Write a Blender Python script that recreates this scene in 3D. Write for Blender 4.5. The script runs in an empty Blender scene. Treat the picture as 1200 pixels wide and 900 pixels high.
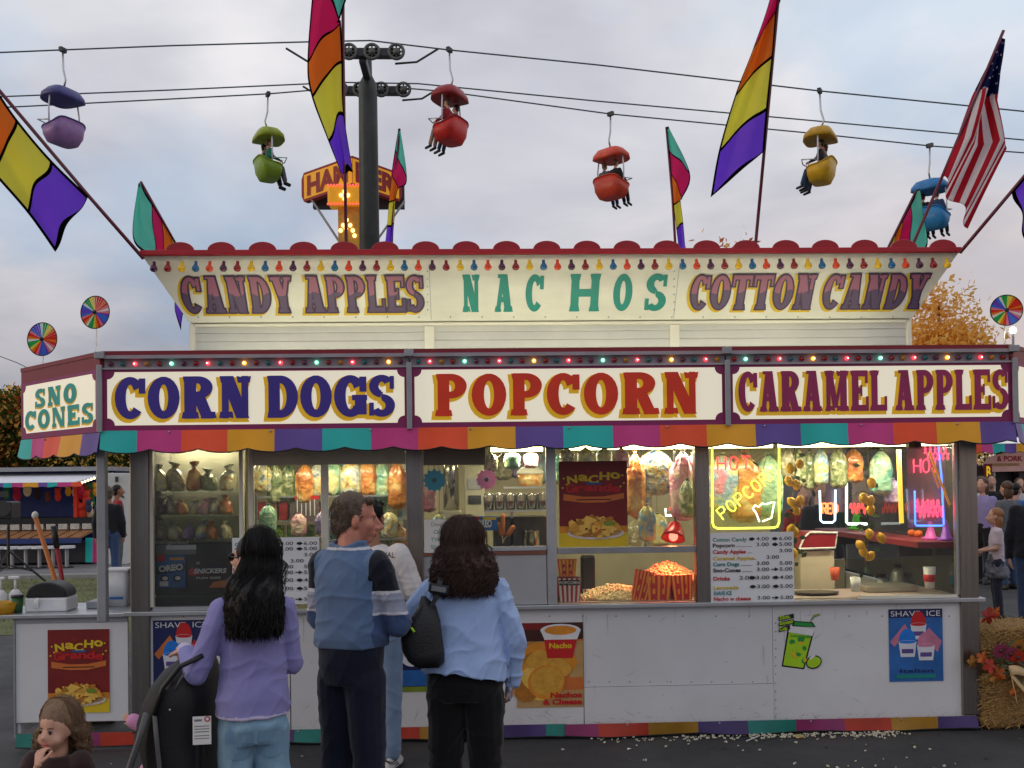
import bpy, math, random
from mathutils import Vector, Matrix, noise
SC = bpy.context.scene
COL = SC.collection
TMP = bpy.data.scenes.new('workbench')
R = math.radians
PI = math.pi
random.seed(7)

# ------------------------------------------------------------------ camera
FPX, CAMY, CAMZ = 1167.0, -6.69, 1.72
YAW, PITCH, ROLL, SHIFT = R(2.1), R(0.74), -0.0124, 0.0833
cam_d = bpy.data.cameras.new('camera'); cam = bpy.data.objects.new('camera', cam_d); COL.objects.link(cam)
cam_d.sensor_width = 36; cam_d.lens = FPX / 1200 * 36; cam_d.shift_y = SHIFT
cam_d.clip_start = .05; cam_d.clip_end = 3000
CR = Matrix.Rotation(-YAW, 3, 'Z') @ Matrix.Rotation(PI / 2 + PITCH, 3, 'X') @ Matrix.Rotation(ROLL, 3, 'Z')
cam.matrix_world = Matrix.Translation((0, CAMY, CAMZ)) @ CR.to_4x4()
SC.camera = cam

# ------------------------------------------------------------------ sky
world = bpy.data.worlds.new('World'); SC.world = world; world.use_nodes = True
SUN_EL, SUN_AZ = R(7), R(-105)          # azimuth from +Y towards +X
def build_world():
    nt = world.node_tree; N = nt.nodes; L = nt.links; N.clear()
    def n(t, **k):
        x = N.new(t)
        for a, b in k.items(): setattr(x, a, b)
        return x
    def mth(op, a, b=None, clamp=False):
        x = n('ShaderNodeMath', operation=op, use_clamp=clamp)
        for i, s in enumerate((a, b)):
            if s is None: continue
            if isinstance(s, (int, float)): x.inputs[i].default_value = s
            else: L.new(s, x.inputs[i])
        return x.outputs[0]
    def ramp(fac, stops, interp='LINEAR'):
        x = n('ShaderNodeValToRGB'); x.color_ramp.interpolation = interp
        e = x.color_ramp.elements
        while len(e) < len(stops): e.new(.5)
        for q, (p, c) in zip(e, stops): q.position = p; q.color = (*c, 1)
        L.new(fac, x.inputs[0]); return x.outputs[0]
    def mix(fac, a, b, bt='MIX'):
        x = n('ShaderNodeMix', data_type='RGBA', blend_type=bt)
        if isinstance(fac, float): x.inputs[0].default_value = fac
        else: L.new(fac, x.inputs[0])
        for i, s in ((6, a), (7, b)):
            if isinstance(s, tuple): x.inputs[i].default_value = (*s, 1)
            else: L.new(s, x.inputs[i])
        return x.outputs[2]
    tc = n('ShaderNodeTexCoord'); sep = n('ShaderNodeSeparateXYZ'); L.new(tc.outputs['Generated'], sep.inputs[0])
    x, y, z = sep.outputs
    zc = mth('ADD', mth('MAXIMUM', z, 0.0), .22)
    cmb = n('ShaderNodeCombineXYZ'); L.new(mth('DIVIDE', x, zc), cmb.inputs[0]); L.new(mth('DIVIDE', y, zc), cmb.inputs[1])
    def noi(scale, det, rough, dist, off):
        mp = n('ShaderNodeMapping'); mp.inputs['Location'].default_value = off
        L.new(cmb.outputs[0], mp.inputs[0])
        q = n('ShaderNodeTexNoise'); q.inputs['Scale'].default_value = scale; q.inputs['Detail'].default_value = det
        q.inputs['Roughness'].default_value = rough; q.inputs['Distortion'].default_value = dist
        L.new(mp.outputs[0], q.inputs['Vector']); return q.outputs['Fac']
    n1 = noi(1.5, 6, .50, .35, (20.2, 3.3, 0)); n2 = noi(.95, 7, .55, .3, (26.5, 5.61, 0)); n3 = noi(4.2, 4, .5, .2, (1.4, 2.2, 0))
    n1 = mth('ADD', mth('MULTIPLY', n1, .88), mth('MULTIPLY', n3, .12))
    cloud = ramp(n1, [(.35, (.57, .57, .645)), (.50, (.78, .78, .825)), (.62, (.99, .955, .965))])
    cloud = mix(mth('MULTIPLY', ramp(n2, [(.49, (0, 0, 0)), (.60, (1, 1, 1))]), .50), cloud, (.50, .70, .92))
    elev = ramp(z, [(.0, (.33, .33, .37)), (.13, (.56, .56, .60)), (.24, (.82, .82, .85)), (.40, (1, 1, 1))])
    cloud = mix(1.0, cloud, elev, 'MULTIPLY')
    az = ramp(mth('ADD', mth('MULTIPLY', x, 1.4), .3), [(.35, (0, 0, 0)), (.95, (1, 1, 1))])
    lo = ramp(z, [(.02, (1, 1, 1)), (.30, (0, 0, 0))])
    cloud = mix(mth('MULTIPLY', az, mth('MULTIPLY', lo, .85)), cloud, (.86, .66, .57))
    beh = ramp(mth('ADD', mth('MULTIPLY', y, .5), .5), [(.20, (.86, .86, .88)), (.55, (1, 1, 1))])
    cloud = mix(1.0, cloud, beh, 'MULTIPLY')
    sky = n('ShaderNodeTexSky', sky_type='NISHITA'); sky.sun_disc = False
    sky.sun_elevation = SUN_EL; sky.sun_rotation = SUN_AZ
    b1 = n('ShaderNodeBackground'); L.new(sky.outputs[0], b1.inputs[0]); b1.inputs[1].default_value = .10
    b2 = n('ShaderNodeBackground'); L.new(cloud, b2.inputs[0]); b2.inputs[1].default_value = 1.0
    ms = n('ShaderNodeMixShader'); ms.inputs[0].default_value = .92
    L.new(b1.outputs[0], ms.inputs[1]); L.new(b2.outputs[0], ms.inputs[2])
    out = n('ShaderNodeOutputWorld'); L.new(ms.outputs[0], out.inputs[0])
build_world()
sun_d = bpy.data.lights.new('sun', 'SUN'); sun_d.energy = .55; sun_d.angle = R(10); sun_d.color = (1, .74, .48)
sun = bpy.data.objects.new('sun', sun_d); COL.objects.link(sun)
sd = Vector((math.sin(SUN_AZ) * math.cos(SUN_EL), math.cos(SUN_AZ) * math.cos(SUN_EL), math.sin(SUN_EL)))
sun.rotation_euler = sd.to_track_quat('Z', 'Y').to_euler()
SC.view_settings.view_transform = 'Standard'; SC.view_settings.look = 'None'
SC.view_settings.exposure = 0.0; SC.view_settings.gamma = 1
try:
    SC.cycles.use_denoising = True; SC.cycles.max_bounces = 8; SC.cycles.transparent_max_bounces = 12
    SC.cycles.sample_clamp_indirect = 4
except Exception: pass

# ------------------------------------------------------------------ helpers
def U(px, py, Y):
    """point of the plane y = Y met by the sight line of photo pixel (px, py), 1200x900"""
    d = CR @ Vector(((px - 600) / FPX, (450 - py) / FPX + SHIFT * 1200 / FPX, -1))
    t = (Y - CAMY) / d.y
    return Vector((d.x * t, Y, CAMZ + d.z * t))
def ZZ(py, Y, px=600): return U(px, py, Y).z
def XX(px, Y, py=600): return U(px, py, Y).x
def lin(c): 
    c = c / 255
    return c / 12.92 if c <= .04045 else ((c + .055) / 1.055) ** 2.4
def C(r, g, b): return (lin(r), lin(g), lin(b))
MATS = {}
def nodes_of(m):
    m.use_nodes = True; nt = m.node_tree
    return nt, nt.nodes['Principled BSDF']
def M(name, col=(.5, .5, .5), rough=.5, metal=0, var=.10, scale=6, bump=0, bscale=60, emit=0, ecol=None, spec=.5, coat=0, stretch=(1, 1, 1), sheen=0, trans=0, alpha=1):
    if name in MATS: return MATS[name]
    m = bpy.data.materials.new(name); MATS[name] = m
    nt, p = nodes_of(m); N = nt.nodes; L = nt.links
    tc = N.new('ShaderNodeTexCoord'); mp = N.new('ShaderNodeMapping'); mp.inputs['Scale'].default_value = stretch
    L.new(tc.outputs['Object'], mp.inputs[0])
    nz = N.new('ShaderNodeTexNoise'); nz.inputs['Scale'].default_value = scale; nz.inputs['Detail'].default_value = 5
    nz.inputs['Roughness'].default_value = .62
    L.new(mp.outputs[0], nz.inputs['Vector'])
    rp = N.new('ShaderNodeValToRGB'); e = rp.color_ramp.elements
    e[0].position = .28; e[0].color = (*[max(0, c * (1 - var)) for c in col], 1)
    e[1].position = .74; e[1].color = (*[min(1, c * (1 + var)) for c in col], 1)
    L.new(nz.outputs['Fac'], rp.inputs[0]); L.new(rp.outputs[0], p.inputs['Base Color'])
    p.inputs['Roughness'].default_value = rough; p.inputs['Metallic'].default_value = metal
    p.inputs['Specular IOR Level'].default_value = spec
    if coat: p.inputs['Coat Weight'].default_value = coat; p.inputs['Coat Roughness'].default_value = .15
    if sheen: p.inputs['Sheen Weight'].default_value = sheen
    if trans: p.inputs['Transmission Weight'].default_value = trans
    if alpha < 1: p.inputs['Alpha'].default_value = alpha
    if bump:
        n2 = N.new('ShaderNodeTexNoise'); n2.inputs['Scale'].default_value = bscale; n2.inputs['Detail'].default_value = 4
        L.new(mp.outputs[0], n2.inputs['Vector'])
        bp = N.new('ShaderNodeBump'); bp.inputs['Strength'].default_value = bump; bp.inputs['Distance'].default_value = .01
        L.new(n2.outputs['Fac'], bp.inputs['Height']); L.new(bp.outputs[0], p.inputs['Normal'])
    if emit:
        if ecol: p.inputs['Emission Color'].default_value = (*ecol, 1)
        else: L.new(rp.outputs[0], p.inputs['Emission Color'])
        p.inputs['Emission Strength'].default_value = emit
    return m
def glow(name, col, strength):
    if name in MATS: return MATS[name]
    m = bpy.data.materials.new(name); MATS[name] = m
    nt, p = nodes_of(m)
    p.inputs['Base Color'].default_value = (*[c * .5 for c in col], 1)
    p.inputs['Emission Color'].default_value = (*col, 1); p.inputs['Emission Strength'].default_value = strength
    return m
def glassm(name, tint=(1, 1, 1), refl=.5, dirt=0.0):
    if name in MATS: return MATS[name]
    m = bpy.data.materials.new(name); MATS[name] = m; m.use_nodes = True
    nt = m.node_tree; N = nt.nodes; L = nt.links; N.clear()
    t = N.new('ShaderNodeBsdfTransparent'); t.inputs[0].default_value = (*tint, 1)
    g = N.new('ShaderNodeBsdfGlossy'); g.inputs['Roughness'].default_value = .03
    fr = N.new('ShaderNodeFresnel'); fr.inputs[0].default_value = 1.45
    mu = N.new('ShaderNodeMath'); mu.operation = 'MULTIPLY'; mu.inputs[1].default_value = refl * 2
    L.new(fr.outputs[0], mu.inputs[0])
    mx = N.new('ShaderNodeMixShader'); L.new(mu.outputs[0], mx.inputs[0]); L.new(t.outputs[0], mx.inputs[1]); L.new(g.outputs[0], mx.inputs[2])
    last = mx
    if dirt:
        d = N.new('ShaderNodeBsdfDiffuse'); d.inputs[0].default_value = (.7, .7, .68, 1)
        nz = N.new('ShaderNodeTexNoise'); nz.inputs['Scale'].default_value = 5; nz.inputs['Detail'].default_value = 6
        tc = N.new('ShaderNodeTexCoord'); L.new(tc.outputs['Object'], nz.inputs['Vector'])
        mm = N.new('ShaderNodeMath'); mm.operation = 'MULTIPLY'; mm.inputs[1].default_value = dirt * 2
        L.new(nz.outputs['Fac'], mm.inputs[0])
        m2 = N.new('ShaderNodeMixShader'); L.new(mm.outputs[0], m2.inputs[0]); L.new(mx.outputs[0], m2.inputs[1]); L.new(d.outputs[0], m2.inputs[2]); last = m2
    o = N.new('ShaderNodeOutputMaterial'); L.new(last.outputs[0], o.inputs[0])
    return m

def tag(o, label=None, cat=None, group=None, kind=None):
    if label: o['label'] = label
    if cat: o['category'] = cat
    if group: o['group'] = group
    if kind: o['kind'] = kind
    return o
def thing(name, label, cat, loc=(0, 0, 0), rz=0, group=None):
    o = bpy.data.objects.new(name, None); COL.objects.link(o); o.empty_display_size = .1
    o.matrix_basis = Matrix.Translation(loc) @ Matrix.Rotation(rz, 4, 'Z')
    return tag(o, label, cat, group)
def adopt(o, parent):
    o.parent = parent
    if parent.type == 'EMPTY': o.matrix_parent_inverse = parent.matrix_basis.inverted()
    return o
def kids(o): return [c for c in bpy.data.objects if c.parent == o]
def dup(root, label=None, parent=None):
    c = root.copy(); COL.objects.link(c)
    if parent: c.parent = parent
    for ch in kids(root): dup(ch, None, c)
    if label: c['label'] = label
    return c
class B:
    def __init__(s): s.v = []; s.f = []; s.m = []
    def add(s, vs, fs, mi=0):
        o = len(s.v); s.v += [tuple(v) for v in vs]; s.f += [tuple(i + o for i in f) for f in fs]; s.m += [mi] * len(fs)
        return s
    def box(s, x0, x1, y0, y1, z0, z1, mi=0, X=None):
        vs = [Vector((x, y, z)) for x in (x0, x1) for y in (y0, y1) for z in (z0, z1)]
        if X is not None: vs = [X @ v for v in vs]
        return s.add(vs, [(0, 1, 3, 2), (4, 6, 7, 5), (0, 4, 5, 1), (2, 3, 7, 6), (0, 2, 6, 4), (1, 5, 7, 3)], mi)
    def quad(s, a, b, c, d, mi=0): return s.add([a, b, c, d], [(0, 1, 2, 3)], mi)
    def poly(s, pts, mi=0): return s.add(pts, [tuple(range(len(pts)))], mi)
    def rings(s, rs, mi=0, caps=True, closed=True):
        n = len(rs[0]); vs = [p for r in rs for p in r]; fs = []
        for i in range(len(rs) - 1):
            for j in range(n if closed else n - 1):
                k = (j + 1) % n
                fs.append((i * n + j, i * n + k, (i + 1) * n + k, (i + 1) * n + j))
        if caps: fs.append(tuple(range(n - 1, -1, -1))); fs.append(tuple(range((len(rs) - 1) * n, len(rs) * n)))
        return s.add(vs, fs, mi)
    def tube(s, pts, r, n=8, mi=0, caps=True):
        pts = [Vector(p) for p in pts]; rr = r if isinstance(r, (list, tuple)) else [r] * len(pts)
        t0 = (pts[1] - pts[0]).normalized()
        a = t0.orthogonal().normalized(); rs = []
        for i, p in enumerate(pts):
            t = (pts[min(i + 1, len(pts) - 1)] - pts[max(i - 1, 0)])
            t = t.normalized() if t.length > 1e-9 else t0
            a = (a - t * a.dot(t)); a = a.normalized() if a.length > 1e-6 else t.orthogonal().normalized()
            b = t.cross(a)
            rs.append([p + (a * math.cos(2 * PI * j / n) + b * math.sin(2 * PI * j / n)) * rr[i] for j in range(n)])
        return s.rings(rs, mi, caps)
    def cyl(s, p0, p1, r0, r1=None, n=16, mi=0): return s.tube([p0, p1], [r0, r0 if r1 is None else r1], n, mi)
    def lathe(s, c, prof, n=20, mi=0, X=None):
        c = Vector(c); rs = []
        for r, z in prof:
            ring = [Vector((r * math.cos(2 * PI * j / n), r * math.sin(2 * PI * j / n), z)) for j in range(n)]
            if X is not None: ring = [X @ p for p in ring]
            rs.append([c + p for p in ring])
        return s.rings(rs, mi)
    def ball(s, c, r, n=14, m=9, mi=0, X=None):
        if not isinstance(r, (tuple, list)): r = (r, r, r)
        c = Vector(c); rs = []
        for i in range(m):
            a = -PI / 2 + PI * (i + .35 * (i == 0) - .35 * (i == m - 1)) / (m - 1)
            ring = [Vector((r[0] * math.cos(a) * math.cos(2 * PI * j / n), r[1] * math.cos(a) * math.sin(2 * PI * j / n), r[2] * math.sin(a))) for j in range(n)]
            if X is not None: ring = [X @ p for p in ring]
            rs.append([c + p for p in ring])
        return s.rings(rs, mi)
    def caps_(s, p0, r0, p1, r1, n=14, mi=0):
        p0 = Vector(p0); p1 = Vector(p1); t = (p1 - p0).normalized(); q = []; rr = []
        for k in range(4):
            a = PI / 2 * (1 - (k + .3) / 4.3); q.append(p0 - t * r0 * math.sin(a)); rr.append(r0 * math.cos(a))
        q += [p0, p1]; rr += [r0, r1]
        for k in range(4):
            a = PI / 2 * (k + 1) / 4.3; q.append(p1 + t * r1 * math.sin(a)); rr.append(r1 * math.cos(a))
        return s.tube(q, rr, n, mi)
    def oval(s, rs, n=24, mi=0, sup=2.0):
        """loft of upright ellipses (cx, cy, z, rx, ry)"""
        out = []
        for cx, cy, z, rx, ry in rs:
            ring = []
            for j in range(n):
                a = 2 * PI * j / n; c, q = math.cos(a), math.sin(a)
                ring.append(Vector((cx + rx * math.copysign(abs(c) ** (2 / sup), c), cy + ry * math.copysign(abs(q) ** (2 / sup), q), z)))
            out.append(ring)
        return s.rings(out, mi)
    def obj(s, name, mats, parent=None, smooth=False, bevel=0, seg=2):
        me = bpy.data.meshes.new(name); me.from_pydata(s.v, [], s.f)
        if not isinstance(mats, (list, tuple)): mats = [mats]
        for m in mats: me.materials.append(m)
        if len(mats) > 1: me.polygons.foreach_set('material_index', s.m)
        if smooth: me.polygons.foreach_set('use_smooth', [True] * len(me.polygons))
        me.update()
        o = bpy.data.objects.new(name, me); COL.objects.link(o)
        if parent: adopt(o, parent)
        if bevel:
            b = o.modifiers.new('bevel', 'BEVEL'); b.width = bevel; b.segments = seg; b.limit_method = 'ANGLE'; b.angle_limit = R(40)
        return o
def fix_normals(o):
    import bmesh
    bm = bmesh.new(); bm.from_mesh(o.data); bmesh.ops.recalc_face_normals(bm, faces=bm.faces); bm.to_mesh(o.data); bm.free(); return o
def remesh(o, vox, it=4, fac=.5, wr=None, sm=True):
    md = o.modifiers.new('r', 'REMESH'); md.mode = 'VOXEL'; md.voxel_size = vox; md.use_smooth_shade = True
    if it:
        s = o.modifiers.new('s', 'SMOOTH'); s.iterations = it; s.factor = fac
    TMP.collection.objects.link(o); vl = TMP.view_layers[0]; vl.update(); dg = vl.depsgraph
    me = bpy.data.meshes.new_from_object(o.evaluated_get(dg)); TMP.collection.objects.unlink(o)
    old = o.data; mats = list(old.materials); o.modifiers.clear(); o.data = me
    me.materials.clear()
    for m in mats: me.materials.append(m)
    me.polygons.foreach_set('material_index', [0] * len(me.polygons))
    bpy.data.meshes.remove(old)
    if wr:
        nn = [v.normal.copy() for v in me.vertices]; cc = [v.co.copy() for v in me.vertices]; out = []
        for c, q in zip(cc, nn): out += list(c + q * wr(c))
        me.vertices.foreach_set('co', out)
    me.polygons.foreach_set('use_smooth', [True] * len(me.polygons)); me.update()
    return o
def paint(o, fn):
    me = o.data; me.polygons.foreach_set('material_index', [fn(p.center, p.normal) for p in me.polygons]); me.update()

class Pl:
    """a drawing plane: u right, v up, w towards the viewer"""
    def __init__(s, O, X=(1, 0, 0), Z=(0, 0, 1)):
        s.O = Vector(O); s.X = Vector(X).normalized(); s.Z = Vector(Z).normalized(); s.N = s.X.cross(s.Z).normalized()
    def p(s, u, v, w=0): return s.O + s.X * u + s.Z * v + s.N * w
    def poly(s, b, pts, w=0, mi=0): return b.poly([s.p(u, v, w) for u, v in pts], mi)
    def slab(s, b, pts, w0, w1, mi=0):
        n = len(pts); vs = [s.p(u, v, w0) for u, v in pts] + [s.p(u, v, w1) for u, v in pts]
        return b.add(vs, [tuple(range(n - 1, -1, -1)), tuple(range(n, 2 * n))] + [(i, (i + 1) % n, n + (i + 1) % n, n + i) for i in range(n)], mi)
    def rect(s, b, u0, u1, v0, v1, w=0, mi=0): return s.poly(b, [(u0, v0), (u1, v0), (u1, v1), (u0, v1)], w, mi)
    def board(s, b, u0, u1, v0, v1, w0, w1, mi=0): return s.slab(b, [(u0, v0), (u1, v0), (u1, v1), (u0, v1)], w0, w1, mi)
    def ell(s, b, cu, cv, ru, rv, w=0, mi=0, n=24, rot=0, a0=0, a1=2 * PI):
        pts = []
        for i in range(n):
            a = a0 + (a1 - a0) * i / (n if abs(a1 - a0 - 2 * PI) < 1e-6 else n - 1)
            x, y = ru * math.cos(a), rv * math.sin(a)
            pts.append((cu + x * math.cos(rot) - y * math.sin(rot), cv + x * math.sin(rot) + y * math.cos(rot)))
        return s.poly(b, pts, w, mi)
def front(px0, py0, Y): return Pl(U(px0, py0, Y))
TXT = {}
def text2d(t, bold):
    k = (t, bold)
    if k not in TXT:
        cu = bpy.data.curves.new('t', 'FONT'); cu.body = t; cu.size = 1; cu.offset = bold; cu.resolution_u = 4
        ob = bpy.data.objects.new('t', cu); TMP.collection.objects.link(ob); TMP.view_layers[0].update()
        dg = TMP.view_layers[0].depsgraph; me = bpy.data.meshes.new_from_object(ob.evaluated_get(dg))
        vs = [(v.co.x, v.co.y) for v in me.vertices]; fs = [tuple(p.vertices) for p in me.polygons]
        bpy.data.objects.remove(ob); bpy.data.meshes.remove(me); bpy.data.curves.remove(cu)
        x0 = min(v[0] for v in vs); x1 = max(v[0] for v in vs)
        TXT[k] = ([(x - x0, y) for x, y in vs], fs, x1 - x0)
    return TXT[k]
def text(b, pl, t, u, v, h, width=None, w=.001, mi=0, bold=.012, align='L', shear=0, rot=0, warp=None):
    vs, fs, W = text2d(t, bold); k = h / .70; kx = (width / W) if width else k
    off = {'L': 0, 'C': -.5 * W * kx, 'R': -W * kx}[align]; pts = []
    for x, y in vs:
        a = off + x * kx + shear * y * k; c = y * k
        if warp: a, c = warp(a, c)
        if rot: a, c = a * math.cos(rot) - c * math.sin(rot), a * math.sin(rot) + c * math.cos(rot)
        pts.append(pl.p(u + a, v + c, w))
    b.add(pts, fs, mi)
    return W * kx

# ------------------------------------------------------------------ fairground slab lettering
def glyph(ch, W, t, s, o, e):
    P = []; th = s * 1.15
    def bar(x0, y0, x1, y1): P.append([[(x0 - e, y0 - e), (x1 + e, y0 - e), (x1 + e, y1 + e), (x0 - e, y1 + e)]])
    def dia(xb, xt, y0, y1, w):
        k = e * math.hypot(1, (xt - xb) / (y1 - y0)); h = w / 2 + k; q = (xt - xb) / (y1 - y0) * e
        P.append([[(xb - h - q, y0 - e), (xb + h - q, y0 - e), (xt + h + q, y1 + e), (xt - h + q, y1 + e)]])
    def foot(cx, w, top=False):
        l, r = cx - w / 2 - e, cx + w / 2 + e; d = .035
        if top: P.append([[(l, 1 + e), (cx, 1 - d + e), (cx, 1 - s - e), (l + .03, 1 - s - e)], [(cx, 1 - d + e), (r, 1 + e), (r - .03, 1 - s - e), (cx, 1 - s - e)]])
        else: P.append([[(l + .03, s + e), (cx, s + e), (cx, d - e), (l, -e)], [(cx, s + e), (r - .03, s + e), (r, -e), (cx, d - e)]])
    def ring(cx, cy, rx, ry, a0, a1, tx, ty, n=22):
        q = []
        full = abs(a1 - a0) >= 359
        ea = 0 if full else math.degrees(e / max(rx, ry)); a0 -= ea; a1 += ea
        for i in range(n + 1):
            a = R(a0 + (a1 - a0) * i / n); c, z = math.cos(a), math.sin(a)
            q.append(((cx + (rx + e) * c, cy + (ry + e) * z), (cx + max(.004, rx - tx - e) * c, cy + max(.004, ry - ty - e) * z)))
        P.append([[q[i][0], q[i + 1][0], q[i + 1][1], q[i][1]] for i in range(n)])
    sw = t + 2 * o; xl = o + t / 2; xr = W - o - t / 2
    if ch == 'A':
        dia(o + t * .4, W / 2 - t * .1, .0, 1, t * .62); dia(xr, W / 2 + t * .05, 0, 1, t); bar(W * .3, .26, W * .7, .26 + th * .8)
        foot(o + t * .4, t * .62 + 2 * o); foot(xr, sw)
        bar(W / 2 - t * .8, 1 - s * .6, W / 2 + t * .5, 1)
    elif ch in 'CG':
        ring(W / 2, .5, W / 2, .5, 34, 318, t, th); bar(W - t * .60, .60, W, .96)
        if ch == 'G': bar(W - t, .06, W, .44); bar(W - t - o * 1.2, .40, W + o * .3, .40 + s * .8)
    elif ch == 'D':
        bar(o, 0, o + t, 1); foot(xl - o * .3, sw * .8); foot(xl - o * .3, sw * .8, True); m = W * .45
        ring(m, .5, W - m, .5, -90, 90, t, th); bar(o + t, 0, m, th); bar(o + t, 1 - th, m, 1)
    elif ch in 'EL':
        bar(o, 0, o + t, 1); foot(xl, sw); foot(xl, sw, True); bar(o, 0, W, th); bar(W - t * .42, 0, W, .36)
        if ch == 'E': bar(o, 1 - th, W * .96, 1); bar(W * .96 - t * .42, .68, W * .96, 1); bar(o, .5 - th / 2, W * .66, .5 + th / 2); bar(W * .66 - t * .3, .36, W * .66, .64)
    elif ch == 'H':
        for x in (xl, xr): bar(x - t / 2, 0, x + t / 2, 1); foot(x, sw); foot(x, sw, True)
        bar(xl, .5 - th * .55, xr, .5 + th * .55)
    elif ch == 'M':
        bar(xl - t * .40, 0, xl + t * .05, 1); bar(xr - t * .28, 0, xr + t * .45, 1)
        dia(W * .47, xl - t * .05, .08, 1, t * .62); dia(W * .47, xr, .08, 1, t * .34)
        foot(xl, sw * .8); foot(xr, sw); foot(xl - .01, sw * .8, True); foot(xr, sw, True)
    elif ch == 'N':
        bar(xl - t * .35, 0, xl + t * .2, 1); bar(xr - t * .2, 0, xr + t * .35, 1); dia(xr - t * .1, xl + t * .05, 0, 1, t * 1.05)
        foot(xl, sw * .85); foot(xr, sw * .85, True); foot(xl - .01, sw * .7, True)
    elif ch == 'O': ring(W / 2, .5, W / 2, .5, 0, 360, t, th)
    elif ch in 'PR':
        bar(o, 0, o + t, 1); foot(xl, sw * 1.05); foot(xl - o * .3, sw * .8, True); m = W * .48; cy = .71 if ch == 'P' else .735; ry = 1 - cy
        ring(m, cy, W * (.98 if ch == 'P' else .92) - m, ry, -90, 90, t, th * .92); bar(o + t, 1 - th * .92, m, 1); bar(o + t, cy - ry, m, cy - ry + th * .92)
        if ch == 'R': dia(xr + o * .3, W * .52, 0, .5, t * 1.02); foot(xr + o * .6, sw * .95)
    elif ch == 'S':
        ring(W / 2, .73, W / 2 * .96, .27, 30, 265, t, th * .9); ring(W / 2, .27, W / 2, .27, -150, 85, t, th * .9)
        bar(W * .48, .5 - th * .5, W * .54, .5 + th * .5)
        bar(W - t * .55, .66, W * .97, .97); bar(0.01, .03, t * .55, .34)
    elif ch == 'T':
        bar(W / 2 - t / 2, 0, W / 2 + t / 2, 1); foot(W / 2, sw); bar(0, 1 - th, W, 1); bar(0, .66, t * .42, 1); bar(W - t * .42, .66, W, 1)
    elif ch == 'Y':
        bar(W / 2 - t / 2, 0, W / 2 + t / 2, .46); foot(W / 2, sw); dia(W / 2 - t * .05, xl - o * .3, .40, 1, t); dia(W / 2 + t * .1, xr + o * .4, .40, 1, t * .62)
        foot(xl - o * .3, sw, True); foot(xr + o * .4, sw * .75, True)
    return P
WID = dict(zip('ACDEGHLMNOPRSTY', (.86, .80, .84, .78, .86, .95, .74, 1.08, .92, .84, .78, .88, .70, .86, .90)))
def slabword(b, pl, word, u0, u1, v0, v1, layers, t=.25, gap=.07, space=.34, s=.14, o=.05, cond=1.0, spots=None):
    """layers: (inflate, du, dv, w, material) ; spots: fixed left edges of letters as fractions"""
    h = v1 - v0; ws = [WID.get(c, 0) for c in word]; tot = 0; xs = []
    for c, w in zip(word, ws):
        xs.append(tot); tot += (space if c == ' ' else w + gap)
    tot -= gap; kx = (u1 - u0) / (tot * h)
    for e, du, dv, w, mi in layers:
        i = 0
        for n_, (c, wd, x) in enumerate(zip(word, ws, xs)):
            if c == ' ': continue
            x0 = x * kx; W = wd * kx
            if spots: x0 = spots[n_][0] * (u1 - u0) / h; W = spots[n_][1] * (u1 - u0) / h
            for prim in glyph(c, W, min(t, W * .36), s, o, e):
                i += 1
                for q in prim: pl.poly(b, [(u0 + (x0 + x_ + du) * h, v0 + (y_ + dv) * h) for x_, y_ in q], w + .00006 * (i % 40), mi)
ORD = ['first', 'second', 'third', 'fourth', 'fifth', 'sixth', 'seventh', 'eighth', 'ninth', 'tenth', 'eleventh', 'twelfth']
# ------------------------------------------------------------------ materials
white = M('white_sheet', (.69, .69, .70), .34, var=.09, scale=1.3, bump=.35, bscale=2.2)
cream = M('cream_paint', (.74, .72, .62), .4, var=.06, scale=2)
steel = M('brushed_steel', (.46, .43, .40), .34, 1, var=.14, scale=3, stretch=(30, 30, 1), bump=.02)
alu = M('aluminium', (.56, .57, .58), .38, .9, var=.12, scale=4)
galv = M('grey_metal', (.33, .34, .36), .5, .4, var=.15, scale=5)
dark = M('dark_metal', (.05, .05, .055), .5, .3)
black = M('black_plastic', (.012, .012, .013), .45)
maroon = M('maroon_paint', C(130, 18, 36), .45, var=.12)
magenta = M('magenta_frame', C(138, 32, 92), .45, var=.10)
AWN = [M('teal_vinyl', C(20, 184, 176), .42, var=.10, scale=3, bump=.04, bscale=6), M('magenta_vinyl', C(206, 52, 132), .42, var=.10, scale=3, bump=.04, bscale=6),
       M('orange_vinyl', C(246, 82, 30), .42, var=.10, scale=3, bump=.04, bscale=6), M('gold_vinyl', C(238, 166, 12), .42, var=.10, scale=3, bump=.04, bscale=6),
       M('purple_vinyl', C(100, 74, 156), .42, var=.10, scale=3, bump=.04, bscale=6)]
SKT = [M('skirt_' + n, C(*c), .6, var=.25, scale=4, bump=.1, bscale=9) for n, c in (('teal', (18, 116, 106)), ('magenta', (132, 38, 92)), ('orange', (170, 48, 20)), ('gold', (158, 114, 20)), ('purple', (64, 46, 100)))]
AWN_E = M('black_binding', (.012, .012, .014), .7)
lemon = M('lemon_skin', C(250, 182, 6), .42, var=.12, bump=.3, bscale=90)
leafg = M('leaf_green', (.035, .09, .022), .5, var=.3)
redp = M('red_plastic', C(180, 22, 26), .35)
paper = M('white_paper', (.74, .74, .73), .7, var=.04)
ink = M('black_ink', (.02, .02, .024), .6)
wood = M('handle_wood', C(196, 112, 40), .5, var=.2, stretch=(8, 8, 1))

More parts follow.
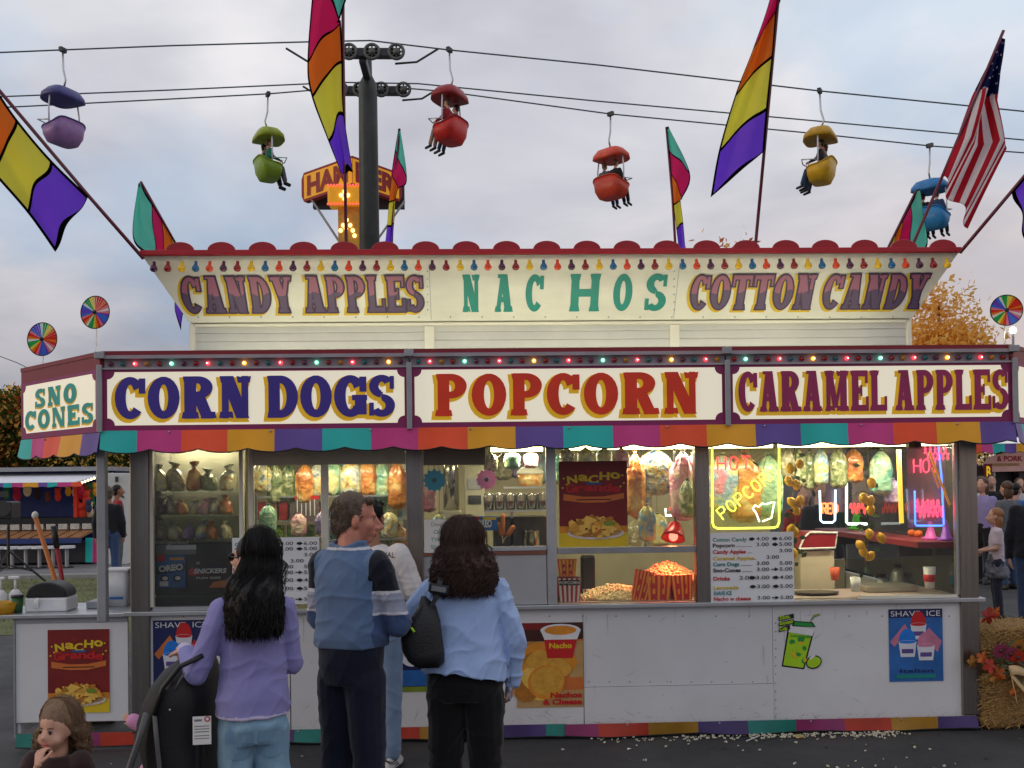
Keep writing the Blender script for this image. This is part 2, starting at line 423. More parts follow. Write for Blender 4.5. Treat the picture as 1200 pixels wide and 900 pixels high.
# ------------------------------------------------------------------ ground
def ground_mat():
    m = bpy.data.materials.new('asphalt'); nt, p = nodes_of(m); N = nt.nodes; L = nt.links
    tc = N.new('ShaderNodeTexCoord')
    def noi(s, d, r=.6):
        q = N.new('ShaderNodeTexNoise'); q.inputs['Scale'].default_value = s; q.inputs['Detail'].default_value = d; q.inputs['Roughness'].default_value = r
        L.new(tc.outputs['Object'], q.inputs['Vector']); return q.outputs['Fac']
    def ramp(f, st):
        q = N.new('ShaderNodeValToRGB'); e = q.color_ramp.elements
        for k, (a, c) in zip(e, st): k.position = a; k.color = (*c, 1)
        L.new(f, q.inputs[0]); return q.outputs[0]
    a = ramp(noi(1.3, 6), [(.3, (.030, .030, .032)), (.72, (.062, .061, .060))])
    g = ramp(noi(160, 2), [(.42, (.55, .55, .55)), (.70, (1.9, 1.9, 1.9))])
    mx = N.new('ShaderNodeMix'); mx.data_type = 'RGBA'; mx.blend_type = 'MULTIPLY'; mx.inputs[0].default_value = 1
    L.new(a, mx.inputs[6]); L.new(g, mx.inputs[7]); L.new(mx.outputs[2], p.inputs['Base Color'])
    r = ramp(noi(2.1, 4), [(.35, (.62, .62, .62)), (.7, (.88, .88, .88))]); L.new(r, p.inputs['Roughness'])
    bp = N.new('ShaderNodeBump'); bp.inputs['Strength'].default_value = .5; bp.inputs['Distance'].default_value = .006
    L.new(noi(120, 3), bp.inputs['Height']); L.new(bp.outputs[0], p.inputs['Normal'])
    return m
tag(B().quad((-600, -60, 0), (600, -60, 0), (600, 1200, 0), (-600, 1200, 0)).obj('ground', ground_mat()), kind='structure')
lawn_m = M('mown_lawn', (.115, .125, .040), .9, var=.45, scale=1.6, bump=.6, bscale=70)
tag(B().quad((-60, 5.2, .004), (-3.2, 5.2, .004), (-3.2, 12.4, .004), (-60, 12.4, .004)).obj('lawn', lawn_m), kind='structure')
road_m = M('grey_road', (.17, .17, .175), .85, var=.2, scale=1.1, bump=.2, bscale=60)
tag(B().quad((-60, 12.4, .004), (20, 12.4, .004), (20, 60, .004), (-60, 60, .004)).obj('road', road_m), kind='structure')
kb = B().box(-60, -3.2, 12.40, 12.55, -.05, .09)
tag(kb.obj('kerb', M('kerb_concrete', (.30, .30, .29), .85, var=.2), bevel=.02), kind='structure')
def blades():
    b = B(); rnd = random.Random(2)
    for i in range(7000):
        x = rnd.uniform(-14, -3.3); y = rnd.uniform(5.3, 12.3); h = rnd.uniform(.02, .06); a = rnd.uniform(0, PI); q = .006
        dx, dy = math.cos(a) * q, math.sin(a) * q; lx, ly = rnd.uniform(-.03, .03), rnd.uniform(-.03, .03)
        b.add([(x - dx, y - dy, .004), (x + dx, y + dy, .004), (x + lx, y + ly, h)], [(0, 1, 2)])
    tag(b.obj('grass', M('grass_blade', (.13, .14, .045), .8, var=.4, scale=2)), 'short dry grass on the lawn behind the condiment counter', 'grass', kind='stuff')
blades()

# ------------------------------------------------------------------ the concession stand
YF = -.45
XL, XR = XX(163, 0, 780), XX(1143, 0, 780)           # white body sheet
ZC, ZB = ZZ(714, 0), ZZ(851, 0)                       # counter top, skirt top
FXL, FXR = XX(118, YF, 460), XX(1188, YF, 460)        # front signs
def zf(py): return ZZ(py, YF)
Z_top, Z_awn, Z_cre0, Z_cre1 = zf(408), zf(500), zf(494), zf(432.5)
Z_awb = zf(524)
DEP = 2.35
stand = thing('concession_stand', 'long white carnival food stand with steel window posts and lit windows', 'food stand', ((XL + XR) / 2, DEP / 2, 0))
# lower body
b = B()
for x0, x1 in ((XL, XX(340, 0, 800)), (XX(341, 0, 800), XX(684, 0, 800)), (XX(906.5, 0, 800), XR)): b.box(x0, x1 - .002, 0, .03, ZB, ZC)
zs = ZZ(803, 0, 800); x0, x1 = XX(684.5, 0, 800), XX(906, 0, 800)
b.box(x0, x1, 0, .03, zs + .002, ZC); b.box(x0, x1, -.006, .03, ZB, zs - .001)
bodyB = b
scu = M('scuff_grey', (.30, .29, .28), .6, var=.4, scale=30); rr_ = random.Random(21)
for i in range(130):
    px, py = rr_.uniform(345, 1130), (rr_.uniform(720, 846) if i < 45 else 848 - abs(rr_.gauss(0, 9))); p = U(px, py, -.0075 if 684 < px < 906 and py > 803 else -.0012); Ln = rr_.uniform(.004, .05); a = rr_.gauss(0, .5); w = rr_.uniform(.0006, .0018); d = Vector((math.cos(a), 0, math.sin(a))) * Ln; q = Vector((-math.sin(a), 0, math.cos(a))) * w; bodyB.add([p - d, p - d * .3 - q, p + d, p + d * .2 + q], [(0, 1, 2, 3)], 2)

for px in range(176, 1140, 39): bodyB.ball(U(px, 722, -.001), (.006, .003, .006), 8, 5, 1)
for py in range(730, 848, 10): bodyB.ball(U(909, py, -.001), (.005, .003, .005), 8, 5, 1)
for px in range(690, 905, 24): bodyB.ball(U(px, 799, -.001), (.005, .003, .005), 8, 5, 1)
for i in range(34):
    x = rr_.uniform(XL + .05, XR - .05); z = ZC - rr_.uniform(.004, .05) if i < 20 else rr_.uniform(ZB + .2, ZC); Ln = rr_.uniform(.03, .17); w = rr_.uniform(.0012, .0032); z1 = max(ZB + .01, z - Ln); y = -.0011 if not (XX(684, 0) - .02 < x < XX(907, 0)) else -.0072; bodyB.add([(x - w, y, z), (x + w, y, z), (x + w * .5, y, z1), (x - w * .3, y, z1)], [(0, 1, 2, 3)], 3)
for i in range(260):
    x = rr_.uniform(XL + .02, XR - .02); z = ZB + .004 + abs(rr_.gauss(0, .035)); r = rr_.uniform(.001, .004); y = -.0012 if not (XX(684, 0) - .02 < x < XX(907, 0)) else -.0074; bodyB.add([(x - r, y, z), (x, y, z - r * .7), (x + r, y, z), (x, y, z + r * .8)], [(0, 1, 2, 3)], 2)
bodyB.obj('body_panel', [white, galv, scu, M('drip_grey', (.50, .49, .47), .5, var=.15, scale=20)], stand)
b = B(); b.box(XL + .02, XR - .02, .04, DEP, .12, .32); b.box(XL, XL + .03, .032, DEP, .12, ZC); b.box(XR - .03, XR, .032, DEP, .12, ZC); b.box(XL, XR, DEP - .03, DEP, .12, ZC)
b.obj('body_shell', white, stand)
b = B().box(XL - .09, XR + .06, -.045, .05, ZC, ZC + .028); b.obj('counter_ledge', alu, stand, bevel=.004)
# posts and mullions
zt = 2.16
def post(px0, px1, m, y0=-.03, y1=.06, z0=None, z1=zt, name='window_post', py=600):
    bb = B().box(XX(px0, y0, py), XX(px1, y0, py), y0, y1, ZC + .028 if z0 is None else z0, z1)
    return bb.obj(name, m, stand, bevel=.006)
brn = M('bronze_steel', (.30, .275, .25), .30, 1, var=.15, scale=3, stretch=(25, 25, 1))
post(152, 174, brn, z0=.1); post(476, 496, brn); post(815.5, 832, brn); post(1125, 1146, brn, z0=.1)
post(280, 285, cream, -.012, .03); post(291, 297, cream, -.012, .03); post(376, 385, cream, -.005, .03); post(640.5, 652, alu, -.012, .04)
post(174.5, 179, cream, -.012, .03); post(1120, 1124.5, alu, -.012, .03)
b = B().box(XL - .05, XR + .03, -.02, .10, 2.03, 2.2); b.obj('window_header', alu, stand)
b = B().box(XX(297.5, 0), XX(475.5, 0), -.018, .03, ZZ(542, 0), 2.03); b.obj('shutter_box', M('cream_metal', (.58, .56, .45), .45, var=.1), stand, bevel=.004)
b = B().box(XX(497, 0), XX(570, 0), -.024, .03, ZZ(544, 0), 2.03); b.obj('shutter_box', M('grey_shutter', (.24, .22, .18), .45, .3, var=.1), stand, bevel=.004)
b = B().box(XX(496.5, 0, 640), XX(640, 0, 640), -.008, .03, ZC + .03, ZZ(650, 0)); b.obj('serving_panel', M('grey_panel', (.40, .41, .43), .4, var=.06), stand, bevel=.003)
b = B().box(XX(496.5, 0, 640), XX(640, 0, 640), -.020, .03, ZZ(650, 0) + .001, ZZ(645.5, 0)); b.obj('panel_trim', M('copper_trim', C(150, 98, 82), .35, .6), stand)
b = B().box(XX(496.5, 0, 640), XX(640, 0, 640), -.026, .04, ZZ(645.5, 0) + .001, ZZ(640.5, 0)); b.obj('window_rail', alu, stand, bevel=.002)
b = B().box(XX(653, 0, 640), XX(815, 0, 640), -.012, .03, ZZ(650, 0), ZZ(643, 0)); b.obj('window_rail', galv, stand, bevel=.002)
b = B().box(XX(174, 0, 700), XX(300, 0, 700), -.012, .03, ZC + .03, ZC + .055); b.obj('window_rail', alu, stand)
b = B().box(XX(1008, 0, 700), XX(1125, 0, 700), -.012, .03, ZC + .03, ZC + .05); b.obj('window_rail', cream, stand)
gl = glassm('window_glass', (.96, .97, .95), .55, .02); gl2 = glassm('dusty_glass', (.90, .91, .88), .5, .03)
for x0, x1, g, y0 in ((179.5, 279.5, gl2, 712), (297.5, 375.5, gl2, 712), (385.5, 475.5, gl, 712), (496.5, 640, gl, 640), (652.5, 815, gl, 712), (832.5, 1119.5, gl, 712)):
    B().box(XX(x0, .012), XX(x1, .012), .009, .014, max(ZC + .03, ZZ(y0, .012)), 2.028).obj('window_pane', g, stand)
# interior shell
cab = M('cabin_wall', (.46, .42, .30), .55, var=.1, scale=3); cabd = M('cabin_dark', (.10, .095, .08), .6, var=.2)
b = B(); xo0, xo1 = XX(905, 2.2), XX(1112, 2.2)
b.box(XL + .04, xo0, DEP - .08, DEP - .03, .33, 2.2); b.box(xo0, XR - .04, DEP - .08, DEP - .03, .33, .98); b.box(xo0, XR - .04, DEP - .08, DEP - .03, 1.95, 2.2)
b.box(XX(1000, 2.2), XX(1006, 2.2), DEP - .08, DEP - .03, .98, 1.95)
b.obj('back_wall', cab, stand)
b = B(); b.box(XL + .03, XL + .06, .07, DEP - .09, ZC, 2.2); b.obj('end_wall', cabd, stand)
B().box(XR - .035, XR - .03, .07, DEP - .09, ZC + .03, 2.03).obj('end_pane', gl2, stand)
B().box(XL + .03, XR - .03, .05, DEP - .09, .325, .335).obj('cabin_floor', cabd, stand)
B().box(XL - .05, XR + .04, .11, DEP + .05, 2.2, 2.26).obj('ceiling_panel', cab, stand)
B().box(FXL + .02, FXR - .02, YF + .06, DEP + .35, Z_top - .09, Z_top - .045).obj('roof', M('roof_sheet', (.42, .43, .44), .5, .3, var=.15), stand)
B().box(XX(180, .1, 700), XX(640, .1, 700), .07, .55, ZC - .04, ZC + .02).obj('inner_counter', M('counter_steel', (.33, .31, .27), .35, .7, var=.1), stand)
B().box(XX(653, .1, 700), XR - .05, .07, .62, ZC - .02, ZC + .032).obj('inner_counter', M('counter_pink', (.46, .36, .32), .35, .2, var=.15), stand)
# wheels of the trailer hide behind the skirt; lamps: fluorescent tubes
tubem = glow('fluorescent_tube', (1.0, .94, .50), 7)
def tube_lamp(px0, px1, Y, py, power, name='fluorescent_lamp', down=True, col=(1, .90, .62)):
    p0 = U(px0, py, Y); p1 = U(px1, py, Y); p1.z = p0.z
    fx = B().box(p0.x - .02, p1.x + .02, Y - .04, Y + .04, p0.z + .028, p0.z + .06).obj(name, white, stand)
    B().cyl(p0, p1, .016, n=10).obj('tube', tubem, fx)
    l = bpy.data.lights.new('tube_light', 'AREA'); l.shape = 'RECTANGLE'; l.size = p1.x - p0.x; l.size_y = .05; l.energy = power; l.color = col
    o = bpy.data.objects.new('tube_light', l); COL.objects.link(o); o.location = ((p0.x + p1.x) / 2, Y, p0.z - .03)
    o.parent = fx
    return o
tube_lamp(660, 905, .30, 525, 13); tube_lamp(912, 1110, .34, 522, 15); tube_lamp(575, 636, .32, 527, 9)
tube_lamp(310, 470, .24, 536, 5); tube_lamp(310, 470, 1.3, 514, 6); tube_lamp(690, 1040, 1.35, 514, 10); tube_lamp(190, 275, .45, 516, 8.0); tube_lamp(510, 630, 1.2, 514, 6)
# roof sign lamps: tubes lying on the roof behind the front signs, shining up at the roof sign
for px0, px1 in ((225, 500), (510, 790), (800, 1065)):
    x0, x1 = XX(px0, -.1), XX(px1, -.1)
    z0 = Z_top - .045
    fx = B().box(x0, x1, -.2, -.1, z0, z0 + .035).obj('roof_lamp', white, stand)
    B().cyl((x0 + .02, -.15, z0 + .06), (x1 - .02, -.15, z0 + .06), .016, n=10).obj('tube', tubem, fx)
    l = bpy.data.lights.new('tube_light', 'AREA'); l.shape = 'RECTANGLE'; l.size = x1 - x0; l.size_y = .06; l.energy = 2.0; l.color = (1, .94, .76)
    o = bpy.data.objects.new('tube_light', l); COL.objects.link(o); o.location = ((x0 + x1) / 2, -.13, z0 + .085)
    o.rotation_euler = (R(180 - 38), 0, 0); o.parent = fx
# corner posts of the canopy
for px, Yp in ((120, -.30),):
    p = U(px, 600, Yp); B().box(p.x - .028, p.x + .028, Yp - .028, Yp + .028, .87, Z_awn).obj('canopy_post', galv, stand, bevel=.005)
# ---- awning valance along the front and both slanted corners
def valance(name, A, D, ztop, zbot, segs, parent, amp=.012, wob=.012, period=.30, label=None, mats=None):
    """cloth strip from ground-plan point A to D, coloured by (fraction, material index) segments"""
    A, D = Vector(A), Vector(D); Lg = (D - A).length; d = (D - A) / Lg; nrm = Vector((d.y, -d.x, 0))
    n = max(24, int(Lg / .02)); b = B(); rows = 5; low = []
    cuts = sorted(set([i / n for i in range(n + 1)] + [s[0] for s in segs] + [1.0]))
    cols = []
    for u in cuts:
        x = u * Lg; q = abs(math.sin(PI * x / period)); zb = zbot + amp * (1 - 2 * q ** .8) + .004 * noise.noise((x * 2.1, 3, ztop))
        col = []
        for r in range(rows):
            f = r / (rows - 1); z = ztop + (zb - ztop) * f
            off = .004 + f * (wob * noise.noise((x * 3.1, z * 2, 1.7)) + .5 * wob * math.sin(2 * PI * x / period) + .018)
            col.append(A + d * x + nrm * off + Vector((0, 0, z)))
        cols.append(col); low.append(col[-1])
    b.v = [tuple(p) for c in cols for p in c]
    for i in range(len(cuts) - 1):
        um = (cuts[i] + cuts[i + 1]) / 2; mi = [s[1] for s in segs if s[0] <= um][-1]
        for r in range(rows - 1): b.f.append((i * rows + r, i * rows + r + 1, (i + 1) * rows + r + 1, (i + 1) * rows + r)); b.m.append(mi)
    o = b.obj(name, mats or AWN, parent, True)
    s = o.modifiers.new('s', 'SOLIDIFY'); s.thickness = .002; s = o.modifiers.new('e', 'EDGE_SPLIT'); s.split_angle = R(40)
    bb = B().tube([p + Vector((0, 0, -.001)) for p in low], .0042, 6)
    for i in range(1, int(Lg / .62) + 1): bb.ball(A + d * (i * .62 - .2) + nrm * .012 + Vector((0, 0, ztop - .012)), (.007, .007, .007), 8, 6, 1)
    bb.obj('binding', [AWN_E, galv], o, True)
    return o
W_ = FXR - FXL; cx = [XX(p, YF, 512) for p in (115, 161, 213, 267, 322, 378, 435, 490, 548, 604, 660, 718, 773, 828, 885, 938, 993, 1046, 1097, 1148)]
valance('valance', (FXL, YF, 0), (FXR, YF, 0), Z_awn, Z_awb, [(max(0, (x - FXL) / W_), i % 5) for i, x in enumerate(cx)], stand)
CL = .875; kL = (FXL - CL, YF + CL, 0); kR = (FXR + CL, YF + CL, 0)
valance('valance', kL, (FXL - .004, YF + .004, 0), Z_awn - .01, Z_awb - .01, [(0, 0), (.16, 1), (.34, 2), (.54, 3), (.80, 4)], stand)
valance('valance', (FXR + .004, YF + .004, 0), kR, Z_awn - .01, Z_awb - .01, [(0, 4), (.1, 0), (.38, 1), (.62, 2), (.85, 3)], stand)
# skirts
def xs(*p): return [XX(q, -.03, 862) for q in p]
a = xs(163, 340, 345, 376, 450, 464, 492, 530, 580, 640, 664); W1 = a[-1] - a[0]
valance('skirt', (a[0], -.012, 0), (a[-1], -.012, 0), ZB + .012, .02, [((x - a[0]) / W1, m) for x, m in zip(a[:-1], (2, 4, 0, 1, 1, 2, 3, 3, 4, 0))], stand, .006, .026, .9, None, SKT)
a = xs(662, 701, 760, 818, 876, 933, 989, 1044, 1099, 1145); W2 = a[-1] - a[0]
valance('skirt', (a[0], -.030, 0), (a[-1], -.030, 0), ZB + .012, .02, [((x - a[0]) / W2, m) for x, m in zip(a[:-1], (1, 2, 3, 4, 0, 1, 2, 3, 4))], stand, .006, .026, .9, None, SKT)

# ------------------------------------------------------------------ bulbs
def bulbm(name, c, e):
    return M('bulb_' + name, C(*c), .22, var=.05, coat=.25, emit=e)
BU = {'purple': bulbm('purple', (70, 16, 60), .04), 'red': bulbm('red', (128, 8, 12), .10), 'yellow': bulbm('yellow', (206, 164, 8), .15), 'blue': bulbm('blue', (4, 86, 128), .12),
      'orange': bulbm('orange', (196, 54, 8), .16), 'teal': bulbm('teal', (22, 92, 96), .08), 'gold': bulbm('gold', (150, 104, 26), .12), 'plum': bulbm('plum', (92, 34, 66), .05)}
LIT = {'red': glow('lit_red', (1, .06, .08), 2.2), 'green': glow('lit_green', (.25, .9, .6), 1.6), 'orange': glow('lit_orange', (1, .42, .06), 2.6)}
CORE = glow('lit_core', (1, .90, .82), 9)
bulb_me = {}
PEAR = [(.42, -.2), (.44, .5), (.5, .8), (.8, 1.25), (1, 1.75), (.95, 2.15), (.65, 2.5), (.15, 2.64)]
def bulb(parent, p, N_, mat, key, r=.021, lit=None, prof=None):
    """a ribbed lens cap on a short socket, standing out along N_"""
    X = Vector(N_).to_track_quat('Z', 'Y').to_matrix(); k = (key, r, tuple(round(q, 3) for q in N_))
    if k not in bulb_me:
        b = B(); b.lathe((0, 0, 0), [(a * r, c * r) for a, c in prof] if prof else [(r * .55, 0), (r * .6, r * .35), (r * .95, r * .5), (r, r * .95), (r * .86, r * 1.5), (r * .5, r * 1.9), (r * .12, r * 2.02)], 14, 0, X)
        bulb_me[k] = b.obj('bulb', mat, None, True)
        o = bulb_me[k]
    else:
        o = bulb_me[k].copy(); COL.objects.link(o)
    o.location = p; adopt(o, parent)
    if lit:
        c = B().ball((0, 0, 0), r * .36, 8, 6).obj('filament_glow', CORE, o, True); c.location = Vector(N_) * r * 1.75
    return o

# ------------------------------------------------------------------ front signs
sign_m = M('backlit_cream', (.74, .70, .56), .35, var=.06, scale=1.5, emit=.44, ecol=(.98, .90, .68))
def inkm(n, c, e): return M('letter_' + n, C(*c), .4, var=.12, scale=5, emit=e)
blue_l, red_l, plum_l, gold_l, teal_l = inkm('blue', (52, 36, 124), .16), inkm('red', (176, 40, 8), .28), inkm('plum', (126, 26, 72), .22), inkm('gold', (214, 166, 20), .30), inkm('teal', (18, 140, 130), .2)
chan = M('bulb_channel', (.36, .32, .35), .5, .1, var=.15)
cols_un = ['plum', 'teal', 'red', 'gold', 'red', 'teal', 'plum', 'red']; lits = ['red', 'green', 'red', 'orange']; bk = [0]
def notched(u0, u1, v0, v1, r):
    pts = []
    for (cu, cv), a0 in (((u0, v0), 90), ((u1, v0), 180), ((u1, v1), 270), ((u0, v1), 360)):
        for k in range(6):
            a = R(a0 - 90 * k / 5); pts.append((cu + r * math.cos(a), cv + r * math.sin(a)))
    return pts
def front_sign(name, label, pl, u0, u1, c0, c1, words, bulbs=True, open_corners=(1, 1)):
    r = thing(name, label, 'sign', pl.p((u0 + u1) / 2, Z_awn))
    b = B(); pl.board(b, u0, u1, Z_awn - .006, zf(428), -.10, -.012); pl.board(b, u0, u1, zf(413), zf(408), -.10, 0.004); b.obj('sign_box', maroon, r)
    b = B(); pl.board(b, u0, u1, Z_awn - .006, zf(428), -.0118, 0); b.obj('frame', magenta, r)
    if bulbs:
        b = B(); pl.board(b, u0, u1, zf(428) + .0005, zf(417), -.10, -.03); pl.board(b, u0, u1, zf(417), zf(413), -.10, .012); pl.board(b, u0, u1, zf(429.5), zf(427.5), -.03, .012); b.obj('bulb_channel', chan, r)
    else:
        b = B(); pl.board(b, u0, u1, zf(428) + .0005, zf(413), -.10, -.001); b.obj('top_band', maroon, r)
    b = B(); pl.slab(b, notched(c0, c1, Z_cre0, Z_cre1, .045), .0002, .004); b.obj('sign_face', sign_m, r)
    for (w, x0, x1, y0, y1, mat, sh, kw) in words:
        b = B(); slabword(b, pl, w, x0, x1, y0, y1, [(.035, -.055, -.055, .0050, 1), (0.0, 0, 0, .0082, 0)], **kw)
        b.obj('lettering', [mat, sh], r)
    if bulbs:
        n = int(round((u1 - u0 - .06) / .0725)); zb = zf(422.5)
        for i in range(n):
            u = u0 + .05 + (u1 - u0 - .10) * i / (n - 1); k = bk[0]; bk[0] += 1
            if k % 3 == 2:
                c = lits[(k // 3) % 4]; bulb(r, pl.p(u, zb, -.03), pl.N, LIT[c], 'lit' + c, .0135, True)
            else: bulb(r, pl.p(u, zb, -.03), pl.N, BU[cols_un[k % 8]], cols_un[k % 8], .0165)
    return r
FP = Pl((0, YF, 0))
x_ = lambda p: XX(p, YF, 465)
zl = lambda py, px: ZZ(py, YF, px)
front_sign('corn_dog_sign', 'lit cream sign reading CORN DOGS in blue slab letters', FP, x_(119), x_(479), x_(126), x_(474),
           [('CORN DOGS', x_(135), x_(463), zl(490, 300), zl(440.5, 300), blue_l, gold_l, dict(t=.30, s=.16, o=.055, gap=.055, space=.30))])
front_sign('popcorn_sign', 'lit cream sign reading POPCORN in red slab letters', FP, x_(481), x_(851), x_(486), x_(846),
           [('POPCORN', x_(510), x_(820), zl(486.5, 665), zl(437, 665), red_l, gold_l, dict(t=.29, s=.15, o=.06, gap=.10))])
front_sign('caramel_apple_sign', 'lit cream sign reading CARAMEL APPLES in plum slab letters', FP, x_(853), x_(1187), x_(859), x_(1181),
           [('CARAMEL APPLES', x_(865), x_(1181), zl(481.5, 1022), zl(434, 1022), plum_l, gold_l, dict(t=.28, s=.13, o=.045, gap=.045, space=.26))])
for p in (118, 480, 852, 1188):
    B().box(x_(p) - .016, x_(p) + .016, YF - .03, YF - .012, Z_awn - .01, zf(428) + .02).obj('sign_post', galv, stand, bevel=.003)
    B().box(x_(p) - .03, x_(p) + .03, YF - .028, YF + .02, zf(417), zf(409)).obj('bracket', galv, stand, bevel=.004)
PLs = Pl((kL[0], kL[1], 0), Vector((FXL, YF, 0)) - Vector(kL)); LL = (Vector((FXL, YF, 0)) - Vector(kL)).length
front_sign('sno_cone_sign', 'slanted corner sign reading SNO CONES in teal slab letters', PLs, .0, LL - .012, .05, LL - .07,
           [('SNO', LL * .21, LL * .74, zf(463), zf(439), teal_l, gold_l, dict(t=.56, s=.19, o=.08, gap=.16)), ('CONES', LL * .07, LL * .93, zf(490), zf(465.5), teal_l, gold_l, dict(t=.46, s=.19, o=.07, gap=.14))], bulbs=False)
PRs = Pl((FXR, YF, 0), Vector(kR) - Vector((FXR, YF, 0)))
front_sign('corner_sign', 'slanted right corner sign panel cut off by the picture edge', PRs, .012, LL, .07, LL - .05, [], bulbs=False)

# ------------------------------------------------------------------ roof sign
rs = thing('roof_sign', 'flared cream roof sign reading CANDY APPLES, NACHOS and COTTON CANDY under coloured bulbs', 'sign', (0, .3, Z_top))
YB, YT = .28, .0
bx0, bx1, zb0 = XX(222, YB, 375), XX(1069, YB, 375), ZZ(375.5, YB)
tx0, tx1, zt1 = XX(167, YT, 298), XX(1123, YT, 298), ZZ(298.5, YT)
rsm = M('roof_sign_cream', (.72, .715, .625), .42, var=.10, scale=2.2, stretch=(1, 1, 3))
D2 = 1.9
b = B()
bot = [Vector((bx0, YB, zb0)), Vector((bx1, YB, zb0)), Vector((bx1, D2, zb0)), Vector((bx0, D2, zb0))]
top = [Vector((tx0, YT, zt1)), Vector((tx1, YT, zt1)), Vector((tx1, D2 + .28, zt1)), Vector((tx0, D2 + .28, zt1))]
b.rings([bot, top], 0); faceB = b
# corrugated base
b = B(); zlo = Z_top - .044; n = 4
for i in range(n):
    h0 = zlo + .09 + (zb0 - zlo - .10) * i / n; h1 = zlo + .09 + (zb0 - zlo - .10) * (i + 1) / n
    b.box(bx0 + .006, bx1 - .006, YB + .05 - .004 * (i % 2), YB + .07, h0, h1)
b.box(bx0, bx1, YB + .07, D2, zlo, zb0 - .004)
b.obj('base_cladding', M('clad_aluminium', (.60, .60, .56), .42, .35, var=.1, scale=2), rs, bevel=.006)
b = B(); b.box(bx0 - .01, bx0 + .025, YB + .03, YB + .09, zlo, zb0 - .004); b.box(bx1 - .025, bx1 + .01, YB + .03, YB + .09, zlo, zb0 - .004); b.box(bx0 + .03, bx1 - .03, YB + .02, YB + .08, zb0 - .028, zb0 - .006); b.box(bx0 + .03, bx1 - .03, YB + .01, YB + .09, zlo, zlo + .085)
for px in (503, 792): x = XX(px, YB, 390); b.box(x - .035, x + .035, YB + .036, YB + .06, zlo + .09, zb0 - .03)
b.obj('base_frame', cream, rs, bevel=.004)
# sloping plane of the front face
mid0 = Vector((0, YB, zb0)); up = Vector((0, YT - YB, zt1 - zb0)); SLn = up.length
RP = Pl(mid0, (1, 0, 0), up)
def rp(px, py):
    """where the sight line of a photo pixel meets the sloping sign face: (u, v)"""
    o = cam.matrix_world.translation; q = U(px, py, 1.0); d = q - o; t = (RP.O - o).dot(RP.N) / d.dot(RP.N); h = o + d * t - RP.O
    return h.dot(RP.X), h.dot(RP.Z)
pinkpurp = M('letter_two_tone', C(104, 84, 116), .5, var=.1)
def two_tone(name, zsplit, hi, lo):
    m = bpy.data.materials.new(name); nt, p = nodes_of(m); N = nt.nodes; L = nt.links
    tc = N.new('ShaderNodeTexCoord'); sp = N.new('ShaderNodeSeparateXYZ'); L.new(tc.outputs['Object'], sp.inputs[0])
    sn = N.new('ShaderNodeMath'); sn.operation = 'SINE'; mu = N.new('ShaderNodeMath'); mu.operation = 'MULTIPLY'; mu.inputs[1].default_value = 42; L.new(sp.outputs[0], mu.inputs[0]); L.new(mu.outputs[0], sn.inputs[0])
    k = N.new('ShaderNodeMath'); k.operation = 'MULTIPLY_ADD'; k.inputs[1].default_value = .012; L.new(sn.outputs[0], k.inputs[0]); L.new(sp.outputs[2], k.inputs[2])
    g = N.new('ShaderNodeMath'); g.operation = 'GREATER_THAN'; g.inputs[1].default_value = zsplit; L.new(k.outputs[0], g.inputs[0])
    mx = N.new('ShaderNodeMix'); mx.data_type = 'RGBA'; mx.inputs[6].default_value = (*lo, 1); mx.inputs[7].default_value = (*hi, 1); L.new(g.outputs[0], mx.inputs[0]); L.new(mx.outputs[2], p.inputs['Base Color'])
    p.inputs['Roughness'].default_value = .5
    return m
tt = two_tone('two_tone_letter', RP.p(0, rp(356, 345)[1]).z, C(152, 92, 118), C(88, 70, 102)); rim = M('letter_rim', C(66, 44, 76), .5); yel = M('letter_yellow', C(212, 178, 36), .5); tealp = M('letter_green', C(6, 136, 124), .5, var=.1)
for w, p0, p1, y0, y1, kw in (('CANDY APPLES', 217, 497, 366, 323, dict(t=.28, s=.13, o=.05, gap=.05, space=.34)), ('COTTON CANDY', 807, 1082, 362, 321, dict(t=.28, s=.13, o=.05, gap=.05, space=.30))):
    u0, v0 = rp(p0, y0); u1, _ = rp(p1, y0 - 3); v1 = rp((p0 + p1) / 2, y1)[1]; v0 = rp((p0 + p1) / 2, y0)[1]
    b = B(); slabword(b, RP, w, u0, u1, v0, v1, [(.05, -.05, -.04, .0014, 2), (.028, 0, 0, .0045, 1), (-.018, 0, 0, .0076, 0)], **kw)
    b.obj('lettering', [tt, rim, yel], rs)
u0, v0 = rp(541, 364); u1, _ = rp(779, 364); v1 = rp(660, 321)[1]; v0 = rp(660, 365)[1]
sp = [(.0, .094), (.157, .094), (.311, .088), (.525, .150), (.738, .094), (.895, .105)]
b = B(); slabword(b, RP, 'NACHOS', u0, u1, v0, v1, [(0, 0, 0, .0014, 0)], t=.20, s=.16, o=.035, spots=sp); b.obj('lettering', tealp, rs)
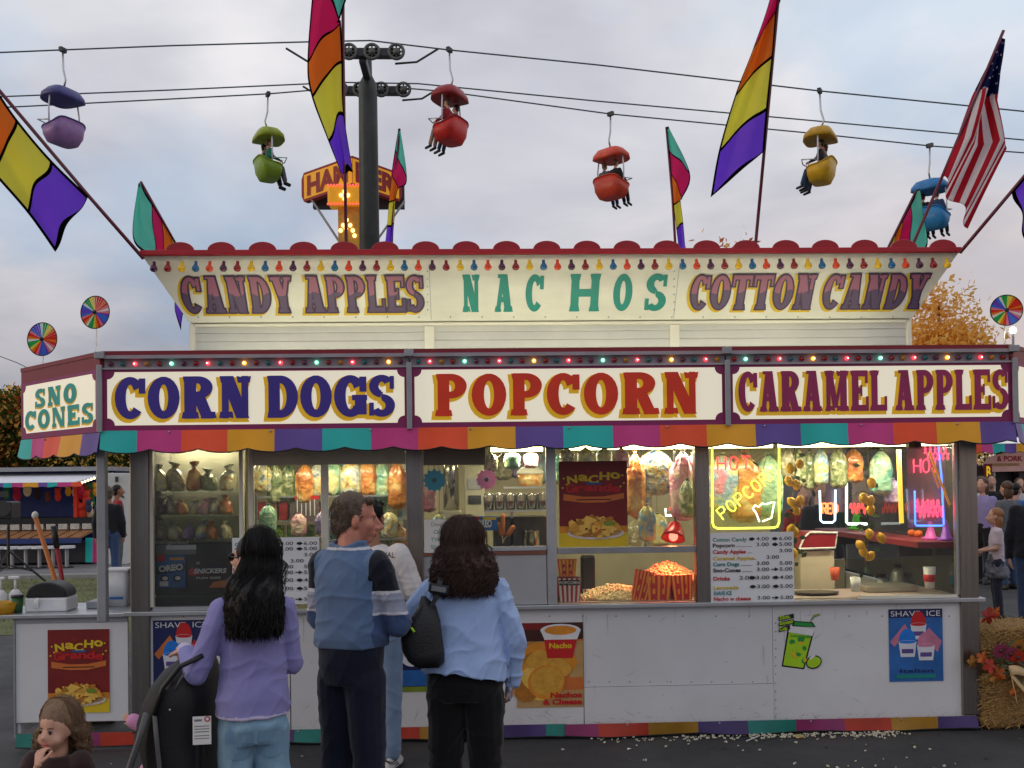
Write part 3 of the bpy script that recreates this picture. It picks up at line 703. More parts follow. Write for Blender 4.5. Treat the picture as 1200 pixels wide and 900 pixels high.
# red cap with a row of half discs
b = B(); b.box(tx0 - .01, tx1 + .01, YT - .03, YT + .03, zt1 + .001, zt1 + .035); b.box(tx0 - .01, tx0 + .03, YT + .031, D2 + .28, zt1 + .001, zt1 + .035); b.box(tx1 - .03, tx1 + .01, YT + .031, D2 + .28, zt1 + .001, zt1 + .035)
b.obj('cap_rail', M('scallop_red', C(172, 14, 30), .4, var=.18), rs, bevel=.004)
sc0 = None; ns = 20; CP = Pl((0, YT - .012, 0)); scm = M('scallop_red', C(172, 14, 30), .4, var=.18)
for i in range(ns):
    x = tx0 + .25 + (tx1 - tx0 - .36) * i / (ns - 1)
    if sc0 is None:
        b = B(); pts = [(.092 * math.cos(R(a)), .056 * math.sin(R(a))) for a in range(0, 181, 12)]
        Pl((0, 0, 0)).slab(b, pts, -.012, .012); sc0 = o = b.obj('scallop', scm, None, bevel=.004)
    else: o = sc0.copy(); COL.objects.link(o)
    o.location = (x, YT - .004, zt1 + .0352); adopt(o, rs)
cyc = ['purple', 'red', 'yellow', 'blue', 'orange']; nb = 58
for i in range(nb):
    px = 183 + (1106 - 183) * i / (nb - 1); u, v = rp(px, 310 - (px - 183) * .0045); bulb(rs, RP.p(u, v + .026, .030), (0, -.28, -.96), BU[cyc[i % 5]], 'r' + cyc[i % 5], .025, None, PEAR)
b = faceB
for px in range(232, 1062, 37): u, v = rp(px, 371.5); b.ball(RP.p(u, v, .001), .006, 8, 5, 1)
for px in (503, 792): 
    for py in range(318, 372, 9): u, v = rp(px - 2, py); b.ball(RP.p(u, v, .001), .005, 8, 5, 1)
for px in (504, 793): u, _ = rp(px, 340); RP.rect(b, u - .002, u + .002, .01, SLn - .06, .0006, 1)
b.obj('sign_face', [rsm, galv], rs)
# ------------------------------------------------------------------ flat printed things
class Art:
    def __init__(s, pl, u0, u1, v0, v1, bg, thick=.002, w=.0):
        s.pl = pl; s.u0, s.v0 = u0, v0; s.W, s.H = u1 - u0, v1 - v0; s.b = B(); s.ms = []; s.w = w + thick
        pl.board(s.b, u0, u1, v0, v1, w, s.w, s.mi(bg))
    def mi(s, m):
        if m not in s.ms: s.ms.append(m)
        return s.ms.index(m)
    def nw(s): s.w += .00022; return s.w
    def poly(s, pts, m): s.pl.poly(s.b, [(s.u0 + x * s.W, s.v0 + y * s.H) for x, y in pts], s.nw(), s.mi(m)); return s
    def rect(s, x0, x1, y0, y1, m): return s.poly([(x0, y0), (x1, y0), (x1, y1), (x0, y1)], m)
    def ell(s, cx, cy, rx, ry, m, rot=0, a0=0, a1=2 * PI, n=24): s.pl.ell(s.b, s.u0 + cx * s.W, s.v0 + cy * s.H, rx * s.W, ry * s.H, s.nw(), s.mi(m), n, rot, a0, a1); return s
    def text(s, t, x, y, h, m, width=None, align='L', bold=.012, rot=0, shear=0):
        text(s.b, s.pl, t, s.u0 + x * s.W, s.v0 + y * s.H, h * s.H, width * s.W if width else None, s.nw(), s.mi(m), bold, align, shear, rot); return s
    def done(s, name, label=None, cat=None, group=None, parent=None):
        o = s.b.obj(name, s.ms, parent)
        return tag(o, label, cat, group) if label else o
def ink_(n, r, g, b, var=.08, scale=9): return M('print_' + n, C(r, g, b), .42, var=var, scale=scale)
K = dict(maroon=ink_('maroon', 126, 30, 28, .25, 3), yellow=ink_('yellow', 222, 190, 34), red=ink_('red', 196, 30, 34), orange=ink_('orange', 206, 112, 50), chip=ink_('chip', 214, 158, 58, .22, 30),
         chip2=ink_('dark_chip', 178, 112, 36, .25, 30), chip3=ink_('pale_chip', 236, 190, 84, .15, 30), olive=ink_('olive', 42, 22, 18), green=ink_('green', 120, 140, 40, .2), plate=ink_('plate', 222, 206, 196),
         navy=ink_('navy', 26, 36, 84, .3, 4), blue=ink_('blue', 40, 100, 170, .25, 5), sky=ink_('pale_blue', 96, 150, 200, .2), pink=ink_('pink', 196, 120, 150, .2), cup=ink_('cup_white', 214, 214, 222), violet=ink_('violet', 92, 72, 140, .2),
         black=ink_('black', 18, 18, 20), white=ink_('white', 226, 226, 226), lime=ink_('lime', 170, 214, 30), green2=ink_('bright_green', 30, 150, 60), tan=ink_('tan', 190, 150, 96, .2), purple=ink_('purple', 84, 50, 110), teal=ink_('teal', 20, 130, 126),
         board=ink_('board', 238, 240, 242, .03), brown=ink_('brown', 70, 32, 22, .25), grey=ink_('grey', 120, 122, 124), copper=ink_('amber', 220, 140, 40, .2))
def chips(a, cx, cy, rx, ry, n, seed, size=.10, olives=True):
    r = random.Random(seed)
    for i in range(n):
        t = r.uniform(0, 2 * PI); q = math.sqrt(r.random()); x, y = cx + rx * q * math.cos(t), cy + ry * q * math.sin(t); s = size * r.uniform(.7, 1.2); t = r.uniform(0, 2 * PI); k = a.W / a.H
        pts = [(x + s * math.cos(t + d) * e, y + s * k * math.sin(t + d) * e * .8) for d, e in ((0, 1), (2.0, .9), (2.6, .8), (4.2, .95))]
        a.poly(pts, K[r.choice(['chip', 'chip', 'chip2', 'chip3', 'chip3'])])
        if olives and i % 4 == 0: a.ell(x + .02, y, .022, .012, K[r.choice(['olive', 'red', 'olive', 'green'])], rot=t)
def nacho_poster(Y, px0, px1, py0, py1, label):
    p = U(px0, py1, Y); q = U(px1, py0, Y); a = Art(Pl((0, Y, 0)), p.x, q.x, p.z, q.z, K['maroon'])
    a.rect(0, 1, 0, .16, K['yellow']); a.rect(0, 1, .16, .24, K['copper'])
    a.text('EL', .44, .865, .035, K['red'], align='C')
    for i, c in enumerate('NaCHo'): a.text(c, .20 + .155 * i, .765 + .022 * math.sin(i * 2.2) + .010 * (i - 2), .088 if c.isupper() else .098, K['yellow'], width=.15, align='C', bold=.04, rot=R([8, -4, 6, -3, -8][i]))
    a.rect(.40, .62, .728, .752, K['blue'])
    for i, c in enumerate('Grande'): a.text(c, .17 + .132 * i, .638 + .016 * math.sin(i * .62), .09, K['red'], width=.135, align='C', bold=.04, rot=R([6, 3, 1, -1, -3, -6][i]))
    a.poly([(.06, .545), (.35, .515), (.65, .515), (.95, .560), (.95, .625), (.65, .585), (.35, .585), (.06, .62)], K['orange']); a.rect(.25, .76, .543, .556, K['brown'])
    for x, y in ((.07, .80), (.11, .73), (.05, .69), (.93, .83), (.95, .74), (.90, .70)): a.ell(x, y, .016, .010, K['yellow'])
    a.ell(.53, .155, .42, .072, K['plate']); a.ell(.53, .165, .38, .056, K['tan']); chips(a, .52, .225, .33, .095, 62, 5, .105); a.ell(.72, .27, .08, .03, K['green'], .1)
    return a.done('poster', label, 'poster', 'nacho posters')
nacho_poster(-.004, 56.5, 128, 737, 836, 'maroon nacho poster on the white side of the condiment counter at far left')
nacho_poster(.0, 656, 734.5, 540, 641, 'maroon nacho poster hanging in the middle window above the popcorn')
def ice_poster(px0, px1, py0, py1, label, flip):
    Y = -.003; p = U(px0, py1, Y); q = U(px1, py0, Y); a = Art(Pl((0, Y, 0)), p.x, q.x, p.z, q.z, K['navy'] if flip else K['blue'])
    a.rect(0, 1, .88, 1, K['navy']); a.text('SHAVE  ICE', .5, .90, .075, K['white'], width=.92, align='C', bold=-.004)
    fl = [K['orange'], K['red'], K['blue']] if flip else [K['pink'], K['red'], K['sky']]
    a.poly([(.02, .55), (.30, .80), (.36, .72), (.1, .48)], fl[0]); a.poly([(.62, .62), (.74, .74), (.98, .55), (.9, .40)], K['red'] if flip else K['pink'])
    def cone(cx, cy, w, m):
        a.ell(cx, cy + .12, w * .90, .19, m, a0=0, a1=PI); a.poly([(cx - w * .92, cy + .12), (cx + w * .92, cy + .12), (cx + w * .72, cy - .08), (cx - w * .72, cy - .08)], K['cup']); a.ell(cx, cy + .12, w * .95, .03, K['cup']); a.ell(cx, cy + .125, w * .86, .022, m); a.rect(cx - w * .6, cx + w * .6, cy - .03, cy + .03, K['violet'])
    cone(.55, .66, .16, fl[1]); cone(.34, .42, .18, ink_('ice_blue', 24, 120, 214, .2, 20)); cone(.68, .37, .18, K['pink'])
    a.rect(.12, .86, .045, .10, K['teal']); a.text('Italian', .5, .125, .05, K['navy'], align='C', width=.62)
    return a.done('poster', label, 'poster', 'shave ice posters')
ice_poster(180, 245, 726, 815, 'blue shave ice poster with orange and red ices behind the stroller', True)
ice_poster(1042.5, 1104, 713, 799, 'blue shave ice poster at the right end of the white front', False)
def third_poster():
    Y = -.003; p = U(458, 811, Y); q = U(520, 726, Y); a = Art(Pl((0, Y, 0)), p.x, q.x, p.z, q.z, K['navy'])
    a.rect(0, 1, .86, 1, K['maroon']); a.ell(.4, .55, .25, .2, K['cup']); a.ell(.42, .62, .22, .18, K['tan']); a.rect(0, 1, .0, .07, K['green']); a.rect(0, 1, .08, .30, K['blue'])
    a.done('poster', 'blue poster with a white cup between the polo man and the bag woman', 'poster')
third_poster()
def chip_poster():
    Y = -.003; p = U(606, 829.5, Y); q = U(683, 729, Y); a = Art(Pl((0, Y, 0)), p.x, q.x, p.z, q.z, K['tan'])
    a.rect(0, 1, .78, 1, K['brown']); a.rect(.0, .5, .92, 1, K['maroon']); a.rect(.55, 1, .2, .8, K['orange']); a.rect(.8, 1, .35, .78, K['tan'])
    r = random.Random(4)
    for i in range(15):
        x, y = r.uniform(.08, .72), r.uniform(.18, .66); a.ell(x, y, r.uniform(.17, .27), r.uniform(.09, .15), K[['chip', 'chip2', 'chip3', 'copper'][i % 4]], rot=r.uniform(-.9, .9))
    a.ell(.5, .50, .33, .13, K['chip'], rot=-.3); a.ell(.44, .30, .28, .20, K['copper'], rot=.2); a.ell(.45, .31, .25, .17, K['chip'], rot=.2)
    a.poly([(.40, .88), (.93, .88), (.84, .58), (.46, .58)], K['red']); a.text('Nacho', .66, .70, .06, K['yellow'], width=.34, align='C', bold=.03)
    a.poly([(.36, .92), (.97, .92), (.91, .80), (.42, .80)], K['white']); a.ell(.66, .91, .30, .075, K['white']); a.ell(.66, .91, .24, .055, K['copper'])
    a.text('Nachos', .97, .115, .062, K['red'], width=.47, align='R', bold=.04); a.text('& Cheese', .97, .035, .062, K['red'], width=.58, align='R', bold=.04)
    a.done('poster', 'poster of nacho chips and a cheese cup on the white front', 'poster')
chip_poster()
def cup_sticker():
    Y = -.0006; p = U(915, 785, Y); q = U(961, 719, Y); W, H = q.x - p.x, q.z - p.z; pl = Pl((0, Y, 0)); ms = [K['black'], K['lime'], K['green2'], K['white'], K['yellow']]; b = B(); w = [.0004]
    def P_(pts, m): w[0] += .0002; pl.poly(b, [(p.x + x * W, p.z + y * H) for x, y in pts], w[0], m)
    def E_(cx, cy, rx, ry, m, rot=0): w[0] += .0002; pl.ell(b, p.x + cx * W, p.z + cy * H, rx * W, ry * H, w[0], m, 20, rot)
    P_([(.02, .06), (.20, .80), (.86, .72), (.58, .0)], 0); P_([(.06, .085), (.235, .74), (.80, .67), (.555, .03)], 1)
    r = random.Random(1)
    for i in range(16): E_(.17 + .40 * r.random() + .09, .15 + .42 * r.random(), .06, .035, (2, 1, 4, 2)[i % 4], r.uniform(0, 3))
    P_([(.20, .68), (.25, .80), (.86, .72), (.79, .60)], 3); P_([(.30, .80), (.33, .88), (.80, .85), (.88, .76), (.30, .78)], 0); P_([(.33, .80), (.36, .86), (.78, .83), (.84, .765)], 2)
    P_([(.70, .85), (.74, .85), (.84, .98), (.99, 1.0), (.99, .97), (.86, .945)], 0); P_([(.705, .85), (.735, .85), (.845, .97), (.985, .99), (.985, .978), (.855, .955)], 1)
    E_(.82, .13, .20, .12, 0, .3); E_(.82, .13, .175, .095, 1, .3); P_([(.7, .2), (.82, .28), (.86, .24), (.74, .17)], 3)
    w[0] += .0002
    for t, y in (('32oz.', .90), ('Souvenir', .80), ('Cup', .70)):
        P_([(-.04, y - .02), (.34 if t != 'Cup' else .24, y + .03), (.34 if t != 'Cup' else .24, y + .11), (-.04, y + .06)], 0)
    w[0] += .0004
    for t, y, ww in (('32oz.', .905, .28), ('Souvenir', .805, .36), ('Cup', .705, .2)): text(b, pl, t, p.x - .02 * W, p.z + y * H, .062 * H, ww * W, w[0], 1, .04, 'L', 0, R(9))
    text(b, pl, 'Lemonade', p.x + .25 * W, p.z + .60 * H, .05 * H, .5 * W, w[0] + .0002, 2, .02, 'L', 0, R(-5))
    tag(b.obj('sticker', ms), 'lime green lemonade cup sticker on the white front', 'sticker')
cup_sticker()
# menu boards
def menu(px0, px1, py0, py1, label):
    Y = -.020; p = U(px0, py1, Y); q = U(px1, py0, Y); a = Art(Pl((0, Y, 0)), p.x, q.x, p.z, q.z, K['board'], .006)
    rows = [('Cotton Candy', 'teal', 'a4.00', 'a6.00', .50), ('Popcorn', 'brown', '3.00', 'a5.00', .32), ('Candy Apples', 'red', '', '3.00', .48), ('Caramel Apples', 'yellow', '3.00', '', .60), ('Corn Dogs', 'teal', '3.00', '5.00', .38),
            ('Sno-Cones', 'brown', '3.00', 'b5.00', .40), ('Drinks', 'red', 'a2.00 3.00', 'a4.00', .24), ('Lemonade', 'yellow', 'a3.00', 'a5.00', .36), ('SHAVE ICE', 'teal', '', '', .26), ('Nacho w cheese', 'red', '3.00', 'b5.00', .54)]
    ys = [.905, .825, .735, .645, .56, .475, .36, .235, .155, .075]
    for (t, c, m1, m2, wd), y in zip(rows, ys):
        a.text(t, .03, y - .03, .052 if c != 'yellow' else .048, K[c], width=wd * .82, bold=.03)
        if t not in ('Drinks', 'SHAVE ICE', 'Lemonade'): a.rect(.03 + wd * .82 + .02, .50, y - .028, y - .022, K['grey'])
        for m, x in ((m1, .82 if t == 'Caramel Apples' else .70), (m2, .975)):
            if not m: continue
            if m[0] == 'a': a.ell(x - .205, y, .030, .021, K['black']); a.poly([(x - .20, y + .03), (x - .16, y), (x - .20, y - .03)], K['black']); m = m[1:]
            if m[0] == 'b': a.rect(x - .25, x - .20, y - .007, y + .007, K['black']); a.poly([(x - .21, y + .028), (x - .165, y), (x - .21, y - .028)], K['black']); m = m[1:]
            a.text(m, x, y - .022, .05, K['black'], align='R', width=.150 if len(m) < 5 else .36, bold=.004)
    return a.done('menu_board', label, 'menu board', 'menu boards')
menu(833, 929.5, 623, 707.5, 'white price board under the yellow neon popcorn sign')
menu(273, 374, 629, 709, 'white price board behind the long haired woman and the polo man')
p = U(497.5, 648, -.03); q = U(541, 608.5, -.03); a = Art(Pl((0, -.03, 0)), p.x, q.x, p.z, q.z, paper, .001)
for t, y, w_, c in (('Deep Fried', .80, .62, 'grey'), ('OREOS', .57, .50, 'teal'), ('TWINKIES', .34, .66, 'teal'), ('SNICKERS', .12, .66, 'teal')): a.text(t, .5, y, .12, K[c], width=w_, align='C', bold=.0)
a.done('notice', 'pale hand lettered notice leaning in the window beside the curly haired woman', 'notice')

# ------------------------------------------------------------------ goods inside
def multi(name, cols, scale=9, rough=.22, coat=.8, emit=0, detail=2):
    if name in MATS: return MATS[name]
    m = bpy.data.materials.new(name); MATS[name] = m; nt, p = nodes_of(m); N = nt.nodes; L = nt.links
    tc = N.new('ShaderNodeTexCoord'); nz = N.new('ShaderNodeTexNoise'); nz.inputs['Scale'].default_value = scale; nz.inputs['Detail'].default_value = detail; nz.inputs['Distortion'].default_value = .6
    L.new(tc.outputs['Object'], nz.inputs['Vector']); r = N.new('ShaderNodeValToRGB'); e = r.color_ramp.elements
    while len(e) < len(cols): e.new(.5)
    for i, (k, c) in enumerate(zip(e, cols)): k.position = .30 + .42 * i / (len(cols) - 1); k.color = (*C(*c), 1)
    L.new(nz.outputs['Fac'], r.inputs[0]); L.new(r.outputs[0], p.inputs['Base Color']); p.inputs['Roughness'].default_value = rough
    p.inputs['Coat Weight'].default_value = coat; p.inputs['Coat Roughness'].default_value = .06
    n2 = N.new('ShaderNodeTexNoise'); n2.inputs['Scale'].default_value = 28; n2.inputs['Detail'].default_value = 3; L.new(tc.outputs['Object'], n2.inputs['Vector'])
    bp = N.new('ShaderNodeBump'); bp.inputs['Strength'].default_value = .9; bp.inputs['Distance'].default_value = .02; L.new(n2.outputs['Fac'], bp.inputs['Height']); L.new(bp.outputs[0], p.inputs['Normal'])
    return m
BG = {'pastel': multi('bag_pastel', [(200, 120, 150), (110, 160, 190), (214, 200, 120), (190, 214, 214)], 7), 'pink': multi('bag_pink', [(196, 92, 124), (220, 160, 176), (236, 220, 190)], 8), 'teal': multi('bag_teal', [(60, 130, 120), (150, 190, 160), (220, 210, 150)], 8),
      'amber': multi('bag_amber', [(150, 74, 34), (200, 130, 60), (224, 196, 130)], 8), 'print': multi('bag_print', [(30, 66, 110), (190, 190, 180), (206, 190, 120), (150, 60, 70)], 16, detail=4), 'green': multi('bag_green', [(50, 84, 46), (130, 140, 96), (210, 206, 170)], 22, detail=5),
      'clear': multi('bag_clear', [(190, 186, 150), (130, 124, 96), (220, 214, 180)], 20, detail=4), 'dark': multi('bag_dark', [(60, 20, 22), (110, 40, 30), (190, 160, 110)], 26, detail=5), 'lilac': multi('bag_lilac', [(110, 96, 160), (160, 140, 180), (220, 210, 220)], 10)}
WORDS = {'pastel': 'pastel striped', 'pink': 'pink', 'teal': 'teal and cream', 'amber': 'amber', 'print': 'printed blue and white', 'green': 'green flecked', 'clear': 'clear', 'dark': 'dark red', 'lilac': 'lilac'}
rb = random.Random(11)
def bag(kind, px, py0, py1, wpx, Y, label):
    p0 = U(px, py0, Y); p1 = U(px, py1, Y); h = p0.z - p1.z; w = (XX(px + wpx / 2, Y) - XX(px - wpx / 2, Y)) / 2
    t = thing('candy_bag', label, 'candy bag', (p0.x, Y, p0.z), 0, 'bags of candy hanging in the windows')
    b = B(); ph = rb.uniform(0, 6); rs_ = []; NR = 26; NA = 40
    for i in range(NR + 1):
        f = i / NR; q = .20 - .13 * min(1, f / .05) if f < .05 else (.07 + .93 * math.sin(min(1, (f - .05) / .40) * PI / 2) ** .8); q *= (1 - .10 * f) if f < .88 else (1 - .10 * f) * math.sqrt(max(.02, 1 - ((f - .88) / .125) ** 2)); ring = []; pin = max(0, 1 - f * 2.6)
        for j in range(NA):
            a = 2 * PI * j / NA; c, s_ = math.cos(a), math.sin(a); wv = 1 + pin * .28 * math.sin(9 * a + ph) + .07 * noise.noise((c * 2.2 + ph, s_ * 2.2, f * 5)) + .045 * noise.noise((c * 6 + ph, s_ * 6, f * 12))
            ring.append(Vector((p0.x + w * q * wv * math.copysign(abs(c) ** .85, c), Y + min(w, .085) * .62 * q * wv * s_, p0.z - h * f + .012 * noise.noise((c * 2, s_ * 2, ph)) * f)))
        rs_.append(ring)
    b.rings(rs_); b.obj('bag', BG[kind], t, True)
    b = B().cyl((p0.x, Y, p0.z - h * .055), (p0.x, Y, p0.z - h * .025), w * .10 + .004, n=10); b.cyl((p0.x, Y, p0.z - h * .03), (p0.x, Y, 2.2), .0015, n=5); b.obj('tie', ink, t)
def bagrow(lst, Y, where):
    for i, (k, px, a, c, w) in enumerate(lst): bag(k, px, a, c, w, Y + .03 * (i % 3), '%s candy bag, %s from left %s' % (WORDS[k], ORD[i], where))
bagrow([('print', 306, 540, 578, 26), ('green', 322, 542, 590, 20), ('green', 338, 542, 592, 20), ('amber', 357, 542, 592, 24), ('print', 374, 540, 584, 26), ('teal', 392, 538, 580, 28), ('print', 411, 538, 580, 26), ('amber', 430, 538, 582, 24), ('teal', 447, 540, 590, 24), ('amber', 465, 538, 596, 24)], .42, 'in top row of the shutter window')
bagrow([('teal', 438, 572, 604, 34), ('pastel', 462, 574, 610, 34), ('amber', 425, 574, 612, 24)], .75, 'of the bags behind the polo man')
bagrow([('teal', 660, 528, 568, 26), ('amber', 744, 528, 606, 26), ('print', 768, 524, 580, 44), ('pink', 800, 526, 610, 34), ('clear', 812, 530, 580, 22), ('pastel', 752, 560, 610, 24)], .30, 'in front row of the popcorn window')
bagrow([('pastel', 846, 530, 600, 40), ('amber', 872, 528, 612, 44), ('teal', 900, 530, 606, 36)], .55, 'behind the neon popcorn sign')
bagrow([('clear', 922, 524, 560, 18), ('green', 935, 524, 570, 20), ('green', 949, 526, 574, 20), ('pastel', 962, 524, 568, 18), ('green', 982, 524, 572, 22), ('amber', 1000, 524, 566, 24), ('teal', 1032, 526, 580, 28), ('lilac', 1046, 560, 590, 22), ('clear', 1120, 526, 590, 22)], .60, 'in front row of the lemon window')
bagrow([('teal', 392, 612, 646, 26), ('lilac', 410, 614, 648, 26), ('pastel', 430, 612, 648, 28), ('green', 450, 612, 650, 26), ('amber', 467, 614, 648, 24)], .62, 'in bottom row of the shutter window')
bagrow([('amber', 700, 556, 612, 22), ('green', 728, 552, 604, 26), ('clear', 746, 606, 646, 26), ('pastel', 770, 600, 640, 30)], 1.0, 'deep in the popcorn window')
bagrow([('pink', 502, 560, 600, 20), ('clear', 590, 530, 562, 22), ('lilac', 607, 532, 560, 20), ('pastel', 634, 530, 566, 18)], .95, 'deep in the serving window')
bagrow([('dark', 1058, 540, 600, 24), ('print', 1080, 540, 596, 24)], 1.2, 'deep in the lemon window')
bagrow([('clear', 664, 524, 548, 18), ('pastel', 686, 524, 546, 20), ('teal', 708, 524, 548, 20), ('pink', 728, 524, 550, 20), ('pastel', 758, 590, 634, 22), ('green', 806, 560, 606, 22)], .16, 'in the near row over the popcorn case')
bagrow([('clear', 575, 530, 552, 18), ('teal', 600, 528, 550, 20), ('pink', 622, 528, 548, 18), ('pastel', 515, 600, 634, 22)], .30, 'in the near row of the serving window')
bagrow([('teal', 314, 590, 624, 22), ('pastel', 398, 586, 616, 24), ('pink', 350, 600, 628, 20), ('lilac', 378, 598, 626, 20), ('clear', 422, 600, 628, 18), ('print', 456, 598, 630, 22)], .30, 'in middle row of the shutter window')
# window display case at the left
cs = thing('display_case', 'glass fronted display case with three shelves behind the left window', 'display case', (XX(228, .3), .35, ZC))
zA = [ZZ(571, .22), ZZ(598, .22), ZZ(627, .22)]; xa0, xa1 = XX(180, .3), XX(279, .3)
for z in zA: B().box(xa0, xa1, .10, .52, z - .012, z).obj('shelf', glassm('shelf_glass', (.80, .84, .80), .7, .06), cs)
B().box(xa0, xa1, .14, .52, ZC + .022, zA[2] - .02).obj('cabinet', M('case_dark', (.018, .02, .019), .4), cs, bevel=.004)
B().box(xa0, xa1, .53, .55, ZC + .022, 2.1).obj('back_panel', M('case_back', (.12, .115, .085), .6, var=.2), cs)
B().box(xa0, xa0 + .02, .10, .53, ZC + .022, 2.1).obj('side_panel', cabd, cs)
b = B(); p = U(183, 650, .135); q = U(230, 638, .135); pl = Pl((0, .135, 0)); a = Art(pl, p.x, q.x, p.z, q.z, K['grey'], .004); a.rect(.25, 1, .5, .95, K['cup']); a.text('Refrigerated', .0, 1.1, .35, K['white'], width=.8); a.done('label_plate', None, parent=cs)
r = random.Random(5)
for row, (za, kinds, hh) in enumerate(zip(zA, (['print', 'clear', 'amber', 'green', 'print'], ['dark', 'clear', 'amber', 'print', 'pink', 'clear', 'amber'], ['clear', 'print', 'lilac', 'pastel', 'amber', 'clear']), (.19, .13, .14))):
    for i, k in enumerate(kinds):
        x = xa0 + .07 + (xa1 - xa0 - .14) * i / (len(kinds) - 1); w = (xa1 - xa0) / len(kinds) * r.uniform(.40, .54); b = B(); ph = r.uniform(0, 6); hh_ = hh * r.uniform(.78, 1.05)
        b.rings([[Vector((x + w * q * math.cos(a) * (1 + .10 * math.sin(3 * a + ph) + .10 * math.sin(7 * a + ph * 2 + f * 9) + .12 * noise.noise((math.cos(a) * 2 + ph, math.sin(a) * 2, f * 4))) + .02 * math.sin(ph) * f, .25 + .06 * q * math.sin(a) * (1 + .2 * noise.noise((a, ph, f * 5))), za + .002 + hh_ * f * (1 + .05 * math.sin(a + ph)))) for a in [2 * PI * j / 28 for j in range(28)]] for f, q in ((0, .7), (.05, .93), (.2, 1.02), (.4, .98), (.58, .92), (.70, .72), (.78, .40), (.83, .27), (.92, .5), (1, .66))])
        tag(b.obj('treat_bag', BG[k], None, True), '%s treat bag, %s from left on the %s display case shelf' % (WORDS[k], ORD[i], ['top', 'middle', 'lowest'][row]), 'treat bag', 'wrapped treats in the display case')
def carton(px0, px1, py0, py1, Y, D_, bg, draw, name, label, cat='box'):
    p = U(px0, py1, Y); q = U(px1, py0, Y); t = thing(name, label, cat, ((p.x + q.x) / 2, Y, p.z)); B().box(p.x, q.x, Y + .001, Y + D_, p.z, q.z).obj('carton', bg, t, bevel=.002)
    a = Art(Pl((0, Y, 0)), p.x, q.x, p.z, q.z, bg, .0008); draw(a); a.done('front_print', None, parent=t); return t
kb_ = ink_('box_blue', 24, 92, 160, .2, 6); kbr = ink_('box_brown', 42, 20, 16, .2)
def d_oreo(a):
    a.rect(0, .3, .8, 1, K['red']); a.poly([(0, .62), (1, .74), (1, .52), (0, .40)], K['navy']); a.text('OREO', .5, .52, .17, K['white'], width=.86, align='C', bold=.05, rot=R(5)); a.rect(.45, .95, .84, .92, K['copper'])
    for x in (.27, .72): a.ell(x, .28, .16, .11, K['black']); a.ell(x + .02, .29, .10, .06, K['white'])
    a.rect(.1, .4, .05, .2, K['cup'])
def d_snick(a):
    a.poly([(.05, .46), (.95, .52), (.98, .72), (.10, .68)], K['navy']); a.poly([(.02, .42), (.3, .46), (.1, .70), (.0, .6)], K['red']); a.text('SNICKERS', .53, .50, .15, K['white'], width=.80, align='C', bold=.04, shear=.2); a.text('FUN SIZE', .5, .30, .07, K['white'], width=.6, align='C'); a.text('10', .2, .8, .09, K['white'])
    a.poly([(.5, .0), (.95, .0), (.98, .26), (.62, .2)], K['orange'])
p_ = 694
carton(184, 217, 650, 689, .11, .025, kb_, d_oreo, 'cookie_box', 'blue cookie box standing in the left display window')
carton(221, 268, 654, 689, .11, .025, kbr, d_snick, 'candy_box', 'dark brown candy bar box beside the blue cookie box')
B().box(xa0, xa1, .085, .14, ZZ(690, .11) - .02, ZZ(690, .11) - .002).obj('front_ledge', M('case_ledge', (.03, .032, .03), .4), cs)
carton(549, 583, 605, 622, .16, .06, kb_, lambda a: (a.rect(0, .4, .5, 1, K['red']), a.text('OREO', .55, .25, .5, K['white'], width=.5, align='C', bold=.04), a.rect(.5, .95, .75, .95, K['yellow'])), 'cookie_box', 'small blue cookie box in the window above the curly haired woman')
# shelf rows in the wide window
def box_(name, label, cat, x0, x1, y0, y1, z0, z1, m, group=None, bevel=.003): return tag(B().box(x0, x1, y0, y1, z0, z1).obj(name, m, None, bevel=bevel), label, cat, group)
sh = thing('wall_shelf', 'metal shelf rack inside the wide shutter window', 'shelf', (XX(340, .6), .6, ZC))
for py in (578, 606, 629): z = ZZ(py, .42); B().box(XX(299, .42), XX(474, .42), .42, .75, z - .012, z).obj('shelf', alu, sh)
for px in (299.5, 474): x = XX(px, .7); B().box(x - .012, x + .012, .69, .72, ZC + .02, 2.1).obj('upright', alu, sh)
for i in range(6):
    x0 = XX(302 + 12.5 * i, .45); z = ZZ(606, .42); k = ['red', 'amber', 'red', 'grey', 'grey', 'red'][i]
    box_('candy_packet', '%s candy packet, %s from the left on the upper rack shelf' % ({'red': 'red', 'amber': 'amber', 'grey': 'grey'}[k], ORD[i]), 'packet', x0, x0 + .058, .45, .53, z + .001, z + .13, {'red': M('packet_red', C(150, 40, 36), .4, var=.3, scale=30), 'amber': M('packet_amber', C(170, 110, 60), .4, var=.3, scale=30), 'grey': M('packet_grey', C(120, 110, 110), .4, var=.35, scale=40)}[k], 'candy packets on the rack')
for i in range(4):
    x0 = XX(300 + 18 * i, .45); z = ZZ(629, .42)
    box_('pickle_tub', 'clear tub of green sweets, %s from the left on the lower rack shelf' % ORD[i], 'tub', x0, x0 + .088, .44, .53, z + .001, z + .105, multi('green_sweets', [(40, 90, 24), (96, 130, 40), (150, 160, 80)], 40), 'tubs of green sweets', .008)
for i in range(5):
    x0 = XX(302 + 14 * i, .58); z = ZZ(606, .42)
    tag(B().ball((x0 + .03, .66, z + .05), (.038, .03, .05), 12, 8).obj('treat_bag', BG['lilac' if i % 2 else 'pastel'], None, True), '%s sweet bag at the back of the rack, %s from left' % ('lilac' if i % 2 else 'pastel', ORD[i]), 'treat bag', 'small bags at the back of the rack')
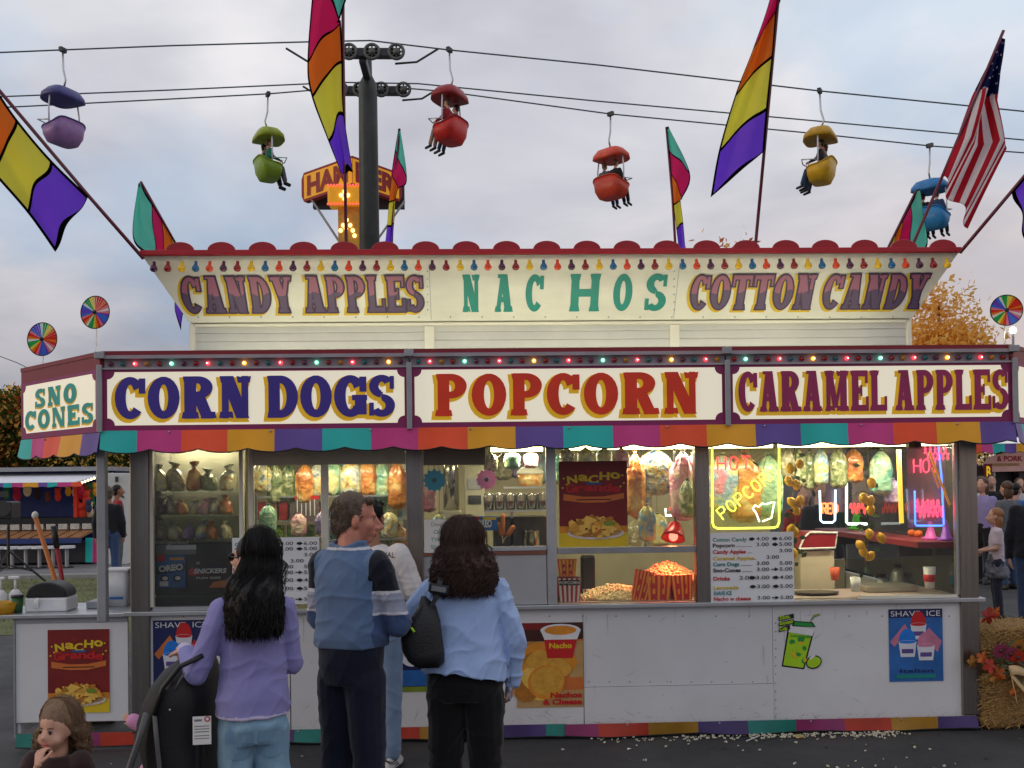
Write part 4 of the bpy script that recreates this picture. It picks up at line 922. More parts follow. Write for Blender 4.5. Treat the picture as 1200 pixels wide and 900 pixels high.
# red neon open style rack sign
rk = Art(Pl((0, .40, 0)), XX(346, .4), XX(374, .4), ZZ(607, .4), ZZ(578, .4), M('rack_print', C(96, 84, 86), .5, var=.4, scale=60), .01); rk.rect(0, 1, .86, 1, K['red'])
for i in range(5): rk.rect(.08 + .18 * i, .12 + .18 * i, .2, .86, K['cup'])
rk.done('sweet_rack', 'small grey sweet rack with a red top edge in the shutter window', 'rack')
# hanging paper flowers
def flower(px, py, rpx, Y, m, label):
    c = U(px, py, Y); rad = XX(px + rpx, Y) - c.x; t = thing('paper_flower', label, 'paper flower', c, 0, 'hanging paper flowers'); pl = Pl(c)
    b = B()
    for lay, (n, q) in enumerate(((12, 1), (10, .72), (8, .45))):
        pts = []
        for j in range(n * 6): a_ = 2 * PI * j / (n * 6); pts.append((rad * q * (1 + .10 * math.cos(n * a_)) * math.cos(a_), rad * q * (1 + .10 * math.cos(n * a_)) * math.sin(a_)))
        pl.slab(b, pts, .008 * lay, .008 * lay + .004)
    b.obj('petals', m, t); b = B().cyl(c + Vector((0, 0, rad)), (c.x, Y, 2.1), .002, n=5); b.obj('string', ink, t); pl.ell(b2 := B(), 0, 0, rad * .22, rad * .22, .026); b2.obj('centre', M('flower_centre', C(30, 90, 110) if 'blue' in label else C(206, 110, 150), .6), t)
flower(509, 563, 13, .10, M('paper_blue', C(20, 140, 176), .6, var=.15, emit=.06), 'blue paper flower hanging in the serving window')
flower(570, 562, 12, .10, M('paper_pink', C(222, 128, 178), .6, var=.15, emit=.06), 'pink paper flower hanging in the serving window')
# steel fryer flue and beige machine
t = thing('drink_machine', 'shiny steel machine with a tall tube behind the serving window', 'machine', (XX(530, .8), .8, ZC)); sp_ = M('polished_steel', (.7, .68, .6), .15, 1)
z = ZZ(597, .8); B().cyl((XX(529, .8), .8, z), (XX(529, .8), .8, 2.1), .06, n=20).obj('flue', sp_, t, True); B().box(XX(518, .8), XX(541, .8), .7, .9, ZC + .022, z).obj('body', M('machine_body', (.45, .42, .33), .4, .3), t, bevel=.01)
t = thing('slush_machine', 'beige box machine with a dark dial panel behind the serving window', 'machine', (XX(556, .8), .8, ZC)); B().box(XX(544, .8), XX(568, .8), .7, .95, ZC + .022, ZZ(545, .8)).obj('body', M('machine_beige', (.46, .43, .32), .4, var=.1), t, bevel=.012)
B().box(XX(549, .69), XX(564, .69), .692, .702, ZZ(590, .69), ZZ(580, .69)).obj('panel', dark, t); B().box(XX(549, .69), XX(564, .69), .692, .702, ZZ(573, .69), ZZ(560, .69)).obj('panel', galv, t)
# candied apples in cups on a glass shelf
zt_ = ZZ(597, .45); tr = thing('glass_shelf', 'shelf holding the row of candy apples in the serving window', 'shelf', (XX(605, .45), .45, zt_)); B().box(XX(567, .4), XX(641, .4), .38, .58, zt_ - .014, zt_ - .002).obj('board', alu, tr); B().box(XX(600, .5) - .01, XX(600, .5) + .01, .55, .57, ZC + .022, zt_ - .0145).obj('bracket', alu, tr)
applem = M('candy_red', C(140, 16, 22), .12, var=.25, coat=1); cupm = glassm('clear_cup', (.92, .90, .88), .9, .10); sti = M('stick', (.55, .42, .25), .7)
for i in range(6):
    x = XX(573 + 12.6 * i, .45); t = thing('candy_apple', 'red candy apple in a clear cup, %s from left on its shelf' % ORD[i], 'candy apple', (x, .45, zt_), 0, 'candy apples in cups')
    B().lathe((x, .45, zt_), [(.012, .004), (.026, .01), (.034, .03), (.032, .05), (.018, .062), (.004, .058)], 16).obj('apple', applem, t, True); B().cyl((x, .45, zt_ + .05), (x + .004, .45, zt_ + .115), .003, n=6).obj('stick', sti, t); B().lathe((x, .45, zt_), [(.036, .0), (.040, .10), (.034, .115), (.012, .125), (.010, .122), (.032, .112), (.038, .10), (.034, .003)], 16).obj('cup', cupm, t, True)
# tub with a dome on the counter back
t = thing('cake_tub', 'decorated tub with a white rim above the candy apples', 'tub', (XX(622, .75), .75, ZZ(570, .75))); z = ZZ(570, .75); x = XX(622, .75)
B().lathe((x, .75, z), [(.09, 0), (.10, .09)], 20).obj('tub', BG['amber'], t, True); B().lathe((x, .75, z + .0905), [(.105, 0), (.10, .02), (.06, .055), (.01, .06)], 20).obj('dome_lid', cream, t, True); B().box(x - .2, x + .12, .64, .86, z - .016, z - .002).obj('shelf_board', alu, t)
# corn dogs upright
cdm = M('corn_dog_crust', C(176, 96, 30), .5, var=.25, bump=.4, bscale=60)
for i, (px, py0, py1, lean) in enumerate(((589, 634, 602, .0), (583, 634, 612, -.5), (603, 634, 616, .9))):
    p = U(px, py1, .2); q = U(px - lean * 10, py0 - 6, .2); t = thing('corn_dog', 'fried corn dog on a stick, %s in the serving window' % ['upright', 'leaning left', 'leaning right'][i], 'corn dog', q, 0, 'corn dogs in the serving window')
    d = p - q; B().tube([q + d * f for f in (0, .05, .2, .8, .95, 1)], [.006, .014, .017, .018, .013, .004], 12).obj('dog', cdm, t, True); B().cyl(q - d.normalized() * .05, q - d.normalized() * .002, .003, n=6).obj('stick', sti, t)
B().box(XX(565, .2), XX(640, .2), .13, .3, ZZ(643, .2) - .2, ZZ(643, .2)).obj('holder_block', dark, tag(thing('corn_dog_holder', 'dark holder block under the corn dogs', 'holder', (XX(600, .2), .2, ZC)), None))
Yf_ = .55; fz = ZZ(640, Yf_); t = thing('fryer', 'dark steel fryer behind the corn dogs in the serving window', 'fryer', (XX(612, Yf_), .65, ZC)); B().box(XX(578, Yf_), XX(641, Yf_), Yf_, .9, ZC + .022, ZZ(606, Yf_)).obj('body', M('fryer_steel', (.07, .065, .055), .35, .5, var=.4), t, bevel=.01); B().lathe((XX(622, .5), .48, fz - .04), [(.05, 0), (.062, .06), (.06, .15), (.066, .155), (.05, .15)], 18).obj('pot', sp_, t, True)
B().box(XX(497, .4), XX(641, .4), .32, .34, ZC + .03, ZZ(641, .4)).obj('serving_board', cabd, thing('counter_back_board', 'dark board behind the serving window ledge', 'board', (XX(560, .4), .33, ZC)))
# ---- popcorn case
popm = M('popcorn', (.78, .66, .36), .7, var=.25, scale=60)
def heap(name, label, cx_, cy_, z0, rx, ry, h, n, seed, m, size=.012):
    b = B(); rr_ = random.Random(seed); b.oval([(cx_, cy_, z0, rx, ry), (cx_, cy_, z0 + h * .42, rx * .72, ry * .72), (cx_, cy_, z0 + h * .74, rx * .36, ry * .36), (cx_, cy_, z0 + h * .84, rx * .1, ry * .1)], 20)
    for i in range(n):
        a_ = rr_.uniform(0, 2 * PI); q = math.sqrt(rr_.random()); k = rr_.uniform(.8, 1.3) * size; p = (cx_ + rx * q * math.cos(a_), cy_ + ry * q * math.sin(a_), z0 + h * max(0, 1 - q ** 1.5) * rr_.uniform(.92, 1.05) + k * .4)
        for s_ in range(3): b.ball((p[0] + rr_.uniform(-k, k) * .6, p[1] + rr_.uniform(-k, k) * .6, p[2] + rr_.uniform(-k, k) * .5), k * rr_.uniform(.5, .75), 6, 4)
    return tag(b.obj(name, m, None, True), label, 'popcorn', kind='stuff')
zc2 = ZC + .033
heap('popcorn', 'loose yellow popcorn heaped on the case floor', XX(720, .22), .24, zc2,   .27, .14, .085, 900, 3, popm, .013)
heap('popcorn', 'popcorn pile glowing under the red lamp above the striped boxes', XX(782, .30), .34, ZZ(684, .30), .225, .17, .115, 1200, 4, M('popcorn_lamp_tint', (.70, .38, .20), .7, var=.25, scale=60), .014)  # red glow of the heat lamp is put into this pile's base colour
B().box(XX(748, .3), XX(814, .3), .24, .48, zc2, ZZ(684, .30)).obj('popcorn_bin', M('bin_steel', (.4, .38, .34), .4, .6), tag(thing('popcorn_bin', 'steel bin holding the glowing popcorn pile', 'bin', (XX(780, .3), .36, zc2)), None))
redstripe = ink_('stripe_red', 178, 28, 26)
def pop_box(px0, px1, py0, py1, Y, lean, label, m0, m1, word=None):
    p = U(px0, py1, Y); q = U(px1, py0, Y); cx_, w, h = (p.x + q.x) / 2, q.x - p.x, q.z - p.z
    t = thing('popcorn_box', label, 'popcorn box', (cx_, Y, p.z), 0, 'popcorn boxes in the case'); Xm = Matrix.Translation((cx_, Y, p.z)) @ Matrix.Rotation(lean, 4, 'Y') @ Matrix.Rotation(R(-6), 4, 'X')
    b = B(); v = [Xm @ Vector(c) for c in ((-w * .4, 0, 0), (w * .4, 0, 0), (w * .4, .05, 0), (-w * .4, .05, 0), (-w * .5, -.012, h), (w * .5, -.012, h), (w * .5, .062, h), (-w * .5, .062, h))]
    b.add(v, [(0, 3, 2, 1), (0, 1, 5, 4), (1, 2, 6, 5), (2, 3, 7, 6), (3, 0, 4, 7), (4, 5, 6, 7)]); b.obj('carton', m0, t)
    O = Xm @ Vector((-w * .5, -.0005, 0)); pl = Pl(O, Xm.to_3x3() @ Vector((1, 0, 0)), (Xm.to_3x3() @ Vector((0, -.012, h))).normalized())
    b = B(); n = 5
    for i in range(n):
        f0, f1 = (i + .25) / n, (i + .75) / n; pl.poly(b, [(w * (.1 + .8 * f0), .004), (w * (.1 + .8 * f1), .004), (w * f1, h - .004), (w * f0, h - .004)], .001)
    b.obj('stripes', m1, t)
    if word:
        b = B(); pl.board(b, w * .08, w * .92, h * .72, h * .92, .0012, .002); b.obj('band', K['black'], t); b = B(); text(b, pl, word, w * .5, h * .77, h * .10, w * .8, .0024, 0, .02, 'C'); b.obj('lettering', K['white'], t)
    else:
        b = B()
        for k, (x_0, y_0) in enumerate(((.3, .62), (.62, .62), (.34, .25), (.66, .25))): pl.ell(b, w * x_0, h * y_0, w * .09, h * .12, .002, 0, 5)
        b.obj('figure_print', redstripe, t)
yl = ink_('box_yellow', 216, 160, 40)
pop_box(653, 682, 677, 709, .085, 0, 'red and white striped popcorn tub lettered POPCORN at the case corner', redstripe, K['white'], 'POPCORN')
pop_box(654, 676, 655, 676, .12, 0, 'orange and yellow popcorn box above the striped tub', ink_('box_orange', 208, 84, 30), yl)
pop_box(738, 758, 668, 706, .10, R(14), 'thin red and yellow popcorn box leaning to the right', redstripe, yl)
pop_box(756, 787, 674, 708, .10, R(2), 'red and yellow popcorn box, left of two upright', redstripe, yl)
pop_box(788, 813, 674, 708, .10, R(-2), 'red and yellow popcorn box, right of two upright', redstripe, yl)
pop_box(684, 703, 690, 706, .30, 0, 'small striped popcorn cup half buried in the loose popcorn', K['white'], redstripe)
B().box(XX(653, .12), XX(678, .12), .115, .2, zc2, ZZ(677.5, .12)).obj('box_riser', dark, tag(thing('box_riser', 'dark riser block under the orange popcorn box', 'block', (XX(665, .12), .15, zc2)), None))
b = B(); b.box(XX(680, .4), XX(697, .4), .40, .46, zc2, ZZ(652, .4)); tag(b.obj('napkin_holder', black, None, bevel=.02), 'black napkin holder at the back of the popcorn case', 'napkin holder')
# heat lamp
t = thing('heat_lamp', 'red heat lamp shining on the popcorn pile', 'lamp', U(788, 628, .22)); c = U(790, 622, .24); X = Vector((-.22, -.42, -.88)).to_track_quat('Z', 'Y').to_matrix()
B().lathe(c, [(.02, -.07), (.045, -.05), (.075, .03), (.085, .06), (.078, .058), (.04, -.03)], 18, 0, X).obj('lamp_shade', M('lamp_red', C(170, 20, 24), .25, .2), t, True); B().ball(c + X @ Vector((0, 0, .045)), .032, 12, 8).obj('lamp_bulb', glow('heat_bulb', (1, .12, .08), 5), t, True); B().tube([c + X @ Vector((0, 0, -.07)), c + Vector((.02, .05, .12)), (c.x + .02, c.y + .06, 2.19)], .007, 8).obj('stem', dark, t)
l = bpy.data.lights.new('heat_light', 'SPOT'); l.energy = 40; l.color = (1, .13, .05); l.spot_size = R(150); l.spot_blend = .8; l.shadow_soft_size = .03
o = bpy.data.objects.new('heat_light', l); COL.objects.link(o); o.location = c + X @ Vector((0, 0, .085)); o.rotation_euler = (X @ Vector((0, 0, -1))).to_track_quat('Z', 'Y').to_euler(); adopt(o, t)

# ------------------------------------------------------------------ neon signs
NS = {'P': [[(0, 0), (0, 1), (.45, 1), (.6, .9), (.6, .6), (.45, .5), (0, .5)]], 'O': [[(.3, 0), (.08, .12), (0, .5), (.08, .88), (.3, 1), (.52, .88), (.6, .5), (.52, .12), (.3, 0)]], 'C': [[(.58, .2), (.48, .04), (.3, 0), (.08, .12), (0, .5), (.08, .88), (.3, 1), (.48, .96), (.58, .8)]],
      'R': [[(0, 0), (0, 1), (.45, 1), (.6, .9), (.6, .62), (.45, .52), (0, .52)], [(.3, .52), (.6, 0)]], 'N': [[(0, 0), (0, 1), (.6, 0), (.6, 1)]], 'H': [[(0, 0), (0, 1)], [(.6, 0), (.6, 1)], [(0, .5), (.6, .5)]], 'T': [[(.3, 0), (.3, 1)], [(0, 1), (.6, 1)]], 'E': [[(.55, 0), (0, 0), (0, 1), (.55, 1)], [(0, .5), (.45, .5)]], 'D': [[(0, 0), (0, 1), (.35, 1), (.6, .75), (.6, .25), (.35, 0), (0, 0)]], 'G': [[(.58, .85), (.4, 1), (.15, .95), (0, .6), (0, .4), (.15, .05), (.4, 0), (.58, .15), (.58, .45), (.35, .45)]], 'S': [[(.56, .85), (.3, 1), (.04, .82), (.1, .6), (.5, .42), (.58, .2), (.3, 0), (.02, .14)]]}
def neon_word(b, pl, word, u, v, h, rot, r, gap=.28, w=.0, kx=1):
    x = 0
    for ch in word:
        for s_ in NS[ch]:
            pts = [(x + a_ * h * kx, c_ * h) for a_, c_ in s_]; b.tube([pl.p(u + a_ * math.cos(rot) - c_ * math.sin(rot), v + a_ * math.sin(rot) + c_ * math.cos(rot), w) for a_, c_ in pts], r, 6)
        x += (.6 * kx + gap) * h
YN = .05
ny = glow('neon_yellow', (.95, 1.0, .10), 2.3); nr = glow('neon_red', (1, .06, .06), 2.2); nw_ = glow('neon_white', (.95, 1, .98), 3); nbl = glow('neon_blue', (.07, .22, 1), 3)
t = thing('neon_sign', 'yellow neon window sign reading HOT POPCORN', 'neon sign', U(874, 572, YN)); pl = Pl((0, YN, 0))
def pp(px, py, Y=YN): q = U(px, py, Y); return (q.x, q.z)
b = B(); b.tube([pl.p(*pp(*q)) for q in ((834.5, 524), (835, 612), (836.5, 617), (841, 619.5), (907, 618.5), (911, 617), (913, 612), (913, 524))], .0075, 8); b.obj('border_tube', ny, t, True)
b = B(); u, v = pp(848, 609); rot = R(38); neon_word(b, pl, 'POPCORN', u, v, .082, rot, .0052, .30); b.obj('word_tube', ny, t, True)
b = B(); b.tube([pl.p(*pp(*q)) for q in ((882, 596), (885, 592), (889, 594), (893, 590), (898, 591), (903, 589), (907.5, 588), (904, 607), (893.5, 611))], .0050, 8); b.obj('bucket_tube', glow('neon_pale', (.95, 1, .6), 4), t, True)
b = B(); b.tube([pl.p(*pp(*q)) for q in ((882, 596), (886, 601), (890, 611.5))], .0050, 8); b.obj('bucket_tube', nw_, t, True)
b = B(); u, v = pp(841, 551); neon_word(b, pl, 'HOT', u, v, .092, 0, .0055, .32); b.obj('word_tube', nr, t, True)
back_m = M('tinted_acrylic', (.50, .55, .06), .25, var=.1, alpha=.30); b = B(); u0, v0 = pp(832.5, 621); u1, v1 = pp(915, 523); pl.rect(b, u0, u1, v0, v1, -.03); b.obj('backing', back_m, t)
b = B(); b.tube([pl.p(*pp(862, 524), .01), pl.p(*pp(870, 532), .012), pl.p(*pp(882, 541), .012)], .002, 6); b.tube([pl.p(*pp(882, 541), .012), pl.p(*pp(888, 546), .012)], .006, 6); b.tube([pl.p(*pp(866, 553), -.01), pl.p(*pp(864, 600), -.01)], .002, 6); b.tube([pl.p(*pp(897, 527), .01), pl.p(*pp(879, 540), .012)], .0015, 6); b.obj('cable', ink, t, True)
def squig(b, pl, u0, u1, v0, v1, n, r, w=0, seed=0):
    rr_ = random.Random(seed); pts = []
    for i in range(n * 8 + 1):
        a_ = i / (n * 8); pts.append(pl.p(u0 + (u1 - u0) * a_ + (u1 - u0) * .06 * math.sin(i * PI / 2), (v0 + v1) / 2 + (v1 - v0) / 2 * math.sin(i * PI / 4) * (1 - .3 * rr_.random()), w))
    b.tube(pts, r, 6)
# blue bordered red sign on the right
Y2 = .16; pl = Pl((0, Y2, 0)); P2 = lambda x, y: pp(x, y, Y2); t = thing('neon_sign', 'neon window sign with blue border and two red words', 'neon sign', U(1090, 570, Y2))
b = B(); b.tube([pl.p(*P2(*q)) for q in ((1099.5, 522), (1103.5, 560), (1106, 614), (1104, 616), (1074, 616), (1072.5, 614), (1072, 575))], .0065, 8); b.obj('border_tube', nbl, t, True)
b = B(); u, v = P2(1071, 554); neon_word(b, pl, 'HOT', u, v, .095, 0, .005, .16, 0, .85); b.obj('word_tube', glow('neon_rose', (1, .06, .14), 2.4), t, True)
b = B(); u0, v0 = P2(1074, 604); u1, v1 = P2(1104, 584); squig(b, pl, u0, u1, v0, v1, 5, .005, 0, 2); squig(b, pl, u0, u1, v0 + .01, v1 - .01, 4, .005, .004, 5); squig(b, pl, u0, u1, v0 - .02, v1 - .05, 6, .004, .006, 7); squig(b, pl, *[P2(1073, 0)[0], P2(1102, 0)[0]], P2(0, 553)[1], P2(0, 535)[1], 5, .004, .008, 9); b.obj('word_tube', MATS['neon_rose'], t, True)
b = B(); u0, v0 = P2(1066, 619); u1, v1 = P2(1109, 520); pl.rect(b, u0, u1, v0, v1, -.03); b.obj('backing', M('rose_acrylic', (.62, .24, .40), .3, alpha=.45), t)
# two small signs hanging far inside
Y3 = 1.6; pl = Pl((0, Y3, 0)); P3 = lambda x, y: pp(x, y, Y3)
t = thing('neon_sign', 'small neon sign with white frame and red scribble hanging at the back of the stand', 'neon sign', U(1002, 590, Y3)); b = B(); b.tube([pl.p(*P3(*q)) for q in ((992, 566), (992, 612), (994, 614), (1016, 614))], .011, 8); b.obj('border_tube', nw_, t, True)
b = B(); u0, v0 = P3(996, 603); u1, v1 = P3(1014, 588); squig(b, pl, u0, u1, v0, v1, 4, .009, 0, 1); b.obj('word_tube', nr, t, True); b = B(); pl.rect(b, P3(990, 0)[0], P3(1018, 0)[0], P3(0, 616)[1], P3(0, 562)[1], -.03); b.obj('backing', M('grey_acrylic', (.35, .30, .30), .3, alpha=.5), t)
t = thing('neon_sign', 'small neon sign reading RED with a blue white edge at the back of the stand', 'neon sign', U(975, 590, Y3 + .05)); b = B(); b.tube([pl.p(*P3(*q), -.05) for q in ((963, 575), (964, 610), (967, 612.5), (978, 612.5), (981, 610), (981.5, 574))], .009, 8); b.obj('border_tube', glow('neon_ice', (.55, .75, 1), 4), t, True)
b = B(); u, v = P3(966, 602); neon_word(b, pl, 'RED', u, v, .085, 0, .009, .14, -.05, .7); b.obj('word_tube', glow('neon_orange', (1, .2, .06), 3.5), t, True); b = B(); pl.rect(b, P3(962, 0)[0], P3(983, 0)[0], P3(0, 614)[1], P3(0, 570)[1], -.08); b.obj('backing', M('dark_acrylic', (.08, .06, .10), .3), t)
t = thing('neon_sign', 'white and red neon strip glowing behind the heat lamp', 'neon sign', U(798, 600, .5)); pl = Pl((0, .5, 0)); P4 = lambda x, y: pp(x, y, .5); b = B(); b.tube([pl.p(*P4(780, 596)), pl.p(*P4(780, 604)), pl.p(*P4(814, 604))], .008, 8); b.obj('border_tube', nw_, t, True); b = B(); u0, v0 = P4(784, 601); u1, v1 = P4(813, 594); squig(b, pl, u0, u1, v0, v1, 6, .005); b.obj('word_tube', nr, t, True)
# yellow tubes
tag(B().tube([U(1053, 527, .35), U(1056.5, 613, .35)], .016, 10).obj('light_tube', glow('amber_tube', (1, .62, .06), 1.3), None, True), 'upright amber yellow light tube in the right window', 'light tube')
tag(B().tube([U(1089, 530, .12), U(1113, 592, .12)], .009, 8).obj('straw_tube', M('amber_plastic', C(226, 150, 20), .3, emit=.3), None, True), 'long amber plastic straw hanging aslant over the blue neon', 'straw', 'amber straws')
tag(B().tube([U(1092, 548, .14), U(1100, 572, .14)], .006, 8).obj('straw_tube', MATS['amber_plastic'], None, True), 'short amber plastic straw behind the long slanted one', 'straw', 'amber straws')
tag(B().box(XX(1066, .1), XX(1081, .1), .09, .15, ZZ(530, .1), ZZ(520, .1)).obj('neon_transformer', dark, None, bevel=.006), 'black transformer box above the blue neon', 'transformer')
# ------------------------------------------------------------------ lemon garlands
def garland(x0, top, bot, pts, Y, label):
    t = thing('lemon_garland', label, 'garland', U(x0, top, Y), 0, 'lemon garlands'); rr_ = random.Random(x0)
    B().tube([U(x0 + 2 * math.sin(i), top + (bot - top) * i / 12, Y) for i in range(13)], .004, 6).obj('cord', M('garland_cord', (.12, .10, .03), .8), t, True)
    for px, py in pts:
        c = U(px, py, Y - .02 - .02 * rr_.random()); X = Matrix.Rotation(rr_.uniform(-.9, .9), 3, 'Y') @ Matrix.Rotation(rr_.uniform(-.8, .8), 3, 'X')
        B().lathe(c, [(.003, -.042), (.009, -.037), (.022, -.026), (.029, -.008), (.029, .008), (.022, .026), (.009, .036), (.003, .040)], 14, 0, X).obj('lemon', lemon, t, True)
    b = B()
    for i in range(26):
        py = rr_.uniform(top, bot); c = U(x0 + rr_.uniform(-8, 8), py, Y - .01 + rr_.uniform(-.02, .03)); a_ = Vector((rr_.uniform(-1, 1), rr_.uniform(-.5, .3), rr_.uniform(-1, .6))).normalized() * .055; n_ = a_.cross(Vector((rr_.uniform(-.4, .4), 1, rr_.uniform(-.4, .4)))).normalized() * .017
        b.add([c, c + a_ * .5 + n_, c + a_, c + a_ * .5 - n_], [(0, 1, 2, 3)])
    b.obj('leaves', leafg, t)
G_ = lambda l: [(800 + x * .2833, 510 + y * .2835) for x, y in l]
garland(931, 524, 668, G_([(445, 137), (485, 118), (440, 190), (470, 205), (452, 276), (486, 270), (468, 310), (448, 388), (462, 402), (458, 490)]), .09, 'lemon garland beside the white price board')
garland(1016, 524, 672, G_([(782, 196), (776, 272), (778, 308), (748, 260), (772, 408), (822, 425), (747, 482), (776, 500), (735, 455)]), .09, 'lemon garland hanging in the centre of the right window')
# ------------------------------------------------------------------ right cabin counter things
t = thing('nacho_warmer', 'food warmer with a rounded red hood and white edge in the right window', 'machine', (XX(957, .75), .8, zc2)); Yw = .75
p0, p1 = U(938, 688, Yw), U(978, 645, Yw); B().box(p0.x, p1.x, Yw, Yw + .35, zc2 - .5, p1.z).obj('body', M('warmer_body', (.55, .48, .36), .45, var=.1), t, bevel=.01)
pts = [pp(*q, Yw) for q in ((935.5, 643), (941, 630), (948, 623.5), (980, 624), (977.5, 641.5))]; pl = Pl((0, Yw, 0)); b = B(); pl.slab(b, pts, -.34, .02); b.obj('hood', M('hood_red', C(138, 22, 34), .35), t, bevel=.006)
b = B(); b.tube([pl.p(*q, .024) for q in pts + pts[:1]], .008, 6); b.obj('hood_trim', K['white'], t)
zz = 1.272; t = thing('end_shelf', 'dark red shelf along the right end window holding coloured cones', 'shelf', (XR - .2, 1.0, zz)); B().box(XR - .34, XR - .05, .10, 2.2, zz - .045, zz).obj('board', M('shelf_red', C(120, 30, 40), .4), t, bevel=.006)
for yy in (.5, 1.9): B().box(XR - .30, XR - .05, yy, yy + .02, zz - .13, zz - .046).obj('bracket', dark, t)
for px, Y5, rad, h, c, n_ in ((1003.5, 1.95, .075, .20, (96, 214, 70), 'light green'), (1090, .36, .062, .13, (214, 90, 190), 'pink'), (1108, .22, .058, .145, (120, 50, 170), 'purple')):
    x = XX(px, Y5); t = thing('paper_cone', n_ + ' cone standing on the dark red shelf', 'cone', (x, Y5, zz), 0, 'coloured cones on the shelf'); m = M('cone_' + n_.replace(' ', '_'), C(*c), .45); B().lathe((x, Y5, zz), [(rad, 0), (rad, .012), (rad * .62, .02), (rad * .12, h), (.004, h + .004)], 18).obj('cone', m, t, True)
for px, Y5, n_ in ((1068, .75, 'left'), (1076, .62, 'right')): tag(B().ball((XX(px, Y5), Y5, zz + .026), (.03, .03, .027), 14, 9).obj('pumpkin', M('pumpkin_orange', C(206, 96, 20), .5, var=.2), None, True), 'small orange pumpkin on the red shelf, %s of two' % n_, 'pumpkin', 'small pumpkins on the shelf')
def cup(px, py0, py1, rad, Y, m, label, name='paper_cup', cat='cup', band=None):
    z0, z1 = ZZ(py1, Y), ZZ(py0, Y); z0 = max(z0, zc2 + .001); x = XX(px, Y); t = thing(name, label, cat, (x, Y, z0)); B().lathe((x, Y, z0), [(rad * .75, 0), (rad, z1 - z0), (rad * .9, z1 - z0 - .002), (rad * .66, .006)], 18).obj('cup', m, t, True)
    if band: B().lathe((x, Y, z0 + (z1 - z0) * .3), [(rad * .84 + .002, 0), (rad * .94 + .002, (z1 - z0) * .35)], 18).obj('band', band, t, True)
cup(1001, 683, 700, .036, .16, K['white'], 'white paper cup on the counter in the right window'); cup(977, 671, 686, .034, .40, M('cup_orange', C(214, 84, 40), .4), 'orange plastic cup on the counter in the right window')
cup(1088, 672, 697, .042, .18, K['white'], 'white tub with red bands at the right end of the counter', 'tub', 'tub', K['red'])
x = XX(1117, .16); z0 = ZZ(697, .16); t = thing('water_bottle', 'clear water bottle with a teal label by the right window post', 'bottle', (x, .16, z0)); B().lathe((x, .16, z0), [(.03, 0), (.034, .006), (.034, .13), (.014, .165), (.013, .18)], 16).obj('bottle', glassm('bottle_plastic', (.75, .85, .88), .9, .08), t, True); B().lathe((x, .16, z0 + .02), [(.0352, 0), (.0352, .065)], 16).obj('label_wrap', M('label_teal', C(20, 110, 140), .4), t, True); B().cyl((x, .16, z0 + .181), (x, .16, z0 + .198), .015, n=12).obj('cap', black, t)
tag(B().oval([(XX(955, .28), .28, zc2 + .001, .15, .10), (XX(955, .28), .28, zc2 + .02, .16, .11)], 20).obj('serving_tray', M('tray_black', (.02, .02, .02), .3), None), 'black serving tray on the pink counter', 'tray')
tag(B().box(XX(1010, .4), XX(1070, .4), .32, .58, zc2 + .001, zc2 + .045).obj('ice_tray', M('tray_steel', (.40, .38, .32), .3, .7), None, bevel=.01), 'shallow steel tray on the counter behind the white cup', 'tray')
for i, (px, Y, h) in enumerate(((1032, 1.2, .32), (1052, 1.15, .40), (1075, 1.2, .36), (1098, 1.1, .3))):
    x = XX(px, Y); t = thing('syrup_jug', 'grey steel drink jug, %s from the left under the red shelf' % ORD[i], 'jug', (x, Y, zc2 - .3), 0, 'drink jugs under the shelf'); B().lathe((x, Y, zc2 - .3), [(.07, 0), (.075, h * .7), (.05, h * .92), (.03, h)], 16).obj('jug', M('jug_grey', (.28, .30, .29), .3, .5), t, True); B().cyl((x, Y, zc2 - .3 + h), (x, Y, zc2 - .27 + h), .034, n=14).obj('lid', black, t)
box_('work_table', 'dark steel work table deep inside the right window', 'table', XX(1015, 1.2), XX(1115, 1.2), 1.0, 1.35, .34, zc2 - .302, dark)
# ------------------------------------------------------------------ people
def cloth(name, r, g, b, var=.10, scale=5, rough=.85, weave=260):
    m = M(name, C(r, g, b), rough, var=var, scale=scale, bump=.25, bscale=weave, sheen=.2, spec=.25); return m
def skinm(n, r, g, b):
    m = M('skin_' + n, C(r, g, b), .52, var=.17, scale=22, bump=.12, bscale=170)
    p = m.node_tree.nodes['Principled BSDF']; p.inputs['Subsurface Weight'].default_value = .08; p.inputs['Subsurface Radius'].default_value = (.012, .005, .003); return m
def hairm_(n, r, g, b, rough=.42): return M('hair_' + n, C(r, g, b), rough, var=.35, scale=30, stretch=(3, 3, .5), bump=.5, bscale=90, spec=.4)
SK = skinm('fair', 206, 156, 132); SK2 = skinm('ruddy', 196, 128, 106); SK3 = skinm('tan', 160, 112, 84)
eye_w = M('eye_white', (.50, .47, .45), .2); eye_d = M('iris_brown', (.02, .012, .008), .1)
denim = M('denim_pale', C(134, 170, 194), .85, var=.22, scale=7, bump=.25, bscale=260)
